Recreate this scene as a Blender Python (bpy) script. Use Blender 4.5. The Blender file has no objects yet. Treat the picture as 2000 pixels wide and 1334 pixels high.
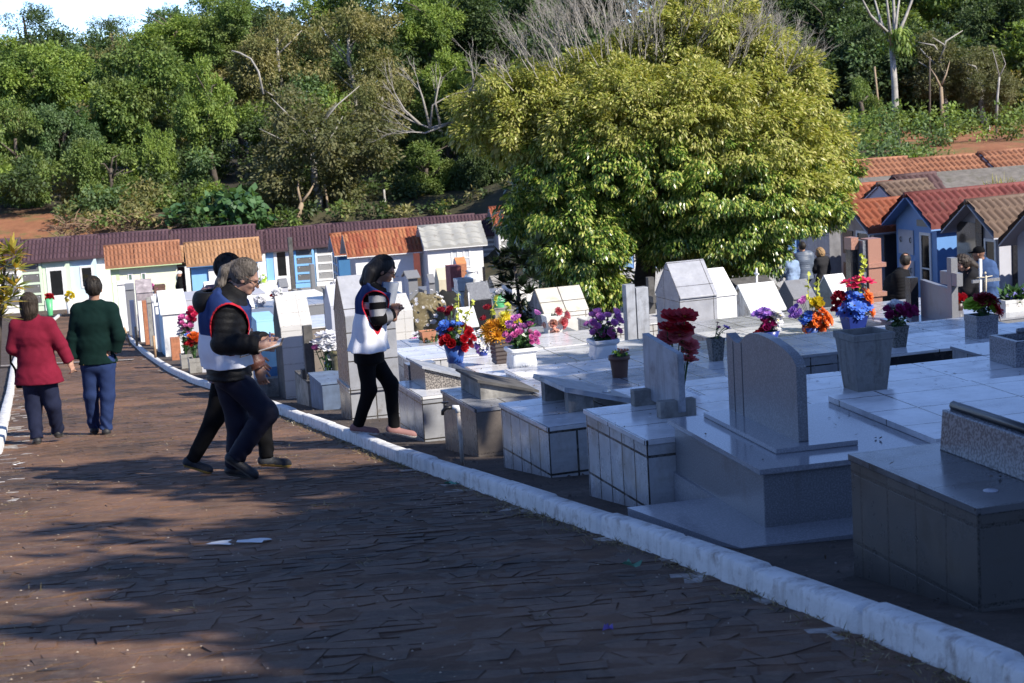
import bpy, math, random
import numpy as np
from mathutils import Vector, Matrix
RNG = np.random.default_rng(11); random.seed(5)
S = bpy.context.scene
COL = S.collection
R_ = math.radians
# ------------------------------------------------------------------ camera
F_PX, TP, ROLL, CZ = 3500., .152, R_(3.4), 1.22
_p = math.atan(TP)
FW = np.array([0, math.cos(_p), -math.sin(_p)])
_u0 = np.array([0, math.sin(_p), math.cos(_p)]); _r0 = np.array([1., 0, 0])
UP = _u0*math.cos(ROLL) + _r0*math.sin(ROLL)
RT = _r0*math.cos(ROLL) - _u0*math.sin(ROLL)
CAMP = np.array([0, 0, CZ])
cd = bpy.data.cameras.new('camera'); cam = bpy.data.objects.new('camera', cd); COL.objects.link(cam)
cd.sensor_width = 36; cd.lens = 36*F_PX/2000; cd.clip_start = .1; cd.clip_end = 2000
m = Matrix.Identity(4)
for i in range(3):
    m[i][0] = RT[i]; m[i][1] = UP[i]; m[i][2] = -FW[i]; m[i][3] = CAMP[i]
cam.matrix_world = m
S.camera = cam
cd.dof.use_dof = True; cd.dof.focus_distance = 14.; cd.dof.aperture_fstop = 9.
# ------------------------------------------------------------------ sky, sun, exposure
SUN_EL, SUN_AZ = R_(37), (0.80, -0.60)      # horizontal direction towards the sun
w = bpy.data.worlds.new('World'); S.world = w; w.use_nodes = True
nt = w.node_tree; bg = nt.nodes['Background']
sky = nt.nodes.new('ShaderNodeTexSky'); sky.sky_type = 'NISHITA'; sky.sun_disc = False
sky.sun_elevation = SUN_EL; sky.sun_rotation = math.atan2(SUN_AZ[0], SUN_AZ[1])
sky.air_density = .6; sky.dust_density = 0.; sky.ozone_density = 1.5; sky.altitude = 2500
tint = nt.nodes.new('ShaderNodeMix'); tint.data_type = 'RGBA'; tint.blend_type = 'MULTIPLY'; tint.inputs[0].default_value = 1
tint.inputs[7].default_value = (.97, .98, 1.10, 1)
nt.links.new(sky.outputs[0], tint.inputs[6]); nt.links.new(tint.outputs[2], bg.inputs[0]); bg.inputs[1].default_value = .15
sl = bpy.data.lights.new('sun', 'SUN'); sl.energy = 4.7; sl.angle = R_(.5); sl.color = (1, .93, .82)
so = bpy.data.objects.new('sun', sl); COL.objects.link(so)
_d = Vector((SUN_AZ[0]*math.cos(SUN_EL), SUN_AZ[1]*math.cos(SUN_EL), math.sin(SUN_EL)))
so.rotation_euler = _d.to_track_quat('Z', 'Y').to_euler(); so.location = (30, -30, 40)
S.view_settings.view_transform = 'Standard'; S.view_settings.look = 'None'
S.view_settings.exposure = .72; S.view_settings.gamma = 1
S.cycles.use_denoising = True
S.cycles.max_bounces = 5; S.cycles.diffuse_bounces = 2; S.cycles.glossy_bounces = 2
S.cycles.transmission_bounces = 2; S.cycles.transparent_max_bounces = 4
S.cycles.caustics_reflective = False; S.cycles.caustics_refractive = False
S.cycles.sample_clamp_indirect = 4

# ------------------------------------------------------------------ picture <-> place
def ray(px, py): return FW + RT*(px-1000)/F_PX - UP*(py-667)/F_PX
def at(px, py, Y):
    d = ray(px, py); return CAMP + d*(Y/d[1])
_PY = [-60, -20, 0, 20, 32, 47, 65, 83, 100, 130]
_PD = [-4, -1.4, 1.22, 3.83, 5.3, 6.85, 8.6, 10.0, 10.3, 10.3]
def G(x, y):
    x = np.asarray(x, float); y = np.asarray(y, float)
    b = CZ - np.interp(y, _PY, _PD)
    t = np.clip((x+4)/14, 0, 1); t = t*t*(3-2*t)
    y0 = 90*(1-t) + 62*t
    q = np.clip((y-y0)/(16-t*2), 0, 1); q = q*q*(3-2*q)
    return b + q*(3.2*(1-t) + 5.2*t) + np.clip(y-y0-14, 0, 40)*.05
def g(x, y): return float(G(x, y))
def hit(px, py, dz=0.):
    d = ray(px, py); lo, hi = .5, 150.
    for _ in range(50):
        mm = (lo+hi)/2; q = CAMP + d*mm
        if q[2] > g(q[0], q[1]) + dz: lo = mm
        else: hi = mm
    return CAMP + d*lo
def plane(px, py, z):
    d = ray(px, py); return CAMP + d*((z-CZ)/d[2])
def proj(P):
    v = np.asarray(P, float) - CAMP; ww = v @ FW
    return 1000 + F_PX*(v @ RT)/ww, 667 - F_PX*(v @ UP)/ww
def scale_at(Y): return F_PX/(Y*1.012)
def fit(P, u, px):
    """length along u from P whose picture column is px"""
    lo, hi = -.0, 60.
    sg = 1 if proj(P + np.array(u)*1.)[0] > proj(P)[0] else -1
    for _ in range(50):
        mm = (lo+hi)/2
        if sg*(proj(P + np.array(u)*mm)[0] - px) < 0: lo = mm
        else: hi = mm
    return lo
def zat(py, x, y):
    lo, hi = -14., 20.
    for _ in range(50):
        mm = (lo+hi)/2
        if proj((x, y, mm))[1] > py: lo = mm
        else: hi = mm
    return lo

# ------------------------------------------------------------------ materials
def _n(nt, t, **k):
    n = nt.nodes.new(t)
    for a, b in k.items(): setattr(n, a, b)
    return n
def newmat(name):
    mt = bpy.data.materials.new(name); mt.use_nodes = True
    return mt, mt.node_tree, mt.node_tree.nodes['Principled BSDF']
def c4(c): return (c[0], c[1], c[2], 1)
def ramp(nt, fac, stops):
    r = _n(nt, 'ShaderNodeValToRGB'); e = r.color_ramp.elements
    while len(e) < len(stops): e.new(.5)
    for i, (p, c) in enumerate(stops):
        e[i].position = p; e[i].color = c4(c) if len(c) == 3 else c
    nt.links.new(fac, r.inputs[0]); return r.outputs[0]
def noise(nt, vec, sc, det=4, rough=.6):
    n = _n(nt, 'ShaderNodeTexNoise'); n.inputs['Scale'].default_value = sc
    n.inputs['Detail'].default_value = det; n.inputs['Roughness'].default_value = rough
    nt.links.new(vec, n.inputs['Vector']); return n.outputs['Fac']
def mixc(nt, fac, a, b, mode='MIX'):
    mx = _n(nt, 'ShaderNodeMix', data_type='RGBA', blend_type=mode)
    for sk, v in ((mx.inputs[0], fac), (mx.inputs[6], a), (mx.inputs[7], b)):
        if isinstance(v, (int, float)): sk.default_value = v
        elif isinstance(v, tuple): sk.default_value = c4(v)
        else: nt.links.new(v, sk)
    return mx.outputs[2]
def bump(nt, bs, h, st, dist=.01):
    b = _n(nt, 'ShaderNodeBump'); b.inputs['Strength'].default_value = st; b.inputs['Distance'].default_value = dist
    nt.links.new(h, b.inputs['Height']); nt.links.new(b.outputs[0], bs.inputs['Normal'])
_MC = {}
def M(name, base, rough=.6, var=.25, scale=6., bmp=.0, bscale=40., spec=.5, stain=None, speck=None, metal=0, streak=None):
    """painted / stone / cloth surface: tone varies with noise; stain=(colour, amount, scale); speck=(colour, scale, amount)"""
    if name in _MC: return _MC[name]
    mt, nt, bs = newmat(name)
    tc = _n(nt, 'ShaderNodeTexCoord').outputs['Object']
    dark = tuple(v*(1-var) for v in base); lite = tuple(min(1, v*(1+var*.6)) for v in base)
    col = ramp(nt, noise(nt, tc, scale), [(.3, dark), (.7, lite)])
    if speck:
        sf = noise(nt, tc, speck[1], 2, .5)
        f = ramp(nt, sf, [(.5-speck[2]*.2, (0, 0, 0)), (.5+.06, (1, 1, 1))])
        col = mixc(nt, f, col, speck[0])
    if stain:
        f = ramp(nt, noise(nt, tc, stain[2], 6, .7), [(.62-stain[1]*.3, (0, 0, 0)), (.74, (1, 1, 1))])
        col = mixc(nt, f, col, stain[0])
    if streak:
        mp = _n(nt, 'ShaderNodeMapping'); mp.inputs['Scale'].default_value = (streak[2], streak[2], streak[2]*.12)
        nt.links.new(tc, mp.inputs[0])
        f = ramp(nt, noise(nt, mp.outputs[0], 1, 5, .65), [(.66-streak[1]*.3, (0, 0, 0)), (.8, (.8, .8, .8))])
        col = mixc(nt, f, col, streak[0])
    nt.links.new(col, bs.inputs['Base Color'])
    bs.inputs['Roughness'].default_value = rough; bs.inputs['Specular IOR Level'].default_value = spec
    bs.inputs['Metallic'].default_value = metal
    if bmp: bump(nt, bs, noise(nt, tc, bscale, 5, .7), bmp)
    _MC[name] = mt; return mt
def tile(name, base, tw, th, grout=(.05, .045, .04), rough=.2, var=.2, gsz=.007, off=0., vein=None, speck=None, stain=None):
    """ceramic or stone facing laid in tiles, on the metre-scaled UV"""
    if name in _MC: return _MC[name]
    mt, nt, bs = newmat(name)
    uv = _n(nt, 'ShaderNodeUVMap').outputs[0]; tc = _n(nt, 'ShaderNodeTexCoord').outputs['Object']
    br = _n(nt, 'ShaderNodeTexBrick', offset=off, squash=1.); nt.links.new(uv, br.inputs['Vector'])
    for k, v in (('Scale', 1), ('Mortar Size', gsz), ('Mortar Smooth', .1), ('Brick Width', tw), ('Row Height', th), ('Bias', 0)):
        br.inputs[k].default_value = v
    br.inputs['Color1'].default_value = c4(tuple(v*(1-var) for v in base)); br.inputs['Color2'].default_value = c4(base)
    br.inputs['Mortar'].default_value = c4(grout)
    n1 = ramp(nt, noise(nt, tc, 3.5, 6, .7), [(.3, (.72, .72, .72)), (.7, (1.08, 1.08, 1.08))])
    col = mixc(nt, 1., br.outputs['Color'], n1, 'MULTIPLY')
    if speck:
        f = ramp(nt, noise(nt, tc, speck[1], 2, .5), [(.5-speck[2]*.2, (0, 0, 0)), (.56, (1, 1, 1))])
        col = mixc(nt, f, col, speck[0])
    if vein:
        mp = _n(nt, 'ShaderNodeMapping'); mp.inputs['Rotation'].default_value = (.5, .3, .6); mp.inputs['Scale'].default_value = (3, 9, 3)
        nt.links.new(tc, mp.inputs[0])
        f = ramp(nt, noise(nt, mp.outputs[0], 1.5, 6, .7), [(.52, (0, 0, 0)), (.7, (.7, .7, .7))])
        col = mixc(nt, f, col, vein)
    if stain:
        f = ramp(nt, noise(nt, tc, stain[2], 6, .7), [(.62-stain[1]*.3, (0, 0, 0)), (.76, (.9, .9, .9))])
        col = mixc(nt, f, col, stain[0])
    nt.links.new(col, bs.inputs['Base Color'])
    rr = ramp(nt, noise(nt, tc, 5, 5, .7), [(.3, (rough,)*3), (.75, (min(1, rough+.22),)*3)])
    nt.links.new(rr, bs.inputs['Roughness'])
    ml = _n(nt, 'ShaderNodeMath', operation='MULTIPLY'); ml.inputs[1].default_value = -1
    nt.links.new(br.outputs['Fac'], ml.inputs[0]); bump(nt, bs, ml.outputs[0], .5, .004)
    _MC[name] = mt; return mt
def leafmat(name, stops, trans=.35, gloss=.35, patch=None):
    if name in _MC: return _MC[name]
    mt, nt, bs = newmat(name)
    geo = _n(nt, 'ShaderNodeNewGeometry')
    col = ramp(nt, geo.outputs['Random Per Island'], stops)
    if patch:
        tc = _n(nt, 'ShaderNodeTexCoord').outputs['Object']
        f = ramp(nt, noise(nt, tc, patch[1], 3, .6), [(.46, (0, 0, 0)), (.62, (.85, .85, .85))])
        col = mixc(nt, f, col, patch[0])
    nt.links.new(col, bs.inputs['Base Color']); bs.inputs['Roughness'].default_value = gloss
    tr = _n(nt, 'ShaderNodeBsdfTranslucent'); mx = _n(nt, 'ShaderNodeMixShader'); mx.inputs[0].default_value = trans
    nt.links.new(mixc(nt, 1., col, (1.3, 1.25, .5), 'MULTIPLY'), tr.inputs[0])
    out = nt.nodes['Material Output']
    nt.links.new(bs.outputs[0], mx.inputs[1]); nt.links.new(tr.outputs[0], mx.inputs[2]); nt.links.new(mx.outputs[0], out.inputs[0])
    _MC[name] = mt; return mt
def petal(name, c, c2=None):
    if name in _MC: return _MC[name]
    mt, nt, bs = newmat(name)
    geo = _n(nt, 'ShaderNodeNewGeometry'); c2 = c2 or tuple(v*.72 for v in c)
    nt.links.new(ramp(nt, geo.outputs['Random Per Island'], [(0, c2), (1, c)]), bs.inputs['Base Color'])
    bs.inputs['Roughness'].default_value = .55
    tr = _n(nt, 'ShaderNodeBsdfTranslucent'); tr.inputs[0].default_value = c4(c)
    mx = _n(nt, 'ShaderNodeMixShader'); mx.inputs[0].default_value = .25
    nt.links.new(bs.outputs[0], mx.inputs[1]); nt.links.new(tr.outputs[0], mx.inputs[2])
    nt.links.new(mx.outputs[0], nt.nodes['Material Output'].inputs[0])
    _MC[name] = mt; return mt

# ------------------------------------------------------------------ meshes and objects
def rawmesh(name, V, Fc, mats, mi=None, smooth=False, uv=None):
    """V (n,3) array, Fc (f,k) array of equal-sized faces or a list of lists"""
    me = bpy.data.meshes.new(name); V = np.asarray(V, np.float32)
    if isinstance(Fc, np.ndarray):
        k = Fc.shape[1]; me.vertices.add(len(V)); me.vertices.foreach_set('co', V.ravel())
        me.loops.add(Fc.size); me.loops.foreach_set('vertex_index', Fc.ravel().astype(np.int32))
        me.polygons.add(len(Fc)); me.polygons.foreach_set('loop_start', np.arange(0, Fc.size, k, dtype=np.int32))
        me.polygons.foreach_set('loop_total', np.full(len(Fc), k, np.int32))
        me.update(calc_edges=True)
    else:
        me.from_pydata([tuple(v) for v in V], [], Fc); me.update()
    for mt in (mats if isinstance(mats, (list, tuple)) else [mats]): me.materials.append(mt)
    if mi is not None: me.polygons.foreach_set('material_index', np.asarray(mi, np.int32))
    if smooth: me.polygons.foreach_set('use_smooth', np.ones(len(me.polygons), bool))
    return me
def link(name, data, parent=None):
    o = bpy.data.objects.new(name, data); COL.objects.link(o)
    if parent is not None: o.parent = parent
    return o
def tag(o, label=None, cat=None, group=None, kind=None):
    if label: o['label'] = label
    if cat: o['category'] = cat
    if group: o['group'] = group
    if kind: o['kind'] = kind
    return o
def root(name, label, cat, loc, rz=0, group=None):
    o = link(name, None); o.location = tuple(float(v) for v in loc); o.rotation_euler = (0, 0, rz)
    o.empty_display_size = .1
    return tag(o, label, cat, group)
class MB:
    """collects boxes, prisms and tubes; build() links them as ONE mesh object with metre UVs"""
    def __init__(s): s.v = []; s.f = []; s.m = []; s.sm = []
    def add(s, vs, fs, mi=0, sm=False):
        o = len(s.v); s.v += [tuple(float(c) for c in v) for v in vs]
        for f in fs: s.f.append([o+i for i in f]); s.m.append(mi); s.sm.append(sm)
        return s
    def box(s, x0, x1, y0, y1, z0, z1, mi=0, top=None):
        vs = [(x0,y0,z0),(x1,y0,z0),(x1,y1,z0),(x0,y1,z0),(x0,y0,z1),(x1,y0,z1),(x1,y1,z1),(x0,y1,z1)]
        fs = [[3,2,1,0],[0,1,5,4],[1,2,6,5],[2,3,7,6],[3,0,4,7],[4,5,6,7]]
        s.add(vs, fs[:5], mi); s.add(vs, fs[5:], mi if top is None else top); return s
    def frustum(s, cx, cy, z0, z1, a0, b0, a1, b1, mi=0):
        vs = [(cx-a0,cy-b0,z0),(cx+a0,cy-b0,z0),(cx+a0,cy+b0,z0),(cx-a0,cy+b0,z0),(cx-a1,cy-b1,z1),(cx+a1,cy-b1,z1),(cx+a1,cy+b1,z1),(cx-a1,cy+b1,z1)]
        return s.add(vs, [[3,2,1,0],[0,1,5,4],[1,2,6,5],[2,3,7,6],[3,0,4,7],[4,5,6,7]], mi)
    def prism(s, poly, e0, e1, axis='x', mi=0, cap=None):
        """poly: 2D outline (a,b) extruded along axis from e0 to e1; x: (y,z) y: (x,z) z: (x,y)"""
        n = len(poly)
        def P(a, b, e): return (e, a, b) if axis == 'x' else ((a, e, b) if axis == 'y' else (a, b, e))
        vs = [P(a, b, e0) for a, b in poly] + [P(a, b, e1) for a, b in poly]
        s.add(vs, [[i, (i+1) % n, n+(i+1) % n, n+i] for i in range(n)], mi)
        s.add(vs, [list(range(n))[::-1], list(range(n, 2*n))], mi if cap is None else cap); return s
    def tube(s, pts, rad, n=8, mi=0, sm=True, caps=True):
        pts = [np.array(p, float) for p in pts]; rad = rad if isinstance(rad, (list, tuple)) else [rad]*len(pts)
        vs = []; prev = None
        for i, p in enumerate(pts):
            d = pts[min(i+1, len(pts)-1)] - pts[max(i-1, 0)]; d /= (np.linalg.norm(d)+1e-9)
            a = prev if prev is not None else (np.array([1., 0, 0]) if abs(d[0]) < .8 else np.array([0, 1., 0]))
            a = a - d*(a @ d); a /= (np.linalg.norm(a)+1e-9); prev = a; b = np.cross(d, a)
            for k in range(n):
                t = 2*math.pi*k/n; vs.append(p + (a*math.cos(t)+b*math.sin(t))*rad[i])
        fs = [[i*n+k, i*n+(k+1) % n, (i+1)*n+(k+1) % n, (i+1)*n+k] for i in range(len(pts)-1) for k in range(n)]
        if caps: fs += [list(range(n))[::-1], [(len(pts)-1)*n+k for k in range(n)]]
        return s.add(vs, fs, mi, sm)
    def lathe(s, prof, n=20, mi=0, c=(0, 0, 0), sq=None):
        vs = []
        for r, z in prof:
            for k in range(n):
                t = 2*math.pi*k/n; vs.append((c[0]+r*math.cos(t), c[1]+r*math.sin(t), c[2]+z))
        fs = [[i*n+k, i*n+(k+1) % n, (i+1)*n+(k+1) % n, (i+1)*n+k] for i in range(len(prof)-1) for k in range(n)]
        return s.add(vs, fs, mi, True)
    def build(s, name, mats, parent=None, bevel=0, loc=None, rz=None):
        me = rawmesh(name, s.v, s.f, mats)
        me.polygons.foreach_set('material_index', np.array(s.m, np.int32)); me.polygons.foreach_set('use_smooth', np.array(s.sm, bool))
        ul = me.uv_layers.new(name='UVMap'); data = np.zeros((len(me.loops), 2), np.float32)
        for p in me.polygons:
            nx, ny, nz = p.normal
            if abs(nz) > .95: tx, ty = Vector((1, 0, 0)), Vector((0, 1, 0))
            else:
                tx = Vector((-ny, nx, 0)).normalized(); ty = p.normal.cross(tx)
            for li in p.loop_indices:
                co = me.vertices[me.loops[li].vertex_index].co; data[li] = (co.dot(tx), co.dot(ty))
        ul.data.foreach_set('uv', data.ravel())
        o = link(name, me, parent)
        if loc is not None: o.location = loc
        if rz is not None: o.rotation_euler = (0, 0, rz)
        if bevel:
            b = o.modifiers.new('bevel', 'BEVEL'); b.width = bevel; b.segments = 2; b.limit_method = 'ANGLE'; b.angle_limit = R_(40)
        return o
def leaves(P, D, N, L, W):
    """rhombus leaves: base P, long axis D, face normal N, length L, width W -> verts, quads"""
    D = D/np.linalg.norm(D, axis=1, keepdims=True)
    Sd = np.cross(D, N); Sd /= (np.linalg.norm(Sd, axis=1, keepdims=True)+1e-9)
    L = np.broadcast_to(np.asarray(L, float).reshape(-1, 1), (len(P), 1)); W = np.broadcast_to(np.asarray(W, float).reshape(-1, 1), (len(P), 1))
    up = np.cross(Sd, D)
    V = np.stack([P, P+D*L*.45+Sd*W*.5+up*W*.12, P+D*L, P+D*L*.45-Sd*W*.5+up*W*.12], 1).reshape(-1, 3)
    return V, np.arange(len(V)).reshape(-1, 4)
def unit(n):
    v = RNG.normal(size=(n, 3)); return v/np.linalg.norm(v, axis=1, keepdims=True)
# ------------------------------------------------------------------ ground sheet
def ground_mat():
    mt, nt, bs = newmat('earth')
    tc = _n(nt, 'ShaderNodeTexCoord').outputs['Object']
    sx = _n(nt, 'ShaderNodeSeparateXYZ'); nt.links.new(tc, sx.inputs[0])
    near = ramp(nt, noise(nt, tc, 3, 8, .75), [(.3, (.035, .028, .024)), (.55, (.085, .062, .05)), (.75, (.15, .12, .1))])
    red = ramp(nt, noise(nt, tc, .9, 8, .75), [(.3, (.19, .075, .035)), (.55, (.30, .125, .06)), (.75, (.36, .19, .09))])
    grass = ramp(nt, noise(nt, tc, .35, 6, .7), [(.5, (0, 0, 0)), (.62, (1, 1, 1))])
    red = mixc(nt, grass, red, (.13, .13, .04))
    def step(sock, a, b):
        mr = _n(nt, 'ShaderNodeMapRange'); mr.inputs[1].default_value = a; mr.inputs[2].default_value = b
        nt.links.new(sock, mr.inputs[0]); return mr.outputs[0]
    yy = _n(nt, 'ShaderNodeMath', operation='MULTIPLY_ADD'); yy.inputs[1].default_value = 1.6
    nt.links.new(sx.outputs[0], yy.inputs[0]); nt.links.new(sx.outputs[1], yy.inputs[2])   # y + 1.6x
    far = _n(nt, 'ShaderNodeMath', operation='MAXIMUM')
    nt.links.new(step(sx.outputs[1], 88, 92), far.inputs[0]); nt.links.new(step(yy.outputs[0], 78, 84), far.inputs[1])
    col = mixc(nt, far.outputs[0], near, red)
    scrub = ramp(nt, noise(nt, tc, .8, 7, .7), [(.35, (.035, .04, .015)), (.6, (.075, .065, .035)), (.8, (.13, .085, .05))])
    lr = _n(nt, 'ShaderNodeMath', operation='MINIMUM'); nt.links.new(step(sx.outputs[0], -25, -20), lr.inputs[0]); nt.links.new(step(sx.outputs[0], 19, 15), lr.inputs[1])
    lr2 = _n(nt, 'ShaderNodeMath', operation='MULTIPLY'); nt.links.new(lr.outputs[0], lr2.inputs[0]); nt.links.new(far.outputs[0], lr2.inputs[1])
    col = mixc(nt, lr2.outputs[0], col, scrub)
    wood = mixc(nt, step(sx.outputs[1], 106, 112), col, (.03, .025, .015))
    nt.links.new(wood, bs.inputs['Base Color']); bs.inputs['Roughness'].default_value = .95
    bump(nt, bs, noise(nt, tc, 14, 8, .75), .8, .04)
    return mt
xs = np.unique(np.concatenate([np.linspace(-400, -40, 19), np.linspace(-40, 40, 81), np.linspace(40, 400, 19)]))
ys = np.unique(np.concatenate([np.linspace(-60, 0, 13), np.linspace(0, 130, 131), np.linspace(130, 500, 20)]))
gx, gy = np.meshgrid(xs, ys); gz = G(gx, gy) - .02
V = np.stack([gx, gy, gz], -1).reshape(-1, 3); nx, ny = len(xs), len(ys)
ii = np.arange((ny-1)*(nx-1)); r_, c_ = ii//(nx-1), ii % (nx-1); q = r_*nx+c_
FQ = np.stack([q, q+1, q+nx+1, q+nx], 1)
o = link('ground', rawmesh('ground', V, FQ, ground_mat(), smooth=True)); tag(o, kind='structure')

# ------------------------------------------------------------------ road
_rk = np.array([(-10,3.2),(0,1.95),(3.5,1.52),(5.14,1.32),(6.03,1.08),(7.06,.86),(8.64,.45),(10.1,.04),(11.3,-.26),(14.1,-1.04),(16.2,-1.52),(19.2,-2.28),(21.96,-2.98),(26,-4.05),(31.7,-5.72),(36.3,-7.07),(45.5,-9.47),(59.8,-13.06),(72,-15.6),(84,-17.6)])
_yy = np.linspace(-10, 84, 941); _xx = np.interp(_yy, _rk[:, 0], _rk[:, 1])
_k = np.hanning(41); _k /= _k.sum(); _xs = np.convolve(np.pad(_xx, 20, mode='reflect', reflect_type='odd'), _k, 'valid')
def RX(y): return np.interp(y, _yy, _xs)                    # right kerb face
_lk = np.interp(_yy, [-10, 6, 18.3, 31, 43.5, 60, 84], [float(RX(-10))-3.3, float(RX(6))-3.3, -5.34, -8.78, -12.16, float(RX(60))-3.3, float(RX(84))-3.3])
_lk = np.convolve(np.pad(_lk, 20, mode='reflect', reflect_type='odd'), _k, 'valid')
def LX(y): return np.interp(y, _yy, _lk)  # left kerb face
def road_mats():
    out = []
    for name, a, b, dust in (('paving_stone', (.038, .028, .024), (.105, .066, .048), .8), ('road_dirt', (.046, .030, .023), (.12, .070, .046), .8)):
        mt, nt, bs = newmat(name)
        tc = _n(nt, 'ShaderNodeTexCoord').outputs['Object']; geo = _n(nt, 'ShaderNodeNewGeometry')
        c1 = ramp(nt, geo.outputs['Random Per Island'], [(0, a), (.6, tuple((p+q)/2 for p, q in zip(a, b))), (1, b)])
        f = ramp(nt, noise(nt, tc, .55, 7, .7), [(.42, (0, 0, 0)), (.62, (dust,)*3)])
        c1 = mixc(nt, f, c1, (.23, .125, .075))
        f2 = ramp(nt, noise(nt, tc, 9, 8, .8), [(.5, (0, 0, 0)), (.72, (.55, .55, .55))])
        c1 = mixc(nt, f2, c1, (.26, .19, .135))
        nt.links.new(c1, bs.inputs['Base Color']); bs.inputs['Roughness'].default_value = .72 if name == 'paving_stone' else .95
        bs.inputs['Specular IOR Level'].default_value = .3
        bump(nt, bs, noise(nt, tc, 22, 8, .75), .7, .02)
        out.append(mt)
    return out
MSTONE, MDIRT = road_mats()
MWASH = M('whitewash', (.74, .74, .73), .85, .12, 5, .6, 30, stain=((.26, .21, .18), .34, 9), streak=((.36, .33, .30), .45, 14))
MWASH2 = M('whitewash_splash', (.45, .42, .39), .9, .4, 12, .5, 40, stain=((.12, .08, .06), .9, 16))
V = []; Fq = []; mi = []
yl = np.concatenate([np.arange(-10, 3, .5), np.arange(3, 26, .14), np.arange(26, 84.4, .5)])
for y in yl:
    for t in np.linspace(0, 1, 25):
        x = LX(y)*(1-t) + RX(y)*t; V.append((x, y, g(x, y)+.0045+random.uniform(-.002, .006)))
for i in range(len(yl)-1):
    for k in range(24):
        a = i*25+k; Fq.append((a, a+1, a+26, a+25)); mi.append(1)
def _vn(x, k, amp):
    return amp*(math.sin(x*3.1+k*1.7)+.7*math.sin(x*7.3+k*4.1)+.5*math.sin(x*13.7+k*2.3))/1.6
def stones():
    y = 3.0; row = 0
    deps = []
    while y < 60:
        k = 1 if y < 22 else 1+(y-22)*.03
        d = random.uniform(.10, .155)*k; deps.append((y, d, k)); y += d
    for row, (y, dep, k) in enumerate(deps):
        x0, x1 = float(LX(y)), float(RX(y)); x = x0+.02; slp = random.uniform(-.09, .09)
        am = .030*k
        lo = lambda X: y + _vn(X, row, am) + (X-(x0+x1)/2)*.10
        hi = lambda X: y + dep + _vn(X, row+1, am) + (X-(x0+x1)/2)*.10
        while x < x1-.06:
            wd = min(random.choice([.09, .13, .17, .21, .26])*random.uniform(.8, 1.2)*k, x1-.02-x); sln = random.uniform(-.06, .06)
            if wd < .05: break
            j = lambda a: random.uniform(-a, a)
            gp = .002+random.random()*.004
            xa, xb, ta, tb = x+gp, x+wd-gp, x+slp+gp, x+wd+sln-gp
            ta = min(ta, tb-.04); x = x+wd; slp = sln
            if random.random() < .02: continue
            pts = [(xa, lo(xa)+gp+j(.01)), ((xa*.6+xb*.4), lo((xa*.6+xb*.4))+gp+j(.014)), (xb, lo(xb)+gp+j(.01)), (tb, hi(tb)-gp+j(.01)), ((ta*.45+tb*.55), hi(ta*.45+tb*.55)-gp+j(.014)), (ta, hi(ta)-gp+j(.01))]
            if random.random() < .35: pts.pop(random.choice([0, 2, 3, 5]))
            cx = sum(p[0] for p in pts)/len(pts); cy = sum(p[1] for p in pts)/len(pts)
            zc = g(cx, cy)+random.uniform(.0055, .011); tx, ty = j(.03), j(.035); base = len(V); n = len(pts)
            for (px, py) in pts: V.append((px, py, g(px, py)-g(cx, cy)+zc+(px-cx)*tx+(py-cy)*ty))
            for (px, py) in pts: V.append((cx+(px-cx)*1.03, cy+(py-cy)*1.04, g(px, py)-.01))
            splash = (x1-cx < .17 and random.random() < .4) or (cx-x0 < .3 and y > 12.5 and random.random() < .6)
            mm = 2 if splash and random.random() < .6 and wd < .19 else 0
            Fq.append(tuple(range(base, base+n))); mi.append(mm)
            for a in range(n): Fq.append((base+a, base+n+a, base+n+(a+1) % n, base+(a+1) % n)); mi.append(mm)
stones()
o = link('road', rawmesh('road', V, [list(f) for f in Fq], [MSTONE, MDIRT, MWASH2], mi)); tag(o, kind='structure')
# kerbs: swept, chipped profile with joints
def kerb(name, path, side, hgt, wid):
    V = []; Fq = []; n = len(path); k = 9
    nz = RNG.normal(size=(n+8, 3)); nz = sum(nz[d:d+n] for d in range(5))/2.2
    step_ = max(4, int(round(1.0/np.hypot(path[1][0]-path[0][0], path[1][1]-path[0][1]))))
    for i, (x, y) in enumerate(path):
        a = path[max(0, i-1)]; b = path[min(n-1, i+1)]; t = np.array([b[0]-a[0], b[1]-a[1]]); t /= np.linalg.norm(t)
        nr = np.array([t[1], -t[0]])*side
        joint = i % step_ == 0; blk = i//step_; hz = hgt + .006*math.sin(blk*2.3) - (.026 if joint else 0)
        ch = .004*abs(nz[i, 0]) + (.012 if RNG.random() < .05 else 0); fw = .0012*nz[i, 1] + (.018 if joint else 0) + .004*math.sin(blk*1.7)
        prof = [(0+fw*.3, -.05), (.004+fw, .03), (.006+fw, hz*.6), (.008+fw, hz*.9-ch*.5), (.016+ch*.8, hz-.004-ch*.5), (.045, hz+.0015*nz[i, 2]), (wid-.02, hz), (wid-.004, hz-.02), (wid, -.06)]
        for (u, z) in prof:
            X = x+nr[0]*u; Y = y+nr[1]*u; V.append((X, Y, g(X, Y)+z))
    for i in range(n-1):
        for j in range(k-1): Fq.append((i*k+j, i*k+j+1, (i+1)*k+j+1, (i+1)*k+j))
    Fq = np.array(Fq)
    if side < 0: Fq = Fq[:, ::-1]
    o = link(name, rawmesh(name, V, Fq, MWASH)); return tag(o, kind='structure')
yk = np.concatenate([np.arange(-4, 22, .03), np.arange(22, 30, .06), np.arange(30, 80, .15)])
kerb('kerb', [(float(RX(y)), y) for y in yk], 1, .115, .115)
kerb('kerb', [(float(LX(y)), y) for y in np.arange(17.5, 80, .1)], -1, .09, .14)
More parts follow.
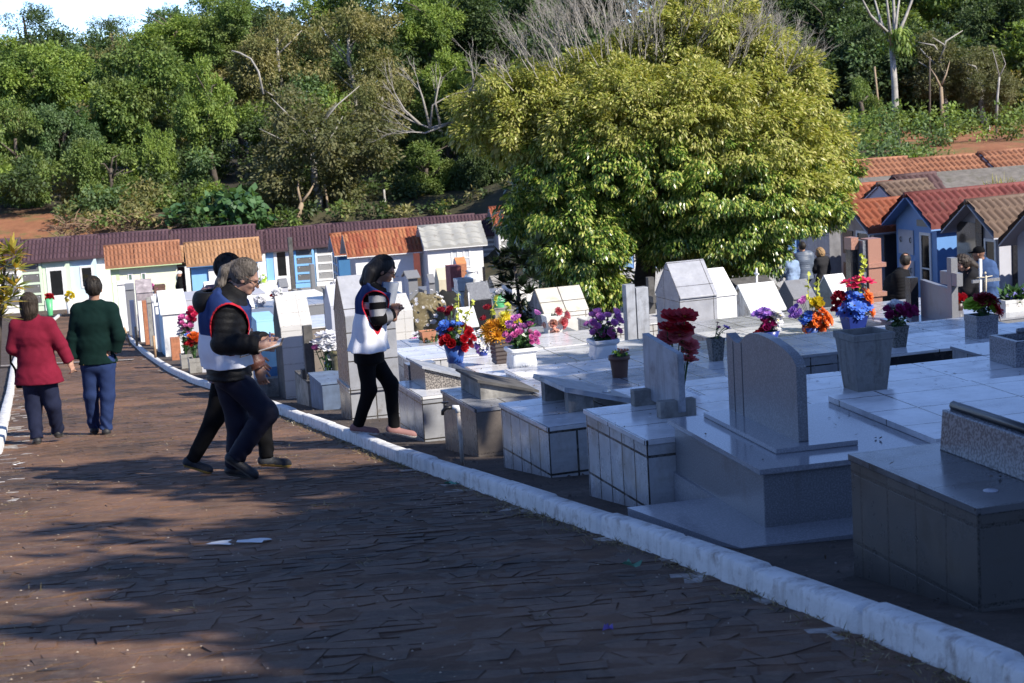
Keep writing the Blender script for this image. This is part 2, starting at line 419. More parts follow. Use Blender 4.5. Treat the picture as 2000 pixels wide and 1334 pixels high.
# whitewashed line across the lane and the side path to the left
# ------------------------------------------------------------------ stone and wall materials
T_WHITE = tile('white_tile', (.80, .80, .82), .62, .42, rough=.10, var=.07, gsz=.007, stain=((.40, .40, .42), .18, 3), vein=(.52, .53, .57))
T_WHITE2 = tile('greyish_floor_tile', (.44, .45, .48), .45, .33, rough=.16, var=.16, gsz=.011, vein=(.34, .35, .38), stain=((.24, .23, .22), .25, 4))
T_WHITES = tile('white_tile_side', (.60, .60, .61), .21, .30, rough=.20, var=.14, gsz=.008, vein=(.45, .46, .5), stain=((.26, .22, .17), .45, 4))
T_GREY = tile('grey_tile', (.36, .37, .40), .30, .33, rough=.16, var=.12, gsz=.007, vein=(.24, .25, .28), stain=((.15, .13, .11), .2, 5))
T_GREYBIG = tile('pale_marble_tile', (.42, .43, .47), .62, .50, rough=.12, var=.08, gsz=.006, vein=(.30, .31, .36))
T_STONE = tile('speckled_tile', (.66, .65, .63), .30, .24, grout=(.20, .18, .15), rough=.5, var=.1, gsz=.009, speck=((.52, .51, .50), 90, .8))
T_BROWN = tile('brown_tile', (.30, .26, .22), .24, .40, rough=.18, var=.22, gsz=.007, speck=((.20, .17, .15), 80, .8))
T_DARK = tile('dark_granite_tile', (.125, .115, .105), .235, .30, grout=(.02, .018, .016), rough=.22, var=.18, gsz=.009, speck=((.095, .088, .08), 110, .8), stain=((.07, .06, .045), .3, 4))
T_DARKTOP = tile('dark_granite_top', (.17, .17, .175), .42, .34, grout=(.02, .018, .016), rough=.10, var=.2, gsz=.009, speck=((.13, .13, .135), 110, .8), stain=((.06, .05, .04), .35, 4))
T_BLACK = tile('black_granite', (.025, .025, .03), .9, .6, grout=(.015,)*3, rough=.15, var=.2)
GRAN = M('grey_granite', (.29, .30, .32), .32, .12, 2.5, speck=((.17, .175, .19), 120, 1), stain=((.15, .14, .14), .2, 3), streak=((.17, .16, .16), .3, 9))
GRANP = M('polished_granite', (.36, .37, .40), .12, .10, 2.5, speck=((.26, .27, .30), 120, .8))
GRANPINK = M('pink_granite', (.47, .25, .18), .35, .10, 3, speck=((.30, .15, .11), 90, .9))
GRANDARK = M('dark_granite', (.10, .105, .12), .25, .2, 3, speck=((.25, .26, .28), 90, .3))
MARB = M('weathered_marble', (.36, .38, .42), .45, .25, 6, .15, 30, stain=((.13, .13, .14), .35, 5), streak=((.16, .16, .17), .55, 16))
CONC = M('concrete', (.30, .29, .27), .9, .25, 6, .5, 40, stain=((.08, .075, .065), .45, 5), streak=((.07, .065, .06), .5, 12))
CONCD = M('dark_concrete', (.10, .095, .09), .9, .35, 6, .5, 40, stain=((.03, .03, .03), .5, 5))
WPAINT = M('white_paint', (.80, .80, .79), .6, .06, 3)
WOLD = M('old_white_paint', (.66, .67, .66), .7, .12, 4, .2, 30, stain=((.20, .12, .07), .35, 7), streak=((.12, .11, .09), .55, 10))
WMOULD = M('mouldy_paint', (.32, .36, .36), .8, .3, 4, .2, 30, stain=((.06, .07, .06), .8, 4))
ROOFW = M('chipped_white_roof', (.66, .68, .68), .7, .15, 5, .2, 30, stain=((.13, .12, .10), .22, 8))
LBLUE = M('light_blue_paint', (.36, .66, .84), .5, .06, 3)
MBLUE = M('blue_paint', (.05, .17, .36), .5, .1, 3)
SKYB = M('sky_blue_paint', (.24, .50, .83), .55, .07, 3)
HBLUE = M('house_blue_paint', (.17, .33, .64), .5, .07, 2)
LGREEN = M('light_green_paint', (.55, .72, .40), .6, .06, 3)
LGREEN2 = M('pale_green_paint', (.76, .80, .60), .6, .05, 3)
MINT = M('pale_mint_paint', (.62, .76, .58), .6, .05, 3)
PBLUE = M('pale_blue_paint', (.60, .76, .86), .6, .05, 3)
LIL = M('grey_lilac_paint', (.46, .47, .53), .6, .08, 3)
DGLASS = M('dark_glass', (.012, .014, .016), .08, .3, 3, spec=.8)
MIRROR = M('grey_reflecting_glass', (.06, .06, .065), .06, .4, 2, spec=1)
WFRAME = M('white_frame', (.82, .82, .82), .35, .03, 4)
PLQ = M('niche_granite', (.22, .215, .215), .4, .1, 8, speck=((.12, .12, .12), 60, 1))
PLQL = M('pale_niche_granite', (.42, .42, .42), .4, .1, 8, speck=((.28, .28, .28), 60, 1))
KNOB = M('metal_knob', (.62, .62, .62), .3, .1, 5, metal=.3)
BRICK = M('rough_brick', (.42, .17, .09), .9, .3, 12, .4, 40, stain=((.18, .09, .05), .3, 8))
REDST = M('red_stone', (.40, .12, .11), .8, .3, 20, .3, 40, stain=((.08, .04, .04), .35, 7))
BEIGE = M('beige_stone', (.56, .50, .38), .8, .15, 5, .2, 30, stain=((.25, .2, .13), .2, 5))
PURP = M('stained_grey_roof', (.33, .29, .31), .85, .35, 6, .2, 30, stain=((.55, .5, .5), .35, 3))
WOOD = M('raw_wood', (.40, .26, .15), .8, .3, 12)
TAN = M('tan_wall', (.42, .38, .33), .7, .1, 3)
YELL = M('yellow_wall', (.55, .48, .12), .7, .1, 3)
def tilemat(name, a, b, tw=.17, th=.36, dirt=(.10, .06, .045), amt=.3):
    mt, nt, bs = newmat(name)
    tc = _n(nt, 'ShaderNodeTexCoord').outputs['Object']
    br = _n(nt, 'ShaderNodeTexBrick', offset=0.); nt.links.new(tc, br.inputs['Vector'])
    for k, v in (('Scale', 1), ('Mortar Size', 0), ('Brick Width', tw), ('Row Height', th), ('Bias', 0)): br.inputs[k].default_value = v
    br.inputs['Color1'].default_value = c4(a); br.inputs['Color2'].default_value = c4(b)
    f = ramp(nt, noise(nt, tc, 4, 7, .75), [(.62-amt*.3, (0, 0, 0)), (.78, (.8, .8, .8))])
    nt.links.new(mixc(nt, f, br.outputs['Color'], dirt), bs.inputs['Base Color']); bs.inputs['Roughness'].default_value = .75
    return mt
R_ORANGE = tilemat('orange_roof_tiles', (.25, .105, .055), (.34, .155, .085))
R_ORANGE2 = tilemat('deep_orange_roof_tiles', (.23, .062, .028), (.29, .09, .042), amt=.3)
R_SALMON = tilemat('ochre_roof_tiles', (.31, .165, .08), (.39, .22, .115))
R_MIX = tilemat('patched_red_roof_tiles', (.23, .055, .028), (.36, .155, .07), amt=.25)
R_RED = tilemat('red_roof_tiles', (.135, .032, .028), (.19, .052, .044), amt=.3)
R_TAN = tilemat('tan_roof_tiles', (.135, .088, .062), (.18, .125, .092), amt=.3)
R_MAROON = tilemat('maroon_roof_sheets', (.060, .030, .040), (.082, .043, .055), .18, .4, amt=.05)
R_DARK = tilemat('dark_glazed_tiles', (.06, .03, .03), (.11, .06, .06), amt=.1)
R_GREY = tilemat('grey_fibre_sheets', (.30, .30, .285), (.37, .37, .35), .5, .3, amt=.2)
R_CONC = M('mossy_concrete_roof', (.17, .155, .14), .95, .3, 4, .5, 30, stain=((.09, .085, .06), .4, 3))
RIDGE = M('mortar_ridge', (.34, .20, .14), .85, .3, 6)

# ------------------------------------------------------------------ builders in a tomb's own frame: x along it, y away, z up
def frame(P, a):
    return np.array([math.cos(a), math.sin(a), 0]), np.array([-math.sin(a), math.cos(a), 0])
def loc(rt, P):
    a = rt.rotation_euler[2]; d = np.array(P) - np.array(rt.location)
    return np.array([d[0]*math.cos(a)+d[1]*math.sin(a), -d[0]*math.sin(a)+d[1]*math.cos(a), d[2]])
def lp(rt, px, py, z):
    """local point of a picture point on the plane z above the thing's base"""
    return loc(rt, plane(px, py, z+rt.location[2]))
def world(rt, p):
    a = rt.rotation_euler[2]; l = rt.location
    return np.array([l[0]+p[0]*math.cos(a)-p[1]*math.sin(a), l[1]+p[0]*math.sin(a)+p[1]*math.cos(a), l[2]+p[2]])
def slab(label, B, b=None, Y=None, far=None, W=None, right=None, L=None, a=16, h=None, side=None, top=None, lip=.02, name='tomb', cat='tomb', group='flat tombs', base=None, bev=.006):
    """flat-topped tomb from its near left top corner B (picture), the foot b or the depth Y"""
    al = R_(a)
    if b is not None:
        P = hit(*b)
        zt = zat(B[1], P[0], P[1]) if h is None else P[2]+h
        P0 = np.array([P[0], P[1], P[2]])
    else:
        T = at(B[0], B[1], Y); zt = T[2]
        P0 = np.array([T[0], T[1], zt-h if h else g(T[0], T[1])])
    u, v = frame(P0, al); T = np.array([P0[0], P0[1], zt])
    if W is None: W = fit(T, v, far)
    if L is None: L = fit(T, u, right)
    H = zt-P0[2]
    rt = root(name, label, cat, P0, al, group)
    bd = MB().box(0, L, 0, W, -.6, H-.03); bd.build('body', [side], rt, bev)
    tp = MB().box(-lip, L+lip, -lip, W+lip, H-.0301, H); tp.build('top_slab', [top or side], rt, bev)
    rt['WLH'] = (W, L, H); return rt, W, L, H
def roof_tiles(x0, x1, yr, zr, ye, ze, tw=.2, course=.36, amp=.085):
    """one pitch of barrel tiles from the ridge (yr,zr) to the eave (ye,ze)"""
    nxs = max(8, int((x1-x0)/tw*8))+1; X = np.linspace(x0, x1, nxs)
    n = max(2, int(math.hypot(ye-yr, ze-zr)/course)); V = []; Fq = []; ph = np.abs(np.sin(math.pi*X/tw))**.8
    jit = np.array([((int(math.floor(x/tw))*73) % 11)/11. for x in X])
    def strip(a, b):
        o = len(V)
        for (t, lift, full) in (a, b):
            y = yr+(ye-yr)*t; z = zr+(ze-zr)*t
            for xx, p_, jj in zip(X, ph, jit): V.append((xx, y, z+(lift+amp*p_+.012*jj if full else lift)))
        for k in range(nxs-1): Fq.append((o+k, o+k+1, o+nxs+k+1, o+nxs+k))
    for i in range(n):
        strip((i/n, 0., True), ((i+1)/n, .055, True))
        strip(((i+1)/n, .055, True), ((i+1)/n+.0005, 0., i < n-1) if i < n-1 else ((i+1)/n+.0005, -.012, False))
    q = np.array(Fq)
    if ye > yr: q = q[:, ::-1]
    return np.array(V), q
def gable(label, E, Y, right, far=None, W=None, L=None, rise=.3, a=16, wall=None, side=None, roof=None, ov=.0, rk=0., th=.025, tiles=False, name='house_tomb', cat='tomb', group='house-shaped tombs', h=None, drop=.5, tw=.17, inset=0, fascia=None, bev=.004):
    """house-shaped body: E is the near wall corner under the eave (picture), Y its depth; side=material of the long walls"""
    al = R_(a); T = at(E[0], E[1], Y); zg = g(T[0], T[1]) if h is None else T[2]-h
    P0 = np.array([T[0], T[1], zg]); u, v = frame(P0, al)
    if W is None: W = fit(T, v, far)
    if L is None: L = fit(T, u, right)
    H = T[2]-zg
    rt = root(name, label, cat, P0, al, group)
    bd = MB()
    bd.prism([(0, -drop), (W, -drop), (W, H), (W/2, H+rise), (0, H)], 0, L, 'x', 1, cap=0)
    bd.build('wall', [wall, side or wall], rt, bev)
    sl = rise/(W/2)
    if roof is not None:
        if tiles:
            for sgn in (-1, 1):
                ye = -ov if sgn < 0 else W+ov
                V, q = roof_tiles(-rk, L+rk, W/2, H+rise+.05, ye, H-ov*sl+.05, tw)
                o = link('roof', rawmesh('roof', V, q, roof), rt)
                un = MB().prism([(W/2, H+rise+.004), (W/2, H+rise+.045), (ye, H-ov*sl+.045), (ye, H-ov*sl+.004)][::(1 if sgn < 0 else -1)], -rk, L+rk, 'x', 0)
                un.build('soffit', [fascia or WFRAME], rt)
            rd = MB().tube([(-rk-.02, W/2, H+rise+.07), (L/2, W/2, H+rise+.075), (L+rk+.02, W/2, H+rise+.07)], .075, 8); rd.build('ridge_cap', [roof], rt)
        else:
            r = MB(); t = th
            r.prism([(-ov, H-ov*sl), (W/2, H+rise), (W+ov, H-ov*sl), (W+ov, H-ov*sl+t), (W/2, H+rise+t*1.15), (-ov, H-ov*sl+t)][::-1], -rk-.004, L+rk+.004, 'x', 0)
            r.build('roof', [roof], rt, bev)
    rt['WLH'] = (W, L, H); return rt, W, L, H
def on_front(rt, name, x0, x1, z0, z1, mats, d=.02, parent=None, holder=None):
    """panel standing d proud of the long near wall (y=0)"""
    return MB().box(x0, x1, -d, .03, z0, z1).build(name, mats, holder or rt)
def on_gable(rt, name, y0, y1, z0, z1, mats, d=.02, holder=None):
    return MB().box(-d, .03, y0, y1, z0, z1).build(name, mats, holder or rt)
def niches(rt, face, a0, a1, z0, z1, nc, nr, frame_m, plq, d=.04, gap=.10, knob=True):
    """grid of burial niches: a proud frame of bars and one plaque in each opening"""
    fr = MB(); ca = (a1-a0-gap*(nc+1))/nc; cz = (z1-z0-gap*(nr+1))/nr
    def bx(m, p0, p1, q0, q1, e0, e1, mi=0):
        if face == 'front': m.box(p0, p1, -e1, -e0, q0, q1, mi)
        else: m.box(-e1, -e0, p0, p1, q0, q1, mi)
    for i in range(nc+1): bx(fr, a0+i*(ca+gap), a0+i*(ca+gap)+gap, z0, z1, -.02, d)
    for j in range(nr+1):
        for i in range(nc): bx(fr, a0+gap+i*(ca+gap), a0+gap+i*(ca+gap)+ca, z0+j*(cz+gap), z0+j*(cz+gap)+gap, -.02, d-.003)
    fr.build('niche_frame', [frame_m], rt)
    for i in range(nc):
        for j in range(nr):
            p = MB(); x = a0+gap+i*(ca+gap); z = z0+gap+j*(cz+gap)
            bx(p, x+.003, x+ca-.003, z+.003, z+cz-.003, -.015, .012)
            if knob:
                for kx in (x+ca*.12, x+ca*.84): bx(p, kx, kx+.05, z+cz*.72, z+cz*.72+.05, .0125, .03, 1)
            p.build('niche_plaque', [plq, KNOB], rt)
def window(rt, face, a0, a1, z0, z1, glass=None, fw=.06, d=.03, nm='window', split=True):
    def bx(m, p0, p1, q0, q1, e0, e1):
        if face == 'front': m.box(p0, p1, -e1, -e0, q0, q1)
        else: m.box(-e1, -e0, p0, p1, q0, q1)
    f = MB(); bx(f, a0, a0+fw, z0, z1, -.02, d); bx(f, a1-fw, a1, z0, z1, -.02, d); bx(f, a0+fw, a1-fw, z1-fw, z1, -.02, d-.003); bx(f, a0+fw, a1-fw, z0, z0+fw, -.02, d-.003)
    if split: bx(f, a0+fw, a1-fw, (z0+z1)/2-.02, (z0+z1)/2+.02, -.02, d-.006)
    o = f.build(nm, [WFRAME], rt); p = MB(); bx(p, a0+fw+.003, a1-fw-.003, z0+fw+.003, z1-fw-.003, -.015, .006); p.build('pane', [glass or DGLASS], o); return o
def cross(rt, x, y, z, hgt, wid, t, mat_, arm=.68, name='cross', axis='y'):
    c = MB(); c.box(x-t/2, x+t/2, y-t/2, y+t/2, z, z+hgt)
    az = z+hgt*arm
    if axis == 'y':
        c.box(x-t/2+.002, x+t/2-.002, y-wid/2, y-t/2, az-t/2, az+t/2); c.box(x-t/2+.002, x+t/2-.002, y+t/2, y+wid/2, az-t/2, az+t/2)
    else:
        c.box(x-wid/2, x-t/2, y-t/2+.002, y+t/2-.002, az-t/2, az+t/2); c.box(x+t/2, x+wid/2, y-t/2+.002, y+t/2-.002, az-t/2, az+t/2)
    return c.build(name, [mat_], rt, .003)
# ================================================================== foreground tombs beside the kerb
rt, W, L, H = slab('dark granite tiled tomb with wide dark headboard, nearest the camera beside the kerb', (1909, 992), (1913, 1186), far=1660, L=2.1, a=15, side=T_DARK, top=T_DARKTOP, lip=.008)
a = lp(rt, 1834, 879, H); b2 = lp(rt, 2000, 948, H)
MB().prism([(.35, H), (.47, H), (.455, H+.17), (.365, H+.17)], -.02, .91, 'y').build('headboard', [GRANDARK], rt, .006)
MB().tube([(.41, -.02, H+.185), (.41, .90, H+.185)], .020, 8).build('headboard_rail', [M('black_metal', (.02, .02, .022), .4, .1, 5)], rt)
MB().lathe([(0, 0), (.028, .0), (.028, .003), (0, .003)], 16, c=(.17, .20, H)).build('sticker', [LIL], rt)
# grey granite tomb with the wave headstone
rt, W, L, H = slab('grey granite tomb with wave-topped headstone, on a wide stepped plinth', (1488, 914), (1495, 1042), far=1316, L=2.7, a=13, side=GRAN, top=GRANP, lip=.03)
MB().prism([(-.50, .70), (-.29, -.13), (-.24, -.30), (L, -.30), (L, W), (-.02, W), (-.02, .70)], -.5, .03, 'z').build('plinth', [GRANP], rt, .008)
MB().box(.95, L+.02, .05, W+.03, H, H+.035).build('long_slab', [T_WHITE], rt, .005)
z1 = H+.028
pA = lp(rt, 1378, 814, z1); pB = lp(rt, 1522, 886, z1)
z1 = H+.028; MB().box(.17, .62, .25, W-.02, H, z1).build('headstone_base', [GRANP], rt, .006)
hA = lp(rt, 1419, 806, z1); hB = lp(rt, 1570, 874, z1)
y0, y1 = .34, W-.01; hw = y1-y0
def hz(t):   # outline of the wave, t from the near side (0) to the far side (1)
    ks = [(0, .400), (.04, .430), (.10, .452), (.20, .474), (.35, .492), (.50, .497), (.62, .488), (.70, .465), (.76, .430), (.80, .408), (.85, .402), (.90, .412), (.95, .428), (1, .440)]
    return np.interp(t, [k[0] for k in ks], [k[1] for k in ks])
ts = np.linspace(0, 1, 48); xh0, xh1 = .33, .385
poly = [(y0, z1)] + [(y0+hw*t, z1+float(hz(t))) for t in ts] + [(y1, z1)]
MB().prism(poly[::-1], xh0, xh1, 'x').build('headstone', [GRAN], rt, .008)
gm = MB()
for t in (.77, .90): gm.box(xh0-.002, xh0+.01, y0+hw*t-.004, y0+hw*t+.004, z1, z1+float(hz(t))-.01)
gm.build('headstone_groove', [M('groove', (.09, .09, .10), .8, .1, 5)], rt)
T2 = (rt, W, L, H)
# tiled tomb with the upright marble slab
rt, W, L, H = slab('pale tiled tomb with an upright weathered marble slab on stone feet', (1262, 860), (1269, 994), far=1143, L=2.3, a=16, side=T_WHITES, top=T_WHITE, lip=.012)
q0 = lp(rt, 1232, 790, H); q1 = lp(rt, 1343, 812, H)
ya, yb = .49, 1.07
MB().prism([(ya, H+.03), (yb, H+.03), (yb, H+.44), (ya, H+.385)], .40, .44, 'x').build('headstone', [MARB], rt, .006)
for yy in (ya+.03, yb-.10):
    MB().box(.29, .52, yy, yy+.07, H, H+.10).build('headstone_foot', [CONC], rt, .004)
T3 = (rt, W, L, H)
# tiled tomb with the tilted plaque on two supports
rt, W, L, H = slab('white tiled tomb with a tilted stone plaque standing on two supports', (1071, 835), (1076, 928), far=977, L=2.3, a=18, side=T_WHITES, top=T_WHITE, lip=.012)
pl = MB(); pl.prism([(.26, H+.165), (.82, H+.01), (.828, H+.045), (.27, H+.20)], .36, 1.05, 'y'); pl.build('plaque', [MARB], rt, .006)
for yy in (.42, .93): MB().prism([(.31, H), (.50, H), (.50, H+.095), (.31, H+.145)], yy, yy+.08, 'y').build('plaque_support', [CONC], rt, .003)
MB().tube([(.60, .45, H+.115), (.68, .56, H+.095)], .016, 6).build('metal_ornament', [KNOB], rt)
T4 = (rt, W, L, H)
# tiled tomb with mouldy wedge
rt, W, L, H = slab('brown and grey tiled tomb with a mouldy concrete wedge on top, behind the water tap', (929, 799), (934, 888), far=863, L=2.3, a=17, side=T_BROWN, top=T_GREY, lip=.012)
MB().prism([(.16, H), (.62, H), (.62, H+.015), (.16, H+.14)], .38, .98, 'y').build('wedge', [CONC], rt, .004)
MB().prism([(.13, H+.152), (.66, H+.008), (.66, H+.03), (.13, H+.176)], .34, 1.02, 'y').build('wedge_cover', [CONCD], rt, .004)
# tiled tomb with speckled granite wedge
rt, W, L, H = slab('grey tiled tomb with a speckled granite wedge, first in line after the striped woman', (823, 775), (829, 859), far=776, L=2.4, a=17, side=T_GREY, top=T_WHITE, lip=.012)
MB().prism([(.13, H), (.55, H), (.55, H+.05), (.13, H+.20)], .33, .90, 'y').build('wedge', [M('salt_pepper_granite', (.34, .31, .28), .3, .12, 3, speck=((.10, .09, .085), 70, .6))], rt, .004)
MB().prism([(.10, H+.212), (.58, H+.05), (.58, H+.07), (.10, H+.236)], .30, .92, 'y').build('wedge_cover', [MARB], rt, .004)
MB().box(.12, .40, .94, 1.12, H, H+.15).build('pedestal', [GRANDARK], rt, .004)

# ================================================================== tombs behind that row
SL = [
 # label, B, Y, far/W, right/L, alpha, h, side, top
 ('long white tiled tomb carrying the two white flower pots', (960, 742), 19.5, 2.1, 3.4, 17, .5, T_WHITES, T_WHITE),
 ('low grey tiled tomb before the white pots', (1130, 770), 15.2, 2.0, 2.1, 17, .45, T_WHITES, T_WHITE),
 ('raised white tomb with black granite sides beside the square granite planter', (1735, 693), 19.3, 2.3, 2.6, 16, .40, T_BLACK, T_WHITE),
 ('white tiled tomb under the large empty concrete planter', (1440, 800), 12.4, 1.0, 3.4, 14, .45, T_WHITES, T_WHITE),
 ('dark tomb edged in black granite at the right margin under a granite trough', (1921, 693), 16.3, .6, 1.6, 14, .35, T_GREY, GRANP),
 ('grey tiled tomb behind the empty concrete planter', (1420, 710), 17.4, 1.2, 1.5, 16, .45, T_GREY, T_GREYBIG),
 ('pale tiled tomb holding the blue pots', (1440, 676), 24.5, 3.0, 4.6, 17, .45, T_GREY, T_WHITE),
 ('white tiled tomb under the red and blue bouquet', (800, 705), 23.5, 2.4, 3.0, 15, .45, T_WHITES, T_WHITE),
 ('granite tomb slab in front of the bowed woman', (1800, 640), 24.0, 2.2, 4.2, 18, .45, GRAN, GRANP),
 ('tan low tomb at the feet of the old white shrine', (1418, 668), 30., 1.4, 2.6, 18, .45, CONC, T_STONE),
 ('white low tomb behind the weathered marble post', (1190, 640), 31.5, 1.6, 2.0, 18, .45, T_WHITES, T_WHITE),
 ('white flat tomb in full sun behind the ponytailed woman', (487, 590), 50., 1.6, 2.2, 18, .55, WPAINT, WPAINT),
 ('grey tiled flat tomb in sun behind the grey house-shaped shrine', (510, 604), 40., 1.4, 3.4, 18, .6, GRAN, T_GREYBIG),
 ('low blue-grey tomb just behind the tall brown tiled shrine', (605, 640), 31.5, 1.6, 1.9, 18, .45, T_BROWN, T_WHITE),
 ('white-sided flat tomb below the blue niche wall', (590, 574), 58., 1.6, 2.4, 18, .5, CONC, CONC),
 ('short blue painted box tomb beside the tall brown tiled shrine', (628, 748), 22.4, .9, .75, 16, .4, M('faded_blue_paint', (.10, .14, .22), .8, .3, 6, .2, 30), M('faded_blue_paint2', (.12, .17, .27), .8, .3, 6)),
 ('long lilac-grey tomb behind the small white and blue shrine', (312, 590), 54., 2.2, 3.2, 15, .9, LIL, LIL),
 ('grey tiled low tomb beside the mossy rock', (780, 660), 35., 1.8, 1.6, 17, .45, T_GREY, T_GREYBIG),
 ('white flat tomb in sun by the terracotta tomb', (935, 560), 56., 1.4, 2.0, 17, .5, WPAINT, CONC),
 ('terracotta coloured tomb in front of the niche wall', (984, 552), 55., 1.6, .45, 17, .6, BRICK, CONC),
 ('pale stone tomb behind the dark leafy plant', (1000, 612), 42., 1.8, 1.6, 17, .6, CONC, T_STONE),
 ('white low tomb left of the big grey marble shrine', (1215, 600), 44., 2.0, 2.2, 17, .5, WOLD, T_WHITE),
 ('narrow white tomb between the lilac one and the sunlit flat one', (430, 596), 47., 1.1, 1.0, 15, .6, WPAINT, CONC),
 ('stone-edged grave bed with a grey rim before the light blue tomb', (480, 618), 33., 1.0, 1.1, 15, .5, CONC, GRAN),
 ('low concrete grave with a pale top left of the speckled shrine', (470, 652), 29.5, .8, .9, 14, .35, CONC, CONC),
 ('small brick-edged grave by the dark wooden post', (560, 592), 52., 1.0, 1.0, 16, .5, BRICK, CONC),
 ('pale grave with stained rim beside the slim grey stone', (628, 600), 50., 1.0, .9, 16, .5, WOLD, CONC),
 ('grey grave in front of the white sheet-roofed crypt', (828, 566), 58., 1.0, 1.4, 16, .6, CONC, GRAN),
 ('low white grave right of the beige shrine', (868, 578), 50., .8, .9, 17, .5, WPAINT, WPAINT),
 ('small grey grave under the black metal cross', (932, 574), 50., .9, .9, 17, .5, GRAN, GRAN),
 ('whitewashed grave behind the dark shrub', (1000, 560), 50., 1.0, .9, 17, .6, WPAINT, CONC),
 ('plain tomb under the low white pot behind the ponytailed woman', (488, 600), 41.6, .9, .8, 15, .6, WPAINT, WPAINT),
 ('plain grey tomb carrying the lined-up white roses', (645, 570), 29.7, .8, .55, 15, .7, CONC, CONC),
 ('white step under the brown box of pink flowers', (296, 575), 65.6, .9, .7, 14, 1.2, WPAINT, WPAINT),
 ('white block under the urn of yellow and white flowers', (913, 555), 52.6, .8, .5, 17, 1.2, WPAINT, WPAINT),
 ('white block under the box of pink flowers', (899, 568), 45.6, .8, .5, 17, 1.2, WPAINT, CONC),
 ('pale block under the white blossoms by the dark shrub', (966, 602), 35.7, .7, .45, 17, .9, CONC, CONC),
 ('white block by the glass-doored blue crypt', (500, 557), 69.5, .8, .7, 14, 1.2, WPAINT, WPAINT),
 ('black low tomb under the hanging branches', (1180, 592), 38., 1.2, .35, 17, .7, T_BLACK, T_BLACK),
]
SLABS = []
for (lb, B, Y, w_, l_, al, h_, sd, tp) in SL:
    if w_ > 1.9 and Y < 34:
        rt, W, L, H = slab(lb, B, Y=Y, W=w_/2-.02, L=l_, a=al, h=h_, side=sd, top=tp, lip=.012)
        P2 = world(rt, (random.uniform(-.1, .15), w_/2+.03, 0)); B2 = proj((P2[0], P2[1], rt.location[2]+H-.07))
        r2 = slab('tomb just beyond the '+lb, B2, Y=P2[1], W=w_/2-.02, L=l_*random.uniform(.85, 1), a=al, h=h_, side=sd, top=tp if random.random() < .5 else T_WHITE2, lip=.012)[0]
    else: slab(lb, B, Y=Y, W=w_, L=l_, a=al, h=h_, side=sd, top=tp, lip=.015)

# ================================================================== house-shaped shrines
rt, W, L, H = gable('tall brown tiled shrine with steep grey roof, beside the striped woman', (673, 620), 20.2, 771, far=652, rise=.42, a=15, wall=T_BROWN, side=T_GREY, roof=T_GREYBIG, th=.015)
MB().box(-.02, L+.02, -.03, W+.03, .30, .36).build('ledge', [T_GREY], rt, .005)
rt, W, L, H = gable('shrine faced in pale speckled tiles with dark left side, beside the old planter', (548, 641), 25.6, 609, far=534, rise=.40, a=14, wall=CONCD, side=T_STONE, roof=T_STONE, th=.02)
rt, W, L, H = gable('smooth grey shrine with stepped base half hidden by the brown tiled one', (646, 600), 24.6, 700, far=633, rise=.26, a=14, wall=LIL, side=LIL, roof=LIL, th=.02)
MB().box(-.06, L+.05, -.10, W+.06, -.3, .42).build('plinth', [LIL], rt, .02)
rt, W, L, H = gable('white tiled shrine in full sun behind the pink roses', (1062, 615), 33.5, 1150, far=1031, rise=.42, a=17, wall=T_WHITES, side=tile('sunlit_white_tile', (.72, .71, .68), .42, .38, rough=.25, var=.05, gsz=.010, grout=(.25, .23, .2)), roof=tile('cream_roof_tile', (.66, .63, .56), .46, .42, rough=.3, var=.12, gsz=.012, grout=(.12, .11, .1), stain=((.45, .38, .25), .25, 3)), ov=.0, th=.02)
rt, W, L, H = gable('big grey marble shrine with steep roof right of the marble post', (1327, 581), 29.5, 1400, far=1281, rise=.52, a=19, wall=T_GREYBIG, side=T_GREYBIG, roof=T_GREYBIG, ov=.03, th=.025)
gable('plain white shrine tucked behind the big grey marble one', (1398, 577), 31.5, 1438, W=1.0, rise=.40, a=19, wall=WPAINT, side=WPAINT, roof=WPAINT, ov=.03)
rt, W, L, H = gable('old white shrine with rust-stained walls and chipped overhanging roof', (1467, 602), 32.5, 1525, far=1430, rise=.36, a=19, wall=WOLD, side=WOLD, roof=ROOFW, ov=.10, rk=.06, th=.04)
cross(rt, L*.55, W/2, H+.34, .34, .16, .03, WPAINT)
rt, W, L, H = gable('small speckled granite shrine between the rusty white one and the mouldy one', (1549, 583), 34., 1592, far=1518, rise=.28, a=19, wall=GRANDARK, side=GRAN, roof=GRAN, ov=.03, th=.03)
MB().box(-.1, L+.3, -.25, W, -.3, .45).build('plinth', [WOLD], rt, .01)
gable('white shrine with mould-blackened left side, next to the pink granite column', (1626, 574), 33., 1662, far=1595, rise=.30, a=19, wall=WMOULD, side=WPAINT, roof=WPAINT, ov=.02)
gable('low dark mossy shrine roof behind the white iron cross', (1452, 572), 35.5, 1523, W=1.2, rise=.2, a=19, wall=CONCD, side=CONCD, roof=CONCD, ov=.1)
rt, W, L, H = gable('black granite shrine behind the yellow flowers', (919, 588), 34., 960, far=906, rise=.30, a=17, wall=T_BLACK, side=T_BLACK, roof=GRANDARK, ov=.0)
rt, W, L, H = gable('tiny white shrine on legs behind the red roses, with a pipe at its ridge', (905, 631), 31., 927, far=872, W=.42, rise=.22, a=17, wall=WOLD, side=WPAINT, roof=ROOFW, ov=.08, rk=.05, th=.03, h=1.0)
MB().tube([(L*.9, W/2, H+.2), (L*.9, W/2, H+.50)], .012, 6).build('pipe', [WFRAME], rt)
gable('grey speckled tile shrine right of the striped woman', (757, 612), 31.5, 806, W=.9, rise=.25, a=17, wall=T_STONE, side=T_STONE, roof=T_STONE)
rt, W, L, H = gable('grey pedestal shrine with wide cap, in front of the brown doorway', (797, 541), 52., 815, far=789, rise=.12, a=17, wall=LIL, side=GRAN, roof=GRAN, ov=.10, rk=.06, th=.04)
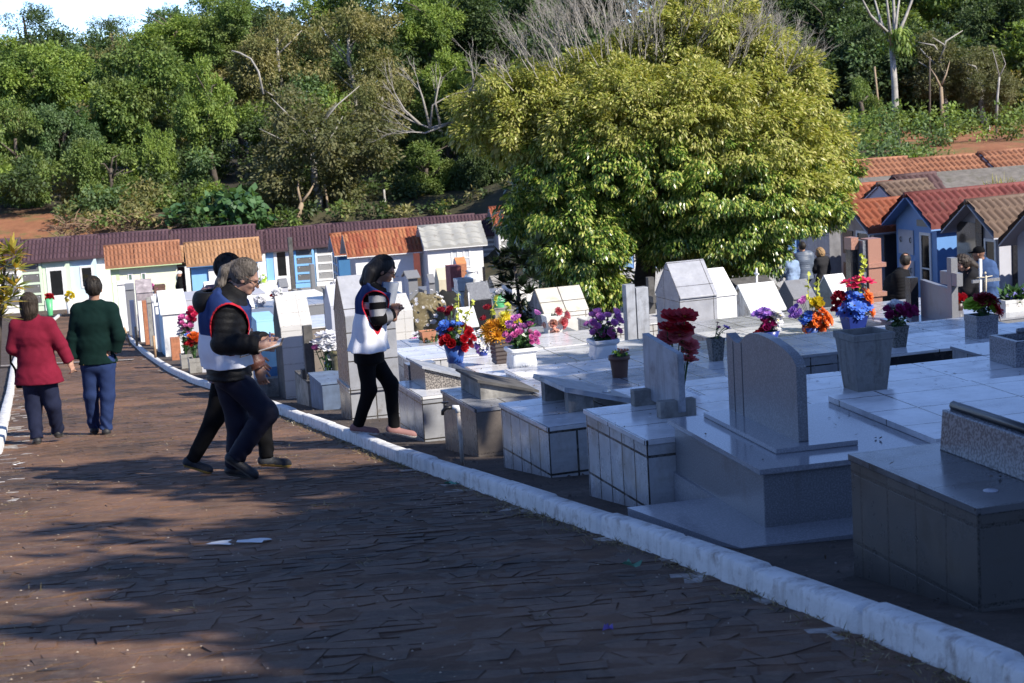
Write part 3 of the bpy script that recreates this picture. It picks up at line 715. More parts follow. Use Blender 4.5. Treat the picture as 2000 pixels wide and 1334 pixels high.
gable('small grey shrine between the pedestal shrine and the beige one', (838, 550), 53., 850, far=832, rise=.18, a=17, wall=LIL, side=GRAN, roof=GRAN, ov=.05)
gable('beige stone shrine beside the red stone slab', (857, 549), 49., 876, far=849, rise=.32, a=17, wall=BEIGE, side=BEIGE, roof=BEIGE)
rt, W, L, H = gable('rough orange brick shrine like a chimney before the grey-roofed crypt', (892, 517), 56., 911, far=885, rise=.18, a=17, wall=LIL, side=BRICK, roof=M('orange_cap', (.5, .2, .08), .8, .2, 8), h=1.8)
gable('white and blue shrine in full sun at the lane, left of the pink flowers', (317, 614), 44., 363, far=308, rise=.42, a=13, wall=LBLUE, side=WPAINT, roof=WPAINT, ov=.05, rk=.04)
gable('grey shrine with purple-stained roof further up the lane', (266, 572), 56., 298, W=1.0, rise=.34, a=13, wall=LIL, side=PURP, roof=PURP, ov=.03)
gable('small grey shrine at the far end of the lane row', (245, 566), 60., 262, W=.9, rise=.14, a=13, wall=LIL, side=GRAN, roof=GRAN, ov=.04)
gable('narrow white shrine before the dark green wall', (220, 552), 66., 227, W=.9, rise=.18, a=13, wall=WPAINT, side=WPAINT, roof=WPAINT, ov=.02)
gable('flat white shrine below the two small windows of the green crypt', (229, 556), 64., 262, W=.9, rise=.06, a=13, wall=WPAINT, side=WPAINT, roof=WPAINT, ov=.05)
gable('narrow whitewashed shrine beside the purple-stained roof', (297, 590), 49., 308, W=.7, rise=.1, a=13, wall=LIL, side=WPAINT, roof=WPAINT, ov=.02)
gable('slim grey shrine between two whitewashed ones on the lane', (287, 592), 51., 295, W=.7, rise=.1, a=13, wall=LIL, side=CONC, roof=CONC, ov=.02)
gable('white shrine cut off behind the orange blossoms', (455, 602), 38., 497, W=.9, rise=.2, a=15, wall=WPAINT, side=WPAINT, roof=WPAINT, ov=.03)
# light blue tomb with dark blue foot
rt, W, L, H = slab('light blue box tomb with a dark blue lower band, beside the clipboard', (500, 626), Y=26.6, W=1.0, right=541, a=14, side=LBLUE, top=LBLUE, lip=.0)
MB().box(-.006, L+.006, -.006, W, -.4, .42).build('painted_base', [MBLUE], rt)
MB().box(-.1, L*.9, -.22, -.01, -.3, .28).build('step', [CONC], rt, .01)
# old planter with the dark post
rt, W, L, H = slab('old concrete planter box with a dark wooden post', (600, 745), Y=23.4, far=575, right=622, a=16, side=CONC, top=CONCD, lip=.0, name='planter', cat='planter', group=None, h=.38)
MB().box(.02, .14, .12, .22, H, H+.72).build('post', [CONCD], rt, .004)
MB().box(-.02, .10, .24, .36, H, H+.12).build('block', [CONCD], rt, .004)

# ================================================================== standing stones and crosses
def _small_shrines():
    for (lb, E, Y, right, W_, rise, wl, rf) in (('tiny whitewashed shrine behind the lilac tomb', (402, 566), 58., 418, .7, .2, WPAINT, WPAINT), ('tiny grey shrine left of the dark wooden post', (548, 560), 57., 562, .7, .2, LIL, GRAN), ('tiny white shrine before the patched-roof crypt', (742, 540), 60., 762, .8, .12, WPAINT, WPAINT), ('tiny concrete shrine right of the black metal cross', (965, 556), 52., 982, .7, .2, CONC, CONC), ('tiny whitewashed shrine left of the white and blue one', (303, 596), 47., 312, .6, .15, WPAINT, WPAINT)):
        gable(lb, E, Y, right, W=W_, rise=rise, a=15, wall=wl, side=wl, roof=rf, ov=.04, rk=.02)
_small_shrines()
def standing(label, B, Y, w_, t_, h_, mat_, a=16, name='headstone', tilt=0, group='free-standing stones', poly=None):
    P = at(B[0], B[1], Y); rt = root(name, label, name.replace('_', ' '), P, R_(a), group)
    m_ = MB()
    if poly: m_.prism(poly, 0, t_, 'x')
    else: zb = g(P[0], P[1])-P[2]-.1; m_.prism([(0, zb), (w_, zb), (w_, h_), (0, h_-tilt)], 0, t_, 'x')
    m_.build('slab', [mat_], rt, .005); return rt
rt = standing('tall weathered marble post pair left of the big grey marble shrine', (1247, 660), 27.5, .16, .20, .78, MARB, 18)
MB().box(-.17, -.02, .0, .16, -.4, .84).build('second_slab', [MARB], rt, .004)
rt = root('grave_cross', 'dark stone cross behind the weathered marble posts', 'cross', at(1274, 640, 33.), R_(18), 'stone crosses')
cross(rt, 0, 0, -.1, 1.05, .5, .12, CONCD, .62, 'cross_body')
rt = root('monument', 'pink granite column monument with three ledges and a dark backing', 'monument', at(1712, 641, 29.5), R_(18))
k = 1/119.; hh = (640-462)*k
MB().box(-.115, .13, 0, .26, -.4, hh).build('column', [GRANPINK], rt, .004)
for yy in (520, 578, 630): MB().box(-.13, .20, -.03, .29, (641-yy)*k, (641-yy)*k+.075).build('ledge', [GRANPINK], rt, .004)
MB().box(-.19, -.12, .04, .28, -.4, hh-.02).build('backing', [GRANDARK], rt, .003)
MB().box(-.34, -.20, .16, .40, hh-.17, hh+.03).build('rear_block', [GRANPINK], rt, .004)
MB().box(-.33, -.21, .2, .38, -.4, hh-.172).build('rear_gap_fill', [T_BLACK], rt, .004)  # black box stands in for the dark gap below the rear block
rt = root('headstone', 'grey granite headboard with a stone cross at its near end', 'headstone', at(1857, 635, 24.3), R_(15))
MB().prism([(.06, -.05), (.84, -.05), (.84, .55), (.06, .50)], 0, .07, 'x').build('board', [GRAN], rt, .005)
MB().box(-.01, .09, -.06, .06, -.05, .93).build('cross_post', [GRAN], rt, .004)
MB().box(-.008, .088, -.20, -.062, .55, .73).build('cross_arm', [GRAN], rt, .004); MB().box(-.008, .088, .062, .26, .55, .73).build('cross_arm', [GRAN], rt, .004)
MB().box(-.14, -.02, .86, 1.02, -.3, .58).build('end_post', [T_BLACK], rt, .004)
rt = standing('red painted stone slab leaning behind the mossy rock', (884, 598), 47., .5, .30, 1.05, REDST, 17)
rt = standing('slim grey upright stone before the pale niches', (612, 585), 56., .3, .12, 1.1, GRAN, 17)
rt = standing('dark brown wooden grave post before the blue doorway', (571, 574), 60., .14, .14, 1.9, CONCD, 17, name='grave_post')
rt = standing('small black upright stone near the white vase', (592, 588), 54., .9, .06, .30, T_BLACK, 17)
rt = root('crucifix', 'thin white crucifix standing right of the bowed woman', 'crucifix', at(1917, 622, 25.4), R_(16), 'metal crosses')
c_ = MB(); c_.box(-.02, .02, -.015, .015, -.2, .86); c_.build('upright', [WPAINT], rt, .003)
MB().box(.021, .30, -.02, .02, .52, .565).build('cross_bar', [GRAN], rt, .003); MB().box(-.14, -.021, -.02, .02, .52, .565).build('cross_bar', [GRAN], rt, .003)
fg_ = MB(); fg_.tube([(.05, -.05, .30), (.05, -.05, .48), (.055, -.05, .62)], [.008, .015, .014], 8); fg_.lathe([(0, -.022), (.014, -.014), (.017, 0), (.013, .016), (0, .022)], 10, c=(.05, -.04, .655)); fg_.tube([(-.08, -.03, .60), (.05, -.04, .595), (.17, -.03, .605)], [.006, .010, .006], 6); fg_.build('figure', [BEIGE], rt)
rt = root('crucifix', 'black metal cross on a dark tomb near the white urn', 'crucifix', at(947, 566, 54.), R_(16), 'metal crosses')
cross(rt, 0, 0, -.2, .9, .9, .07, T_BLACK, .45, 'cross_body')
for (px, py, Y, lab) in ((254, 668, 47, 'leaning bare wooden stake at the lane edge'), (267, 668, 46, 'short upright wooden stake at the lane edge'), (303, 690, 40, 'wooden stake in front of the white and blue shrine')):
    P = at(px, py, Y); o = MB().tube([(0, 0, -.1), (-.12 if 'leaning' in lab else 0, 0, .40)], .03, 6).build('stake', [WOOD], None, loc=tuple(P)); tag(o, lab, 'stake', 'wooden stakes')
for (px, py, Y, h_, w_, mt, lab) in ((283, 655, 52, 1.0, .25, BRICK, 'orange brick pillar between two whitewashed shrines'), (335, 690, 42, .35, .22, BRICK, 'short brick pillar by the pink flowers'), (361, 700, 38, .75, .16, CONCD, 'dark concrete post standing by the pink flowers'), (273, 640, 54, .8, .12, WPAINT, 'thin whitewashed pillar up the lane'), (257, 636, 57, .8, .14, WPAINT, 'thinner whitewashed pillar near the purple-stained shrine'), (393, 712, 36, .4, .3, LIL, 'lilac planter wall end half hidden by the companion')):
    P = at(px, py, Y); o = MB().box(0, w_, 0, w_*1.2, -.5, h_).build('pillar', [mt], None, .01, loc=tuple(P), rz=R_(13)); tag(o, lab, 'pillar', 'small pillars')

# ================================================================== crypts on the left
def crypt(label, E, Y, right, ridge_py=None, rise=.6, W=2.0, a=12, wall=WPAINT, side=None, roof=R_ORANGE, ov=.3, rk=.2, tiles=True, tw=.17, fascia=None, group='crypt houses', **k):
    return gable(label, E, Y, right, W=W, rise=rise, a=a, wall=wall, side=side or wall, roof=roof, ov=ov, rk=rk, tiles=tiles, th=.06, name='crypt', cat='crypt', group=group, tw=tw, fascia=fascia, **k)
RG = 'crypts under the maroon roof'
def mrow(label, E, Y, right, wall, feats, W=2.4):
    rt, W, L, H = crypt(label, E, Y, right, rise=.75, W=W, a=7, wall=wall, roof=R_MAROON, ov=.28, rk=.03, tw=.18, group=RG, fascia=M('dark_fascia', (.05, .03, .035), .8, .2, 5))
    feats(rt, L, H); return rt
def f_niche(fm, pl, nc, nr): return lambda rt, L, H: niches(rt, 'front', .02, L-.02, .25, H-.08, nc, nr, fm, pl)
def f_door(x0, x1, z0=.5, z1=2.0):
    return lambda rt, L, H: (window(rt, 'front', L*x0, L*x1, z0, z1, fw=.16, nm='door', split=False), MB().box(.0, L, -.14, -.03, -.3, z0-.02).build('step', [WPAINT], rt, .01))
mrow('maroon-roofed crypt with white-framed niches, leftmost in its row', (-70, 512), 84., 35, WPAINT, f_niche(WPAINT, PLQ, 2, 4))
mrow('maroon-roofed crypt with light green niche frames', (36, 509), 84.5, 79, MINT, f_niche(MINT, PLQ, 1, 4))
mrow('maroon-roofed pale green crypt with a white-framed glass door', (80, 505), 84.7, 134, MINT, f_door(.14, .82))
mrow('maroon-roofed pale blue crypt with a dark square window', (135, 501), 85., 186, PBLUE, lambda rt, L, H: (window(rt, 'front', L*.36, L*.86, .9, 1.95, fw=.08, split=False), MB().box(0, L, -.12, -.03, -.3, .45).build('step', [WPAINT], rt, .01)))
mrow('maroon-roofed crypt mostly hidden behind the green one', (187, 497), 85.5, 330, WPAINT, lambda rt, L, H: window(rt, 'front', L*.4, L*.6, .7, 1.9))
mrow('maroon-roofed crypt mostly hidden behind the bright blue one', (331, 488), 86.5, 500, WPAINT, lambda rt, L, H: window(rt, 'front', L*.4, L*.6, .7, 1.9))
mrow('narrow maroon-roofed white crypt left of the blue glass door', (501, 489), 87.6, 517, WPAINT, lambda rt, L, H: MB().box(.1, L-.1, -.05, .02, .3, 1.4).build('panel', [WPAINT], rt))
mrow('maroon-roofed sky blue crypt with a white-framed glass door', (518, 486), 87.9, 571, SKYB, f_door(.28, .84))
mrow('maroon-roofed crypt with sky blue niche frames', (572, 481), 88.3, 612, SKYB, f_niche(SKYB, PLQ, 1, 4))
mrow('maroon-roofed crypt with white niche frames and pale plaques', (613, 477), 88.6, 650, WPAINT, f_niche(WPAINT, PLQL, 1, 4))
mrow('maroon-roofed crypt mostly hidden behind the patched red roof', (651, 474), 89., 800, M('brown_red_paint', (.13, .035, .03), .6, .2, 4), lambda rt, L, H: window(rt, 'front', L*.2, L*.4, .7, 1.9))
mrow('maroon-roofed crypt mostly hidden behind the grey-roofed white one', (801, 463), 90.5, 932, M('brown_red_paint', (.13, .035, .03), .6, .2, 4), lambda rt, L, H: window(rt, 'front', L*.7, L*.9, .7, 1.9))
mrow('maroon-roofed white crypt with one column of pale niches', (933, 456), 91.5, 968, WPAINT, f_niche(WPAINT, PLQL, 1, 4))
rt, W, L, H = crypt('orange-roofed niche crypt beside the big tree', (972, 440), 90., 1060, rise=.75, W=2.4, a=8, wall=WPAINT, roof=R_ORANGE2, ov=.2, rk=.25); niches(rt, 'front', .0, L, .2, H-.1, 2, 4, WPAINT, PLQL)
# the four crypts before the row
rt, W, L, H = crypt('pale green crypt under an orange tile roof with two slim windows', (215, 516), 77., 344, rise=.62, W=1.9, a=12, wall=M('shaded_gable_green', (.10, .20, .06), .6, .1, 3), side=LGREEN2, roof=R_ORANGE, ov=.32, rk=.22, fascia=LGREEN)  # left gable darkened: its shade is put into the green
window(rt, 'front', L*.25, L*.32, .75, 1.75, fw=.04, split=False, glass=M('green_pane', (.12, .2, .16), .3, .1, 4)); window(rt, 'front', L*.45, L*.52, .75, 1.75, fw=.04, split=False, glass=M('green_pane', (.12, .2, .16), .3, .1, 4))
MB().box(-.02, .35, -.05, .03, -.3, H-.05).build('corner_band', [LGREEN], rt)
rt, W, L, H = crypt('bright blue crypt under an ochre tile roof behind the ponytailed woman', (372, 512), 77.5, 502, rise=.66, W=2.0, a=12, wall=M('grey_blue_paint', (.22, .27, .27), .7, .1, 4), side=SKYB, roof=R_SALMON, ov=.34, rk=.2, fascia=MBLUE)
MB().box(-.01, L+.01, -.03, .03, -.5, .42).build('painted_base', [MBLUE], rt)
MB().box(L*.25, L*.62, -.10, .02, .5, 1.75).build('panel', [WPAINT], rt, .02); window(rt, 'front', L*.78, L*.97, .3, 1.95, split=False)
rt, W, L, H = crypt('small ochre-roofed crypt squeezed between the green and blue ones', (346, 516), 80., 360, rise=.6, W=2., a=12, wall=CONC, roof=R_SALMON, ov=.2, rk=.12)
MB().box(.02, L-.05, -.04, .02, -.2, 1.9).build('door', [M('brown_red_paint', (.13, .035, .03), .6, .2, 4)], rt, .01)
rt, W, L, H = crypt('white crypt under a patched red and orange tile roof', (693, 493), 77., 806, rise=.72, W=1.7, a=13, wall=LIL, side=WPAINT, roof=R_MIX, ov=.26, rk=.38)
on_front(rt, 'letter_slot', L*.22, L*.36, H-.38, H-.33, [LIL]); on_front(rt, 'letter_slot', L*.62, L*.72, .9, .95, [LIL])
rt, W, L, H = crypt('blue niche crypt with red tiles beside the patched-roof white one', (660, 494), 81., 684, rise=.7, W=1.9, a=13, wall=SKYB, side=MBLUE, roof=R_MIX, ov=.2, rk=.2)
niches(rt, 'gable', .1, 1.8, .2, H-.15, 2, 4, SKYB, PLQ)
rt, W, L, H = crypt('white crypt under a grey sheet roof with two narrow windows', (834, 481), 76.5, 942, rise=.70, W=1.9, a=13, wall=M('shaded_gable_white', (.62, .63, .66), .6, .06, 3), side=WPAINT, roof=R_GREY, ov=.22, rk=.18, tiles=True, tw=.6)  # white gable end greyed, shade painted into its colour
for f0 in (.42, .64):
    window(rt, 'front', L*f0, L*(f0+.13), 1.15, 2.0, fw=.06, glass=M('pale_pane', (.55, .58, .62), .3, .1, 4))

# ================================================================== crypts on the right, gable fronts towards the lane
RGR = 'gabled crypts on the right'
def rcrypt(label, E, Y, far, right=None, L=None, W=None, rise=.75, a=20, wall=HBLUE, side=None, roof=R_RED, ov=.22, rk=.30, tw=.2, **k):
    return gable(label, E, Y, right, far=far, W=W, L=L, rise=rise, a=a, wall=wall, side=side or wall, roof=roof, ov=ov, rk=rk, tiles=True, th=.06, name='crypt', cat='crypt', group=RGR, tw=tw, fascia=k.pop('fascia', LIL), **k)
rt, W, L, H = rcrypt('blue crypt with red tile roof and dark glass door', (1829, 437), 44., 1750, L=3.1, rise=.62, wall=HBLUE, side=M('deep_house_blue', (.12, .27, .58), .5, .07, 2), fascia=HBLUE)
for z0 in (H-.85, H-1.62, H-2.4): on_gable(rt, 'niche_plaque', W*.56, W*.93, z0, z0+.62, [M('pale_blue_stone', (.42, .47, .58), .3, .1, 4)], .025); 
kn = MB()
for z0 in (H-.55, H-1.32):
    for yy in (W*.62, W*.86): kn.tube([(-.03, yy, z0), (-.06, yy, z0+.05), (-.06, yy, z0+.1), (-.03, yy, z0+.13)], .014, 6)
kn.build('niche_ring', [CONCD], rt)
window(rt, 'gable', W*.13, W*.40, .10, H-.25, fw=.07, nm='door'); on_gable(rt, 'name_plate', W*.13, W*.46, H-.10, H+.06, [M('bronze', (.25, .24, .2), .4, .2, 20)], .03)
vn = MB()
for i in range(3): vn.lathe([(0, 0), (.055, 0), (.055, .01), (0, .01)], 12, c=(0, 0, 0))
rt, W, L, H = rcrypt('grey marble crypt with a red tile roof left of the blue one', (1706, 446), 46., 1641, L=2.6, rise=.55, wall=M('grey_marble', (.22, .22, .235), .2, .3, 3, stain=((.12, .12, .13), .4, 2)), side=LIL, roof=R_ORANGE2)
for z0 in (H-.75, H-1.6, H-2.45): on_gable(rt, 'niche_plaque', W*.62, W*.92, z0, z0+.62, [M('black_plaque', (.03, .03, .035), .15, .2, 3)], .02)
window(rt, 'gable', W*.1, W*.5, -.1, H-.1, glass=MIRROR, nm='door', split=False); MB().box(.3, 1.0, -.03, .03, .0, H-.2).build('side_door', [MIRROR], rt, .01)
rt, W, L, H = rcrypt('tan-roofed crypt with reflecting glass front behind the bowed woman', (1951, 452), 41.5, 1868, L=3.0, rise=.60, wall=M('grey_lilac_stone', (.30, .30, .35), .3, .1, 3), side=LIL, roof=R_TAN)
on_gable(rt, 'glass_front', W*.52, W*.96, .1, H+.15, [MIRROR], .03); on_gable(rt, 'black_pier', W*.36, W*.50, -.2, H+.25, [T_BLACK], .05); window(rt, 'gable', W*.06, W*.33, .0, H-.2, nm='door')
for x0 in (.35, .95, 1.6): MB().box(x0, x0+.28, -.04, .03, -.1, H-.25).build('side_pier', [T_BLACK], rt, .004)
rt, W, L, H = rcrypt('crypt at the right margin with only its eave showing', (2075, 472), 38.5, 1987, L=2.6, rise=.6, wall=LIL, side=LIL, roof=R_TAN, ov=.3)
window(rt, 'gable', W*.3, W*.7, .0, H-.4, nm='door')
rt, W, L, H = rcrypt('tall grey tiled crypt wall beside the hanging branches', (1619, 446), 49., 1563, L=2.2, rise=.5, wall=T_GREYBIG, side=M('grey_marble', (.22, .22, .235), .2, .3, 3), roof=R_ORANGE2, rk=.05, ov=.05)
rt, W, L, H = rcrypt('bright orange tiled roof behind the grey marble crypt', (1650, 414), 52., 1600, L=2.1, rise=.6, wall=LIL, roof=R_ORANGE2, rk=.1)
rt, W, L, H = rcrypt('small pinkish roof between the bright orange and red ones', (1752, 402), 50., 1730, right=1842, W=1.8, rise=.5, wall=LIL, roof=R_TAN, rk=.05)
rt, W, L, H = rcrypt('dark glazed roof crypt in the second line on the right', (1770, 381), 53., 1730, right=1842, rise=.45, wall=HBLUE, roof=R_DARK, rk=.1)
for (lb, E, Y, right, W_) in (('mossy concrete roof below the long orange roofs, left one', (1685, 384), 57., 1805, 2.2), ('mossy concrete roof with a grass tuft, right one', (1835, 373), 56., 2040, 2.4)):
    gable(lb, E, Y, right, W=W_, rise=.42, a=14, wall=LIL, side=LIL, roof=R_CONC, ov=.2, rk=.1, th=.08, name='crypt', cat='crypt', group=RGR)
for (lb, E, Y, right, W_) in (('long orange tiled crypt roof nearest the big tree', (1655, 361), 61., 1802, 2.6), ('middle one of the long orange tiled crypt roofs', (1806, 355), 61.5, 1946, 2.6), ('highest long orange tiled crypt roof at the right margin', (1950, 340), 62., 2100, 2.6)):
    crypt(lb, E, Y, right, rise=.62, W=W_, a=13, wall=LIL, roof=R_ORANGE, ov=.2, rk=.05, tw=.2, group=RGR)
# shaded crypt fronts seen under the crown of the big tree
for (lb, E, Y, right, wl) in (('blue crypt front shaded by the big tree', (1215, 470), 66., 1285, HBLUE), ('grey crypt front shaded by the big tree', (1286, 468), 66.5, 1325, LIL), ('tan crypt front shaded by the big tree', (1326, 466), 67., 1362, TAN), ('yellow crypt front shaded by the big tree', (1363, 464), 67.5, 1420, YELL), ('pale crypt front under the right branches', (1421, 462), 68., 1500, PBLUE), ('sky blue crypt front behind the denim woman', (1501, 458), 62., 1562, HBLUE)):
    rt, W, L, H = crypt(lb, E, Y, right, rise=.5, W=2.2, a=12, wall=wl, roof=R_ORANGE2, ov=.25, rk=.0, group=RGR); window(rt, 'front', L*.3, L*.6, .2, 1.9, nm='door')
o = MB().box(0, 7.5, 0, .25, -.6, .28).build('low_wall', [MWASH], None, .02, loc=tuple(at(1150, 546, 58.)), rz=R_(-10)); tag(o, 'low whitewashed wall seen under the big tree', 'wall')
# ================================================================== vegetation
BARK = M('bark', (.10, .08, .065), .9, .35, 6, .4, 20)
BARKP = M('pale_bark', (.36, .34, .31), .85, .3, 5, .3, 20, stain=((.12, .11, .10), .3, 4))
BARKT = M('tan_bark', (.32, .24, .16), .85, .3, 5, .3, 20)
TWIG = M('bare_twig', (.30, .28, .25), .9, .3, 5)
L_DEEP = [(0, (.018, .040, .012)), (.5, (.030, .065, .018)), (1, (.055, .10, .030))]
_PT = dict(mid=(.17, .22, .06), bright=(.10, .17, .04), olive=(.13, .16, .05), brown=(.11, .13, .045), dark=(.075, .12, .04), blue=(.09, .17, .045))
LM = dict(
 mid=leafmat('mid_green_leaf', [(0, (0.087, 0.146, 0.036)), (.5, (0.144, 0.230, 0.054)), (1, (0.246, 0.331, 0.084))], gloss=.6, patch=(_PT['mid'], .55)),
 bright=leafmat('bright_green_leaf', [(0, (0.144, 0.230, 0.042)), (.5, (0.231, 0.331, 0.059)), (1, (0.347, 0.433, 0.103))], gloss=.6, patch=(_PT['bright'], .55)),
 olive=leafmat('olive_leaf', [(0, (0.174, 0.178, 0.059)), (.5, (0.275, 0.255, 0.103)), (1, (0.405, 0.357, 0.156))], gloss=.6, patch=(_PT['olive'], .55)),
 brown=leafmat('brown_green_leaf', [(0, (0.104, 0.113, 0.048)), (.5, (0.165, 0.170, 0.074)), (1, (0.235, 0.217, 0.104))], gloss=.6, patch=(_PT['brown'], .55)),
 dark=leafmat('dark_green_leaf', [(0, (0.037, 0.064, 0.022)), (.5, (0.064, 0.108, 0.036)), (1, (0.116, 0.172, 0.054))], gloss=.6, patch=(_PT['dark'], .55)),
 blue=leafmat('blue_green_leaf', [(0, (0.080, 0.140, 0.059)), (.5, (0.124, 0.204, 0.084)), (1, (0.203, 0.280, 0.120))], gloss=.6, patch=(_PT['blue'], .55)),
)
def lobes_cloud(C, Rr, n_per, spread=.45, L=.26, Wd=.14, droop=.15, fill=.25, flat=.8, sub=26, subr=.30):
    """C (k,3) lobe centres, Rr (k,) radii -> leaf mesh arrays: leaves gathered in sub-clumps over each lobe"""
    Ps = []; Os = []
    for c, r in zip(C, Rr):
        ns = max(6, int(sub*r*r)); d = unit(ns); d[:, 2] *= flat
        sc = c + d*r*RNG.uniform(.62, 1.02, (ns, 1)); nl = max(4, int(n_per*r*r/ns)) if n_per else 10
        o = unit(ns*nl); rad = subr*np.cbrt(RNG.uniform(.15, 1, (ns*nl, 1)))*np.repeat(RNG.uniform(.6, 1.35, (ns, 1)), nl, 0)
        o2 = o*rad; o2[:, 2] *= .65
        Ps.append(np.repeat(sc, nl, 0)+o2); Os.append(np.repeat(d, nl, 0)*.8+o*.7)
        nf = int(ns*nl*fill); Ps.append(c+unit(nf)*r*RNG.uniform(.1, .8, (nf, 1))); Os.append(unit(nf))
    P = np.concatenate(Ps); O = np.concatenate(Os); n = len(P)
    D = O + unit(n)*.7; D[:, 2] -= droop*2.2
    N = O + unit(n)*.6 + np.array([0, 0, .5])
    return leaves(P, D, N, L*RNG.uniform(.6, 1.3, n), Wd*RNG.uniform(.7, 1.25, n))
def crown_variant(name, mat_, k=17, R0=3., flat=.8, n_per=1250, L=.175, Wd=.098, spread=.66, squash=.8, lob=(.22, .44)):
    d = unit(k); C = d*R0*RNG.uniform(.35, spread+.1, (k, 1)); C[:, 2] *= squash
    Rr = R0*RNG.uniform(lob[0], lob[1], k)
    V, q = lobes_cloud(C, Rr, n_per, L=L, Wd=Wd, flat=flat)
    return rawmesh('crown', V, q, mat_)
CV = {}
for key, kw in (('mid', {}), ('bright', dict(k=20, lob=(.18, .36))), ('olive', dict(L=.16, Wd=.07, n_per=900, k=20, lob=(.16, .36))), ('brown', dict(L=.15, Wd=.075, n_per=1300, k=26, lob=(.16, .34))), ('dark', dict(k=18)), ('blue', dict(k=18, lob=(.18, .38), squash=.9))):
    CV[key] = [crown_variant('crown', LM[key], **kw) for _ in range(2)]
CV['flat'] = [crown_variant('crown', LM['dark'], k=12, squash=.25, lob=(.18, .3), n_per=300, spread=.85)]
def limbs(mb, base, top, r0, r1, nb, reach, mat_i=0, wob=.3):
    pts = [np.array(base, float)+(np.array(top)-np.array(base))*t+np.array([random.uniform(-wob, wob), random.uniform(-wob, wob), 0])*(t*(1-t)*3) for t in np.linspace(0, 1, 6)]
    mb.tube(pts, list(np.linspace(r0, r1, 6)), 7, mat_i)
    for i in range(nb):
        t = random.uniform(.45, 1.); s = pts[0]+(pts[-1]-pts[0])*t
        a = random.uniform(0, 6.28); e = s+np.array([math.cos(a), math.sin(a), random.uniform(.5, 1.1)])*reach*random.uniform(.5, 1)
        mid = (s+e)/2+np.array([random.uniform(-.3, .3), random.uniform(-.3, .3), .2])
        mb.tube([s, mid, e], [r1*.75, r1*.5, r1*.2], 5, mat_i)
    return pts
KIND_WORDS = dict(mid='mid green', bright='bright green', olive='greyish olive', brown='brownish green', dark='dark green', blue='bluish green', flat='dark flat-topped')
forest = [  # px, py of crown centre, width px, height px, depth, kind, what singles it out
 (50, 40, 150, 46, 138, 'flat', 'against the sky at the top left corner'),
 (215, 52, 100, 40, 138, 'flat', 'right of the sky gap'),
 (65, 145, 190, 150, 122, 'bright', 'below the flat crown at the left edge'),
 (30, 300, 150, 190, 112, 'mid', 'hung with vines at the left edge'),
 (120, 265, 150, 160, 114, 'blue', 'over the dark hollow on the left'),
 (255, 200, 230, 210, 118, 'mid', 'with pale limbs in the middle of the left wood'),
 (345, 75, 180, 95, 130, 'bright', 'under the sky gap'),
 (405, 215, 150, 190, 114, 'bright', 'between the pale-limbed tree and the round brown one'),
 (310, 320, 90, 160, 109, 'bright', 'draped low over a leaning trunk'),
 (205, 350, 150, 140, 107, 'mid', 'small and low above the brush pile'),
 (545, 95, 200, 170, 124, 'olive', 'under the lamp-like bare limb'),
 (680, 90, 210, 190, 124, 'olive', 'above the round brown tree'),
 (610, 290, 330, 250, 104, 'brown', 'broad and round, on a pale forked trunk'),
 (745, 215, 150, 170, 113, 'olive', 'beside the bare white limb'),
 (835, 55, 130, 120, 128, 'bright', 'left of the top of the big tree'),
 (865, 165, 150, 120, 118, 'bright', 'behind the bare white limb'),
 (960, 60, 220, 160, 130, 'dark', 'rising behind the left shoulder of the big tree'),
 (835, 340, 150, 110, 107, 'mid', 'low behind the maroon roofs'),
 (925, 340, 130, 160, 106, 'dark', 'touching the big tree low on its left'),
 (450, 60, 150, 120, 130, 'mid', 'filling the upper left wood'),
 (1600, 70, 230, 190, 100, 'dark', 'right behind the shoulder of the big tree'),
 (1700, 130, 150, 170, 94, 'dark', 'left of the pale bare trunk'),
 (1850, 130, 190, 140, 90, 'brown', 'on a short tan trunk right of the pale bare one'),
 (1960, 60, 170, 150, 96, 'dark', 'in the top right corner'),
 (1930, 170, 130, 110, 88, 'brown', 'over a thin crooked stem near the right edge'),
 (1680, 215, 90, 110, 86, 'mid', 'low beside the right flank of the big tree'),
]
for i, (px, py, wpx, hpx, Y, kd, what) in enumerate(forest):
    P = at(px, py, Y); s = Y*1.012/F_PX; rw = wpx*s/2; rh = hpx*s/2; zg = g(P[0], P[1])
    rt = root('tree', KIND_WORDS[kd]+' tree '+what, 'tree', (P[0], P[1], zg), random.uniform(0, 6.3), 'trees of the wood')
    cr = link('crown', CV[kd][i % len(CV[kd])], rt); cr.location = (0, 0, P[2]-zg); k = 1/2.75
    cr.scale = (rw*k, rw*k, rh*k/.78)
    if kd == 'flat': cr.scale = (rw*k, rw*k, rw*k*.9)
    mb = MB(); limbs(mb, (0, 0, -.5), (random.uniform(-.4, .4), random.uniform(-.4, .4), P[2]-zg+rh*.3), .16+rw*.03, .09, 7, rw*.75)
    mb.build('trunk', [BARKP if kd in ('olive', 'brown') else BARK], rt)
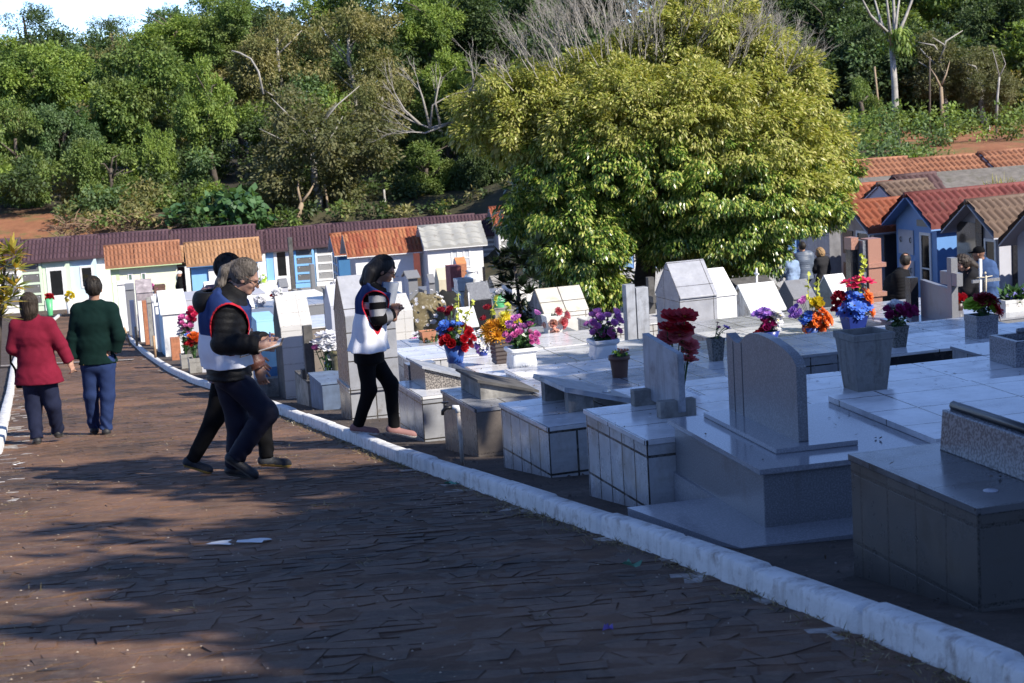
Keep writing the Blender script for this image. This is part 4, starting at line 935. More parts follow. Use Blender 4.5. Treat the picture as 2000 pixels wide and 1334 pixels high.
def wood_mass():
    Vs = []; Qs = []; off = 0; Ms = []
    kinds = ['mid', 'dark', 'bright', 'dark', 'blue', 'olive']
    spots = []
    for px in np.arange(-120, 2140, 75):
        for (Y0, py0, sz) in ((150, 75, 165), (147, 165, 165), (140, 30, 150), (132, 110, 150), (126, 200, 140), (122, 290, 130), (117, 250, 110), (112, 345, 100), (109, 395, 80), (106, 380, 75)):
            right = px > 1050
            Y = (Y0-32 if right else Y0)+random.uniform(-4, 4); py = py0+random.uniform(-35, 35)
            if right and py0 > 300: continue
            if right and py0 > 205: py -= 130
            if right: Y = max(Y, 92)
            if py0 >= 380: py = 392+random.uniform(-22, 12)
            if py0 >= 380 and px < 130: py -= 35
            if py0 == 345 and not right and random.random() < .3: continue
            if not right and px < 350 and py0 < 162: py = 118+random.uniform(-12, 40)-max(0, px-230)*.5
            spots.append((px+random.uniform(-30, 30), py, sz*random.uniform(.8, 1.2), Y, right))
    for px in np.arange(1060, 2140, 70): spots.append((px, random.uniform(-45, 5), 165, 108+random.uniform(-4, 4), True))
    for (px, py, sz, Y, right) in spots:
        P = at(px, py, Y); s = Y*1.012/F_PX; r = sz*s/2
        k = 5; C = P + unit(k)*r*.55; Rr = r*RNG.uniform(.4, .62, k)
        V, q = lobes_cloud(C, Rr, 430, L=.25, Wd=.14, fill=.2, sub=13, subr=.45)
        kd = kinds.index('dark') if (right and random.random() < .75) else random.randrange(6)
        Vs.append(V); Qs.append(q+off); off += len(V); Ms.append(np.full(len(q), kd))
    o = link('far_wood', rawmesh('far_wood', np.concatenate(Vs), np.concatenate(Qs), [LM[k] for k in kinds], np.concatenate(Ms)))
    tag(o, 'dense mixed wood closing the view behind the cemetery', 'wood', kind='stuff')
wood_mass()
# undergrowth on the banks
def patch_leaves(name, label, spots, mats, L, Wd, n, droop=.1, kind='stuff'):
    Vs = []; Qs = []; off = 0; Ms = []
    for (px, py, Y, rx, rz, m_) in spots:
        P = at(px, py, Y); zz = g(P[0], P[1]); P[2] = max(P[2], zz)
        k = max(2, int(rx*1.6)); C = P + np.stack([RNG.uniform(-rx, rx, k), RNG.uniform(-.8, .8, k), RNG.uniform(-.3, .5, k)*rz], 1)
        V, q = lobes_cloud(C, rz*RNG.uniform(.6, 1., k), n, L=L, Wd=Wd, droop=droop, fill=.15, sub=14, subr=.28)
        Vs.append(V); Qs.append(q+off); off += len(V); Ms.append(np.full(len(q), m_))
    o = link(name, rawmesh(name, np.concatenate(Vs), np.concatenate(Qs), mats, np.concatenate(Ms)))
    return tag(o, label, name.replace('_', ' '), kind=kind)
sp = []
for px in range(-60, 1010, 36): sp.append((px, 420+random.uniform(-22, 18)-.02*px, 105+random.uniform(-1, 4), random.uniform(.8, 1.6), random.uniform(.6, 1.2), random.choice([0, 1, 2, 2, 3])))
for px in range(150, 1010, 30): sp.append((px, 436+random.uniform(-8, 10)-.03*px, 100+random.uniform(-1, 2), random.uniform(.8, 1.4), random.uniform(.4, .8), random.choice([0, 1, 3, 3])))
sp = [s_ for s_ in sp if not (s_[0] < 140 and s_[1] > 405)]
patch_leaves('undergrowth', 'low bushes along the foot of the left wood', sp, [LM['mid'], LM['dark'], LM['blue'], LM['olive']], .26, .15, 260)
sp = []
for px in range(1640, 2080, 26):
    for py0 in (238, 262, 288, 312, 330):
        py = py0 + random.uniform(-8, 8) - (px-1640)*.05
        if py > 258 and px > 1840 + (py-300)*-1.2: continue
        sp.append((px, py, 79-(py-240)*.10+random.uniform(-1, 1), random.uniform(.6, 1.1), random.uniform(.4, .65), random.choice([0, 0, 1, 2, 3])))
patch_leaves('ground_cover', 'bright weeds and creepers covering the bank on the right', sp, [LM['mid'], LM['bright'], LM['blue'], LM['olive']], .17, .11, 420)
# broad-leaved shrub and brush pile behind the maroon roofs
sp = [(px, py, 100, .9, r_, 0) for px, py, r_ in ((360, 420, .7), (395, 405, .8), (430, 400, .9), (470, 408, .8), (505, 425, .7), (420, 430, .8), (340, 435, .6), (460, 435, .7))]
patch_leaves('shrub', 'broad-leaved green shrub rising behind the maroon roofs', sp, [leafmat('broad_leaf', [(0, (.05, .12, .05)), (1, (.13, .24, .10))], gloss=.25)], .55, .42, 110, kind='thing')['category'] = 'shrub'
mb = MB()
for _ in range(260):
    px, py = random.uniform(110, 345), random.uniform(408, 452); P = at(px, py, 100); P[2] = max(g(P[0], P[1]), P[2]-.6)
    a = random.uniform(0, 6.28); d = np.array([math.cos(a), math.sin(a)*.5, random.uniform(-.1, .5)])*random.uniform(.5, 1.6)
    mb.tube([P, P+d*.5+np.array([0, 0, .12]), P+d], [.035, .025, .01], 4, caps=False)
o = mb.build('brush_pile', [M('dry_branch', (.26, .17, .11), .9, .4, 5)]); tag(o, 'brown pile of cut branches on the red soil at left', 'brush pile', kind='stuff')

# ------------------------------------------------------------------ pale bare tree and other trunks on the right
def bare_tree(label, base, Y, pts, r0, mat_, br=(), group='bare trunks on the right bank', twig=True):
    B = at(base[0], base[1], Y); rt = root('bare_tree', label, 'tree', (B[0], B[1], min(B[2], g(B[0], B[1])+.1)), 0, group)
    mb = MB(); W_ = [np.array(loc(rt, at(x, y, Y))) for x, y in [base]+pts]; W_[0][2] -= .5
    n = len(W_); mb.tube(W_, list(np.linspace(r0, r0*.62, n)), 9); mb.build('trunk', [mat_], rt)
    for b in br:
        c = [np.array(loc(rt, at(x, y, Y+(dy if i else 0)))) for i, (x, y, dy) in enumerate(b)]
        MB().tube(c, list(np.linspace(r0*.5, r0*.12, len(c))), 6).build('branch', [mat_], rt)
    return rt
rt = bare_tree('tall pale bare tree with a straight white trunk', (1752, 285), 82, [(1750, 230), (1747, 160), (1742, 95)], .19, BARKP,
 [[(1742, 95, 0), (1720, 40, 1), (1700, -30, 2)], [(1742, 95, 0), (1735, 30, -1), (1728, -40, -1)], [(1745, 90, 0), (1752, 30, 0), (1762, -40, 1)], [(1746, 85, 0), (1770, 30, 1), (1785, -10, 1), (1800, -50, 1)], [(1742, 72, 0), (1700, 30, -1), (1680, -10, -2)], [(1748, 60, 0), (1745, 0, 1), (1748, -50, 1)]])
V, q = lobes_cloud(np.array([loc(rt, at(1755, 70, 81.6)), loc(rt, at(1765, 85, 81.6))]), np.array([.5, .4]), 900, L=.3, Wd=.12, droop=.8, subr=.3)
link('climbing_plant', rawmesh('climbing_plant', V, q, LM['bright']), rt)
bare_tree('short tan forked trunk under the brown crown on the right', (1843, 268), 84, [(1841, 230), (1838, 170)], .12, BARKT, [[(1838, 172, 0), (1828, 150, 0), (1815, 130, 1)], [(1839, 165, 0), (1848, 145, 0), (1855, 120, 1)]])
bare_tree('thin crooked grey stem near the right edge', (1945, 240), 84, [(1948, 190), (1952, 150)], .07, BARKP, [[(1952, 150, 0), (1964, 125, 0), (1955, 100, 0)], [(1952, 150, 0), (1945, 120, 0), (1938, 95, 0)]])
bare_tree('slender dark stem left of the pale bare tree', (1719, 268), 86, [(1715, 200), (1708, 130)], .07, BARKT)
bare_tree('slender stem right of the pale bare tree', (1815, 258), 86, [(1816, 190), (1816, 110)], .06, BARK)
bare_tree('pale forked trunk of the round brown tree behind the roofs', (580, 445), 101, [(583, 420), (590, 395)], .20, BARKT, [[(588, 398, 0), (605, 375, 0), (618, 350, 1)], [(588, 398, 0), (582, 370, 0), (583, 340, 1)]], group='pale trunks behind the maroon roofs')
bare_tree('thin pale trunk right of the forked one behind the roofs', (648, 440), 103, [(640, 400), (634, 360)], .09, BARKT, group='pale trunks behind the maroon roofs')
bare_tree('thin white trunk near the end of the maroon roofs', (750, 432), 103, [(752, 400), (750, 370)], .09, BARKP, group='pale trunks behind the maroon roofs')
bare_tree('dead grey limb with a pale broken tip above the round brown tree', (513, 168), 112, [(505, 140), (490, 115), (468, 103), (452, 99)], .07, BARKP, group='pale trunks behind the maroon roofs')

# ------------------------------------------------------------------ the big tree in the middle
def big_tree():
    Y0 = 39.; B = at(1265, 640, Y0); zg = g(B[0], B[1])
    rt = root('broad_tree', 'broad leafy tree in the middle with yellowing leaves and bare twigs at its top', 'tree', (B[0], B[1], zg))
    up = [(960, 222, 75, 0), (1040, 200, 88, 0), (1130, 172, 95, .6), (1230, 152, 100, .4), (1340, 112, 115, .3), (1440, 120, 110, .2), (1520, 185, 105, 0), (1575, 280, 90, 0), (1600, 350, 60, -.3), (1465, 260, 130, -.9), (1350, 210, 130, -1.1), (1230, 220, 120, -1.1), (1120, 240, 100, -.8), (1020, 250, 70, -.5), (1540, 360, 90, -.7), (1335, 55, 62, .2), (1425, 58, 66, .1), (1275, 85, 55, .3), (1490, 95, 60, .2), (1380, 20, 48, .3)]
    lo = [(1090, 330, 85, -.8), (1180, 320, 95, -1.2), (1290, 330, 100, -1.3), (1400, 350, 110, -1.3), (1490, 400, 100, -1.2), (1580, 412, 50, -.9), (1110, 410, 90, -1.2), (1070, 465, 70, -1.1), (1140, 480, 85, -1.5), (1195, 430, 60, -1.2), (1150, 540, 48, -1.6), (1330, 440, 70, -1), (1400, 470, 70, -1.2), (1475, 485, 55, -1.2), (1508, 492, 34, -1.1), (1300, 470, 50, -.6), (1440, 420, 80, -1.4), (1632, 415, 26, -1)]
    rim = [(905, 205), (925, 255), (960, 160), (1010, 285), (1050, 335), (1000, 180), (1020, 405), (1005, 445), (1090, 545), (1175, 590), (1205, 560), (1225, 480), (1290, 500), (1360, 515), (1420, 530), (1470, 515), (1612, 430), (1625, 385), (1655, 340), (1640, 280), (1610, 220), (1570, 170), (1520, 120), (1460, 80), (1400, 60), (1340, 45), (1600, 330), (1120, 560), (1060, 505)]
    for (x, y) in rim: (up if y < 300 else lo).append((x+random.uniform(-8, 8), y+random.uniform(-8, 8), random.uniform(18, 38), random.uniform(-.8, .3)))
    k = Y0*1.012/F_PX
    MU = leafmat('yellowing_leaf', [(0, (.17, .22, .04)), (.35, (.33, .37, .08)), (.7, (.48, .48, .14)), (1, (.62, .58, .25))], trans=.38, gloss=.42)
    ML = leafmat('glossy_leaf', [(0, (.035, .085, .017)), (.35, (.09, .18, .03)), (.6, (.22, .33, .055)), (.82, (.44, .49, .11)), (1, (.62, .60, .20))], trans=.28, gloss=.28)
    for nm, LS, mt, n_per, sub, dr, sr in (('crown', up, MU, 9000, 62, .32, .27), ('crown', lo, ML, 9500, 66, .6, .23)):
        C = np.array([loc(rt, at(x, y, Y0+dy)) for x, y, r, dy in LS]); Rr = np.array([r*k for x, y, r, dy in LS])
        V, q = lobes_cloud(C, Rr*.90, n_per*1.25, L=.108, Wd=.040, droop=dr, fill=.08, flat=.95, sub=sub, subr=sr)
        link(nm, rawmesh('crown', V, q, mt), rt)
        # back half so that the crown is whole from every side
        V, q = lobes_cloud(C+np.array([0, 2.6, -.1]), Rr*.95, n_per*.17, L=.26, Wd=.12, droop=.6, fill=.2, flat=.95, sub=14, subr=.3)
        link('rear_crown', rawmesh('rear_crown', V, q, mt), rt)
    mb = MB(); T0 = np.array([0, .6, -.5]); tops = []
    mb.tube([T0, (0, .6, 1.0), (.15, .8, 2.0)], [.30, .24, .22], 10)
    for (x, y, dy) in ((960, 230, .8), (1080, 200, .8), (1200, 120, 1), (1330, 110, 1), (1450, 150, .8), (1560, 290, .6), (1110, 420, -.2), (1450, 420, -.2), (1260, 220, .2), (1390, 230, -.2)):
        e = np.array(loc(rt, at(x, y, Y0+dy))); s0 = np.array([.1, .75, 1.8]); mid = (s0+e)/2+np.array([random.uniform(-.3, .3), random.uniform(-.3, .3), .25])
        mb.tube([s0, mid, e], [.13, .085, .03], 6); tops.append(e)
    mb.build('trunk', [M('big_tree_bark', (.075, .06, .05), .9, .35, 6, .4, 20)], rt)
    # bare twigs: short forked sprays over the top
    tw = MB()
    def spray(p, d, l, r, depth):
        e = p + d*l; tw.tube([p, (p+e)/2+unit(1)[0]*l*.06, e], [r, r*.8, r*.55], 3, caps=False)
        if depth == 0: return
        for _ in range(random.choice([2, 3, 3])):
            nd = d + unit(1)[0]*.55; nd[2] += .12; nd /= np.linalg.norm(nd)
            spray(p + d*l*random.uniform(.45, 1), nd, l*random.uniform(.55, .8), r*.6, depth-1)
    for _ in range(230):
        x = random.gauss(1180, 95) if random.random() < .62 else random.uniform(1330, 1560)
        top = np.interp(x, [950, 1050, 1150, 1300, 1450, 1560], [140, 75, 30, 40, 60, 130]); y = top + random.uniform(0, 110)
        p = np.array(loc(rt, at(x, y, Y0+random.uniform(-.9, .9)))); d = np.array([(x-1240)/420+random.uniform(-.25, .25), random.uniform(-.35, .2), 1.]); d /= np.linalg.norm(d)
        spray(p, d, random.uniform(.38, .68), .012, 3)
    for b in ([(880, 240), (840, 250), (800, 235)], [(840, 250), (825, 190), (815, 160)], [(860, 245), (850, 200), (860, 150)], [(820, 243), (790, 215), (770, 180)], [(885, 238), (830, 260), (785, 255)], [(905, 200), (925, 165), (920, 115)], [(840, 250), (845, 205), (880, 185)]):
        c = [np.array(loc(rt, at(x, y, Y0))) for x, y in b]; tw.tube(c, [.035, .022, .010], 5)
        for _ in range(3): spray(c[1]+(c[2]-c[1])*random.random(), (c[2]-c[1])/np.linalg.norm(c[2]-c[1])+unit(1)[0]*.4, .45, .010, 2)
    tw.build('bare_twigs', [TWIG], rt)
big_tree()

# ------------------------------------------------------------------ dark leafy plant left of the big tree, yellow plant at the left edge
def spiky(rt, spots, L, Wd, n, mat_, nm='foliage', droop=.25):
    Ps = []; Ds = []
    for (p, r) in spots:
        d = unit(n); d[:, 2] = np.abs(d[:, 2])*.9-droop*RNG.uniform(0, 1.6, n); Ps.append(np.array(p)+d*r*.15); Ds.append(d)
    P = np.concatenate(Ps); D = np.concatenate(Ds); N = np.tile([0, 0, 1.], (len(P), 1))+unit(len(P))*.4
    V, q = leaves(P, D, N, L*RNG.uniform(.6, 1.2, len(P)), Wd*RNG.uniform(.8, 1.2, len(P)))
    return link(nm, rawmesh(nm, V, q, mat_), rt)
rt = root('leafy_shrub', 'dark long-leaved shrub standing left of the big tree', 'shrub', at(1015, 668, 34.5))
Pm = lambda x, y, dy=0: loc(rt, at(x, y, 34.5+dy))
sp = [(Pm(x, y, random.uniform(-.3, .3)), .3) for x, y in ((985, 505), (1000, 495), (1015, 500), (970, 520), (990, 530), (1020, 520), (1040, 500), (1005, 550), (985, 555), (1020, 560), (1035, 575), (1000, 590), (1015, 600), (1030, 610), (1010, 630), (1025, 640), (1040, 545), (1055, 480), (1045, 620))]
spiky(rt, sp, .30, .065, 46, leafmat('dark_spiky_leaf', [(0, (.008, .018, .008)), (1, (.025, .045, .018))], trans=.1))
MB().tube([Pm(1018, 680), Pm(1016, 600), Pm(1005, 520)], [.05, .04, .02], 6).build('stem', [BARK], rt)
rt = root('croton', 'yellow and orange leaved shrub at the left edge of the lane', 'shrub', at(-12, 640, 17.5))
Pm = lambda x, y, dy=0: loc(rt, at(x, y, 17.5+dy))
sp = [(Pm(x, y, random.uniform(-.1, .1)), .1) for x, y in ((22, 492), (8, 520), (30, 525), (-10, 500), (5, 555), (28, 560), (-15, 540), (10, 590), (22, 580), (-10, 600), (0, 620), (30, 500))]
spiky(rt, sp, .19, .036, 30, leafmat('yellow_orange_leaf', [(0, (.10, .16, .03)), (.4, (.32, .32, .06)), (.8, (.48, .36, .07)), (1, (.48, .22, .05))]), droop=.3)
MB().tube([Pm(-5, 720), Pm(0, 600), Pm(10, 520)], [.03, .025, .012], 6).build('stem', [BARK], rt)
rt = root('roof_grass', 'pale tuft of grass growing on the concrete roof', 'grass', at(1960, 372, 56.3))
spiky(rt, [((dx, 0, 0), .1) for dx in np.linspace(-.5, .5, 7)], .55, .04, 14, leafmat('dry_grass_blade', [(0, (.30, .28, .10)), (1, (.45, .42, .2))]), droop=0)

# ------------------------------------------------------------------ trees beside the lane, right of the camera: they shade the nearest tombs
def shade_tree(lab, spots, kd):
    """spots: (x, y) where each lobe's shade falls, height of the lobe, radius"""
    k = 1/math.tan(SUN_EL); C = []; Rr = []
    for (x, y, z, r) in spots:
        h_ = z-g(x, y); C.append((x+SUN_AZ[0]*k*h_, y+SUN_AZ[1]*k*h_, z)); Rr.append(r)
    C = np.array(C); b = C.mean(0); zg = g(b[0], b[1])
    rt = root('shade_tree', lab, 'tree', (b[0], b[1], zg), 0, 'roadside trees')
    V, q = lobes_cloud(C-np.array([b[0], b[1], zg]), Rr, 420, L=.34, Wd=.22, sub=16, subr=.38, fill=.3)
    link('crown', rawmesh('crown', V, q, LM[kd]), rt)
    mb = MB(); mb.tube([(0, 0, -.5), (.1, 0, 2.5)], [.24, .18], 9)
    for c in C: mb.tube([(.1, 0, 2.2), ((c[0]-b[0])*.5, (c[1]-b[1])*.5, (2.4+c[2]-zg)/2+.5), (c[0]-b[0], c[1]-b[1], c[2]-zg)], [.12, .08, .03], 6)
    mb.build('trunk', [BARK], rt)
def shade_spots(y0, y1, dens=.9, step=.85):
    out = []
    for y in np.arange(y0, y1, step):
        xl = float(np.interp(y, [4, 6, 7.5, 8.3, 9, 10, 11, 12, 13, 15, 18, 24], [.2, -.25, -.75, -1.0, -.5, -.25, -.05, -.25, .05, .6, .9, 1.6]))
        xr = float(np.interp(y, [4, 8, 14, 24], [3., 5.2, 6.6, 6.8]))
        for x in np.arange(xl, xr, step):
            if random.random() < dens: out.append((x+random.uniform(-.25, .25), y+random.uniform(-.25, .25), random.uniform(5.6, 7.6), random.uniform(.6, .95)))
    return out
shade_tree('leafy roadside tree that shades the nearest tombs', shade_spots(3.4, 10.2, 1., .72), 'mid')
shade_tree('leafy roadside tree that shades the second line of tombs', shade_spots(10.2, 17.2, .97, .78), 'dark')
shade_tree('leafy roadside tree that shades the white slabs', shade_spots(17.2, 21.6, .85), 'mid')
shade_tree('thin roadside tree dappling the lane', [(-1.7, 8.8, 6.6, .35), (-2.0, 9.9, 6.4, .4), (-1.5, 12.2, 6, .5), (-2.6, 13.4, 6.4, .55), (-3.3, 15.5, 6.5, .5), (-2.0, 16.6, 6.5, .45)], 'olive')
# ================================================================== flowers, pots and planters
def petal_ring(n, L, Wd, el, z0=0, cup=.25, ph=0., r0=.0):
    vs = []; fs = []
    for k in range(n):
        a = 2*math.pi*k/n+ph; ca, sa = math.cos(a), math.sin(a); o = len(vs)
        for t, w_ in ((0, .35), (.55, 1.), (1, .55)):
            rr = r0+L*t*math.cos(el+cup*t); zz = z0+L*t*math.sin(el+cup*t)
            for sgn in (-1, 0, 1):
                dx = sgn*Wd*w_*.5; lift = abs(sgn)*Wd*.12
                vs.append((rr*ca-dx*sa, rr*sa+dx*ca, zz+lift))
        for i in range(2):
            for j in range(2): fs.append([o+i*3+j, o+i*3+j+1, o+(i+1)*3+j+1, o+(i+1)*3+j])
    return vs, fs
_BL = {}
def blossom_mesh(kind, mt, core=None):
    key = (kind, mt.name, core.name if core else '')
    if key in _BL: return _BL[key]
    m_ = MB()
    def ring(*a, **k):
        v, f = petal_ring(*a, **k); m_.add(v, f, 0, True)
    if kind == 'rose':
        ring(5, 1.0, .95, .35, 0, .5); ring(5, .85, .85, .75, .05, .5, .6); ring(4, .65, .7, 1.1, .1, .3, .2); ring(3, .45, .5, 1.35, .15, .1, .9)
    elif kind == 'daisy':
        ring(9, 1., .52, .12, 0, .1); ring(8, .8, .48, .3, .05, .1, .35)
    elif kind == 'mum':
        ring(16, 1., .16, .05, 0, .1); ring(15, .95, .16, .45, .05, .1, .2); ring(12, .85, .15, .85, .1, .1, .1); ring(8, .75, .15, 1.2, .12, .1, .3)
    elif kind == 'lily':
        ring(6, 1., .62, .25, 0, -.1); ring(5, .8, .5, .55, .05, -.1, .5)
    elif kind == 'hibiscus':
        ring(6, 1., 1.05, .12, 0, .02); ring(5, .75, .85, .38, .07, .05, .5); ring(4, .45, .5, .8, .1, .0, .2)
    elif kind == 'small':
        ring(5, 1., .75, .2, 0, .1); ring(4, .6, .5, .7, .05, .1, .4)
    if core:
        m_.lathe([(0, .02), (.16, .05), (.17, .14), (.08, .2), (0, .21)], 8, 1)
    me = rawmesh('blossom', m_.v, m_.f, [mt, core or mt]); me.polygons.foreach_set('material_index', np.array(m_.m, np.int32)); me.polygons.foreach_set('use_smooth', np.ones(len(m_.f), bool))
    _BL[key] = me; return me
PC = dict(pink=petal('pink_petal', (.80, .22, .50), (.62, .14, .40)), lilac=petal('lilac_pink_petal', (.78, .30, .68), (.60, .20, .55)), red=petal('red_petal', (.55, .015, .03)), dred=petal('dark_red_petal', (.30, .01, .03)),
 blue=petal('blue_petal', (.10, .26, .80), (.06, .16, .62)), white=petal('white_petal', (.82, .82, .86)), orange=petal('orange_petal', (.85, .20, .03), (.70, .12, .02)), yellow=petal('yellow_petal', (.80, .66, .04), (.65, .48, .03)),
 mum=petal('gold_petal', (.75, .40, .03), (.60, .22, .02)), purple=petal('purple_petal', (.32, .20, .68), (.40, .16, .52)), lime=petal('lime_petal', (.52, .72, .08), (.40, .58, .06)), magenta=petal('magenta_petal', (.34, .02, .16), (.26, .01, .08)),
 coral=petal('coral_petal', (.72, .20, .22), (.55, .08, .10)), cream=petal('cream_red_petal', (.78, .52, .40), (.55, .12, .10)), hot=petal('hot_pink_petal', (.75, .04, .15), (.62, .03, .10)), agap=petal('agapanthus_petal', (.38, .36, .80), (.28, .28, .70)))
CORE = M('flower_core', (.05, .03, .03), .8, .2, 20); COREY = M('yellow_core', (.70, .50, .05), .8, .2, 20)
FOL = leafmat('bouquet_leaf', [(0, (.02, .06, .02)), (.6, (.05, .12, .035)), (1, (.10, .19, .06))], trans=.15)
VINE = leafmat('vine_leaf', [(0, (.42, .46, .06)), (1, (.62, .66, .14))], trans=.3)
SOIL = M('potting_soil', (.045, .032, .025), 1, .4, 20, .5, 60)
WPOT = M('glazed_white_pot', (.76, .77, .78), .22, .05, 5); BLUEPOT = M('blue_plastic_pot', (.02, .07, .28), .35, .15, 5); DBLUEPOT = M('dark_blue_pot', (.02, .04, .22), .3, .15, 5)
TERRA = M('terracotta_pot', (.46, .20, .11), .75, .15, 8); BROWNP = M('brown_pot', (.11, .055, .04), .6, .2, 8); DRIB = M('dark_plastic_pot', (.035, .02, .018), .4, .2, 8)
GPOT = M('granite_pot', (.10, .11, .135), .3, .3, 30, speck=((.24, .25, .28), 70, .5)); MPOT = M('dark_stone_pot', (.06, .06, .055), .5, .4, 8, speck=((.15, .15, .14), 60, .3))
MOSSP = M('mossy_pot', (.16, .14, .08), .9, .4, 9, .4, 40, stain=((.30, .28, .2), .3, 12)); GREENP = M('green_plastic_pot', (.10, .45, .20), .4, .1, 5)
CONCP = M('weathered_cement_planter', (.27, .265, .255), .9, .3, 7, .5, 40, stain=((.10, .09, .08), .5, 7), streak=((.10, .09, .075), .4, 14))
def sqpot(mb, prof, c=(0, 0), n=24, pw=.28, mi=0):
    """rounded-square lathe: prof of (half width, z)"""
    vs = []
    for r, z in prof:
        for k in range(n):
            t = 2*math.pi*(k+.5)/n; cx, sy = math.cos(t), math.sin(t)
            vs.append((c[0]+r*math.copysign(abs(cx)**pw, cx), c[1]+r*math.copysign(abs(sy)**pw, sy), z))
    fs = [[i*n+k, i*n+(k+1) % n, (i+1)*n+(k+1) % n, (i+1)*n+k] for i in range(len(prof)-1) for k in range(n)]
    fs.append([(len(prof)-1)*n+k for k in range(n)]); mb.add(vs, fs, mi, False)
def make_pot(rt, kind, w_, h_, mt):
    m_ = MB(); a = w_/2
    if kind == 'urn':
        sqpot(m_, [(a*.74, 0), (a*.78, h_*.04), (a*.90, h_*.30), (a*.84, h_*.62), (a*.80, h_*.76), (a*.92, h_*.82), (a, h_*.87), (a, h_*.97), (a*.95, h_), (a*.84, h_), (a*.80, h_*.86)])
        for sd in range(4):   # fluted shell relief on each side
            ca, sa = math.cos(sd*math.pi/2), math.sin(sd*math.pi/2)
            for k in range(7):
                t = math.pi*(k+.5)/7; r0, r1 = a*.16, a*.50
                p = [(math.cos(t)*r, h_*.12+math.sin(t)*r*.9) for r in (r0, (r0+r1)/2, r1)]
                m_.tube([(ca*(-a*.87)-sa*u, sa*(-a*.87)+ca*u, v) for u, v in p], [a*.03, a*.055, a*.03], 5)
    elif kind == 'round': m_.lathe([(a*.70, 0), (a*.78, h_*.4), (a*.86, h_*.78), (a*.87, h_*.80), (a, h_*.81), (a, h_), (a*.90, h_), (a*.86, h_*.86), (0, h_*.86)], 24)
    elif kind == 'bucket': m_.lathe([(a*.68, 0), (a, h_), (a*.93, h_), (a*.90, h_*.9), (0, h_*.9)], 24)
    elif kind == 'taper': sqpot(m_, [(a*.72, 0), (a*.98, h_*.94), (a, h_*.95), (a, h_), (a*.88, h_), (a*.84, h_*.88)], n=16, pw=.06)
    elif kind == 'cube': sqpot(m_, [(a*.96, 0), (a*.96, h_*.70), (a, h_*.72), (a, h_), (a*.82, h_), (a*.80, h_*.85)], n=16, pw=.04)
    elif kind == 'ribbed':
        pr = []
        for i in range(6): z = h_*i/6; pr += [(a*(.80+.03*i), z), (a*(.86+.03*i), z+h_*.05), (a*(.80+.03*i), z+h_*.15)]
        sqpot(m_, pr+[(a, h_*.98), (a*.88, h_), (a*.85, h_*.9)], n=16, pw=.06)
    elif kind == 'vase': m_.lathe([(a*.5, 0), (a*.9, h_*.3), (a, h_*.5), (a*.6, h_*.8), (a*.7, h_), (a*.5, h_), (0, h_*.9)], 16)
    o = m_.build('pot', [mt], rt); 
    s_ = MB(); s_.lathe([(0, h_*.885), (a*.82, h_*.885)], 12); s_.build('soil', [SOIL], rt)
    return o
def put(o, p, out, size):
    o.location = tuple(p); q = Vector(out).to_track_quat('Z', 'Y'); o.rotation_mode = 'QUATERNION'; o.rotation_quaternion = q; o.scale = (size,)*3
def on_slab(px, py, Y):
    best = None
    for o in COL.objects:
        if o.parent is None and 'WLH' in o and o.get('category') in ('tomb', 'planter') and o.get('group') != 'house-shaped tombs':
            W_, L_, H_ = o['WLH']; zt = o.location.z+H_; q_ = plane(px, py, zt); p_ = loc(o, q_)
            if -.05 < p_[0] < L_+.05 and -.03 < p_[1] < W_+.05 and abs(q_[1]-Y) < 3.2 and (best is None or q_[1] < best[1]): best = q_
    if best is not None: return best
    P = at(px, py, Y)
    for o in COL.objects:
        if o.parent is None and 'WLH' in o and o.get('group') == 'flat tombs':
            W_, L_, H_ = o['WLH']; p_ = loc(o, P); zt = o.location.z+H_
            if 0 < p_[0] < L_ and 0 < p_[1] < W_ and abs(zt-P[2]) < .4: P[2] = zt; return P
    if P[2]-g(P[0], P[1]) < .7: P[2] = g(P[0], P[1])
    return P
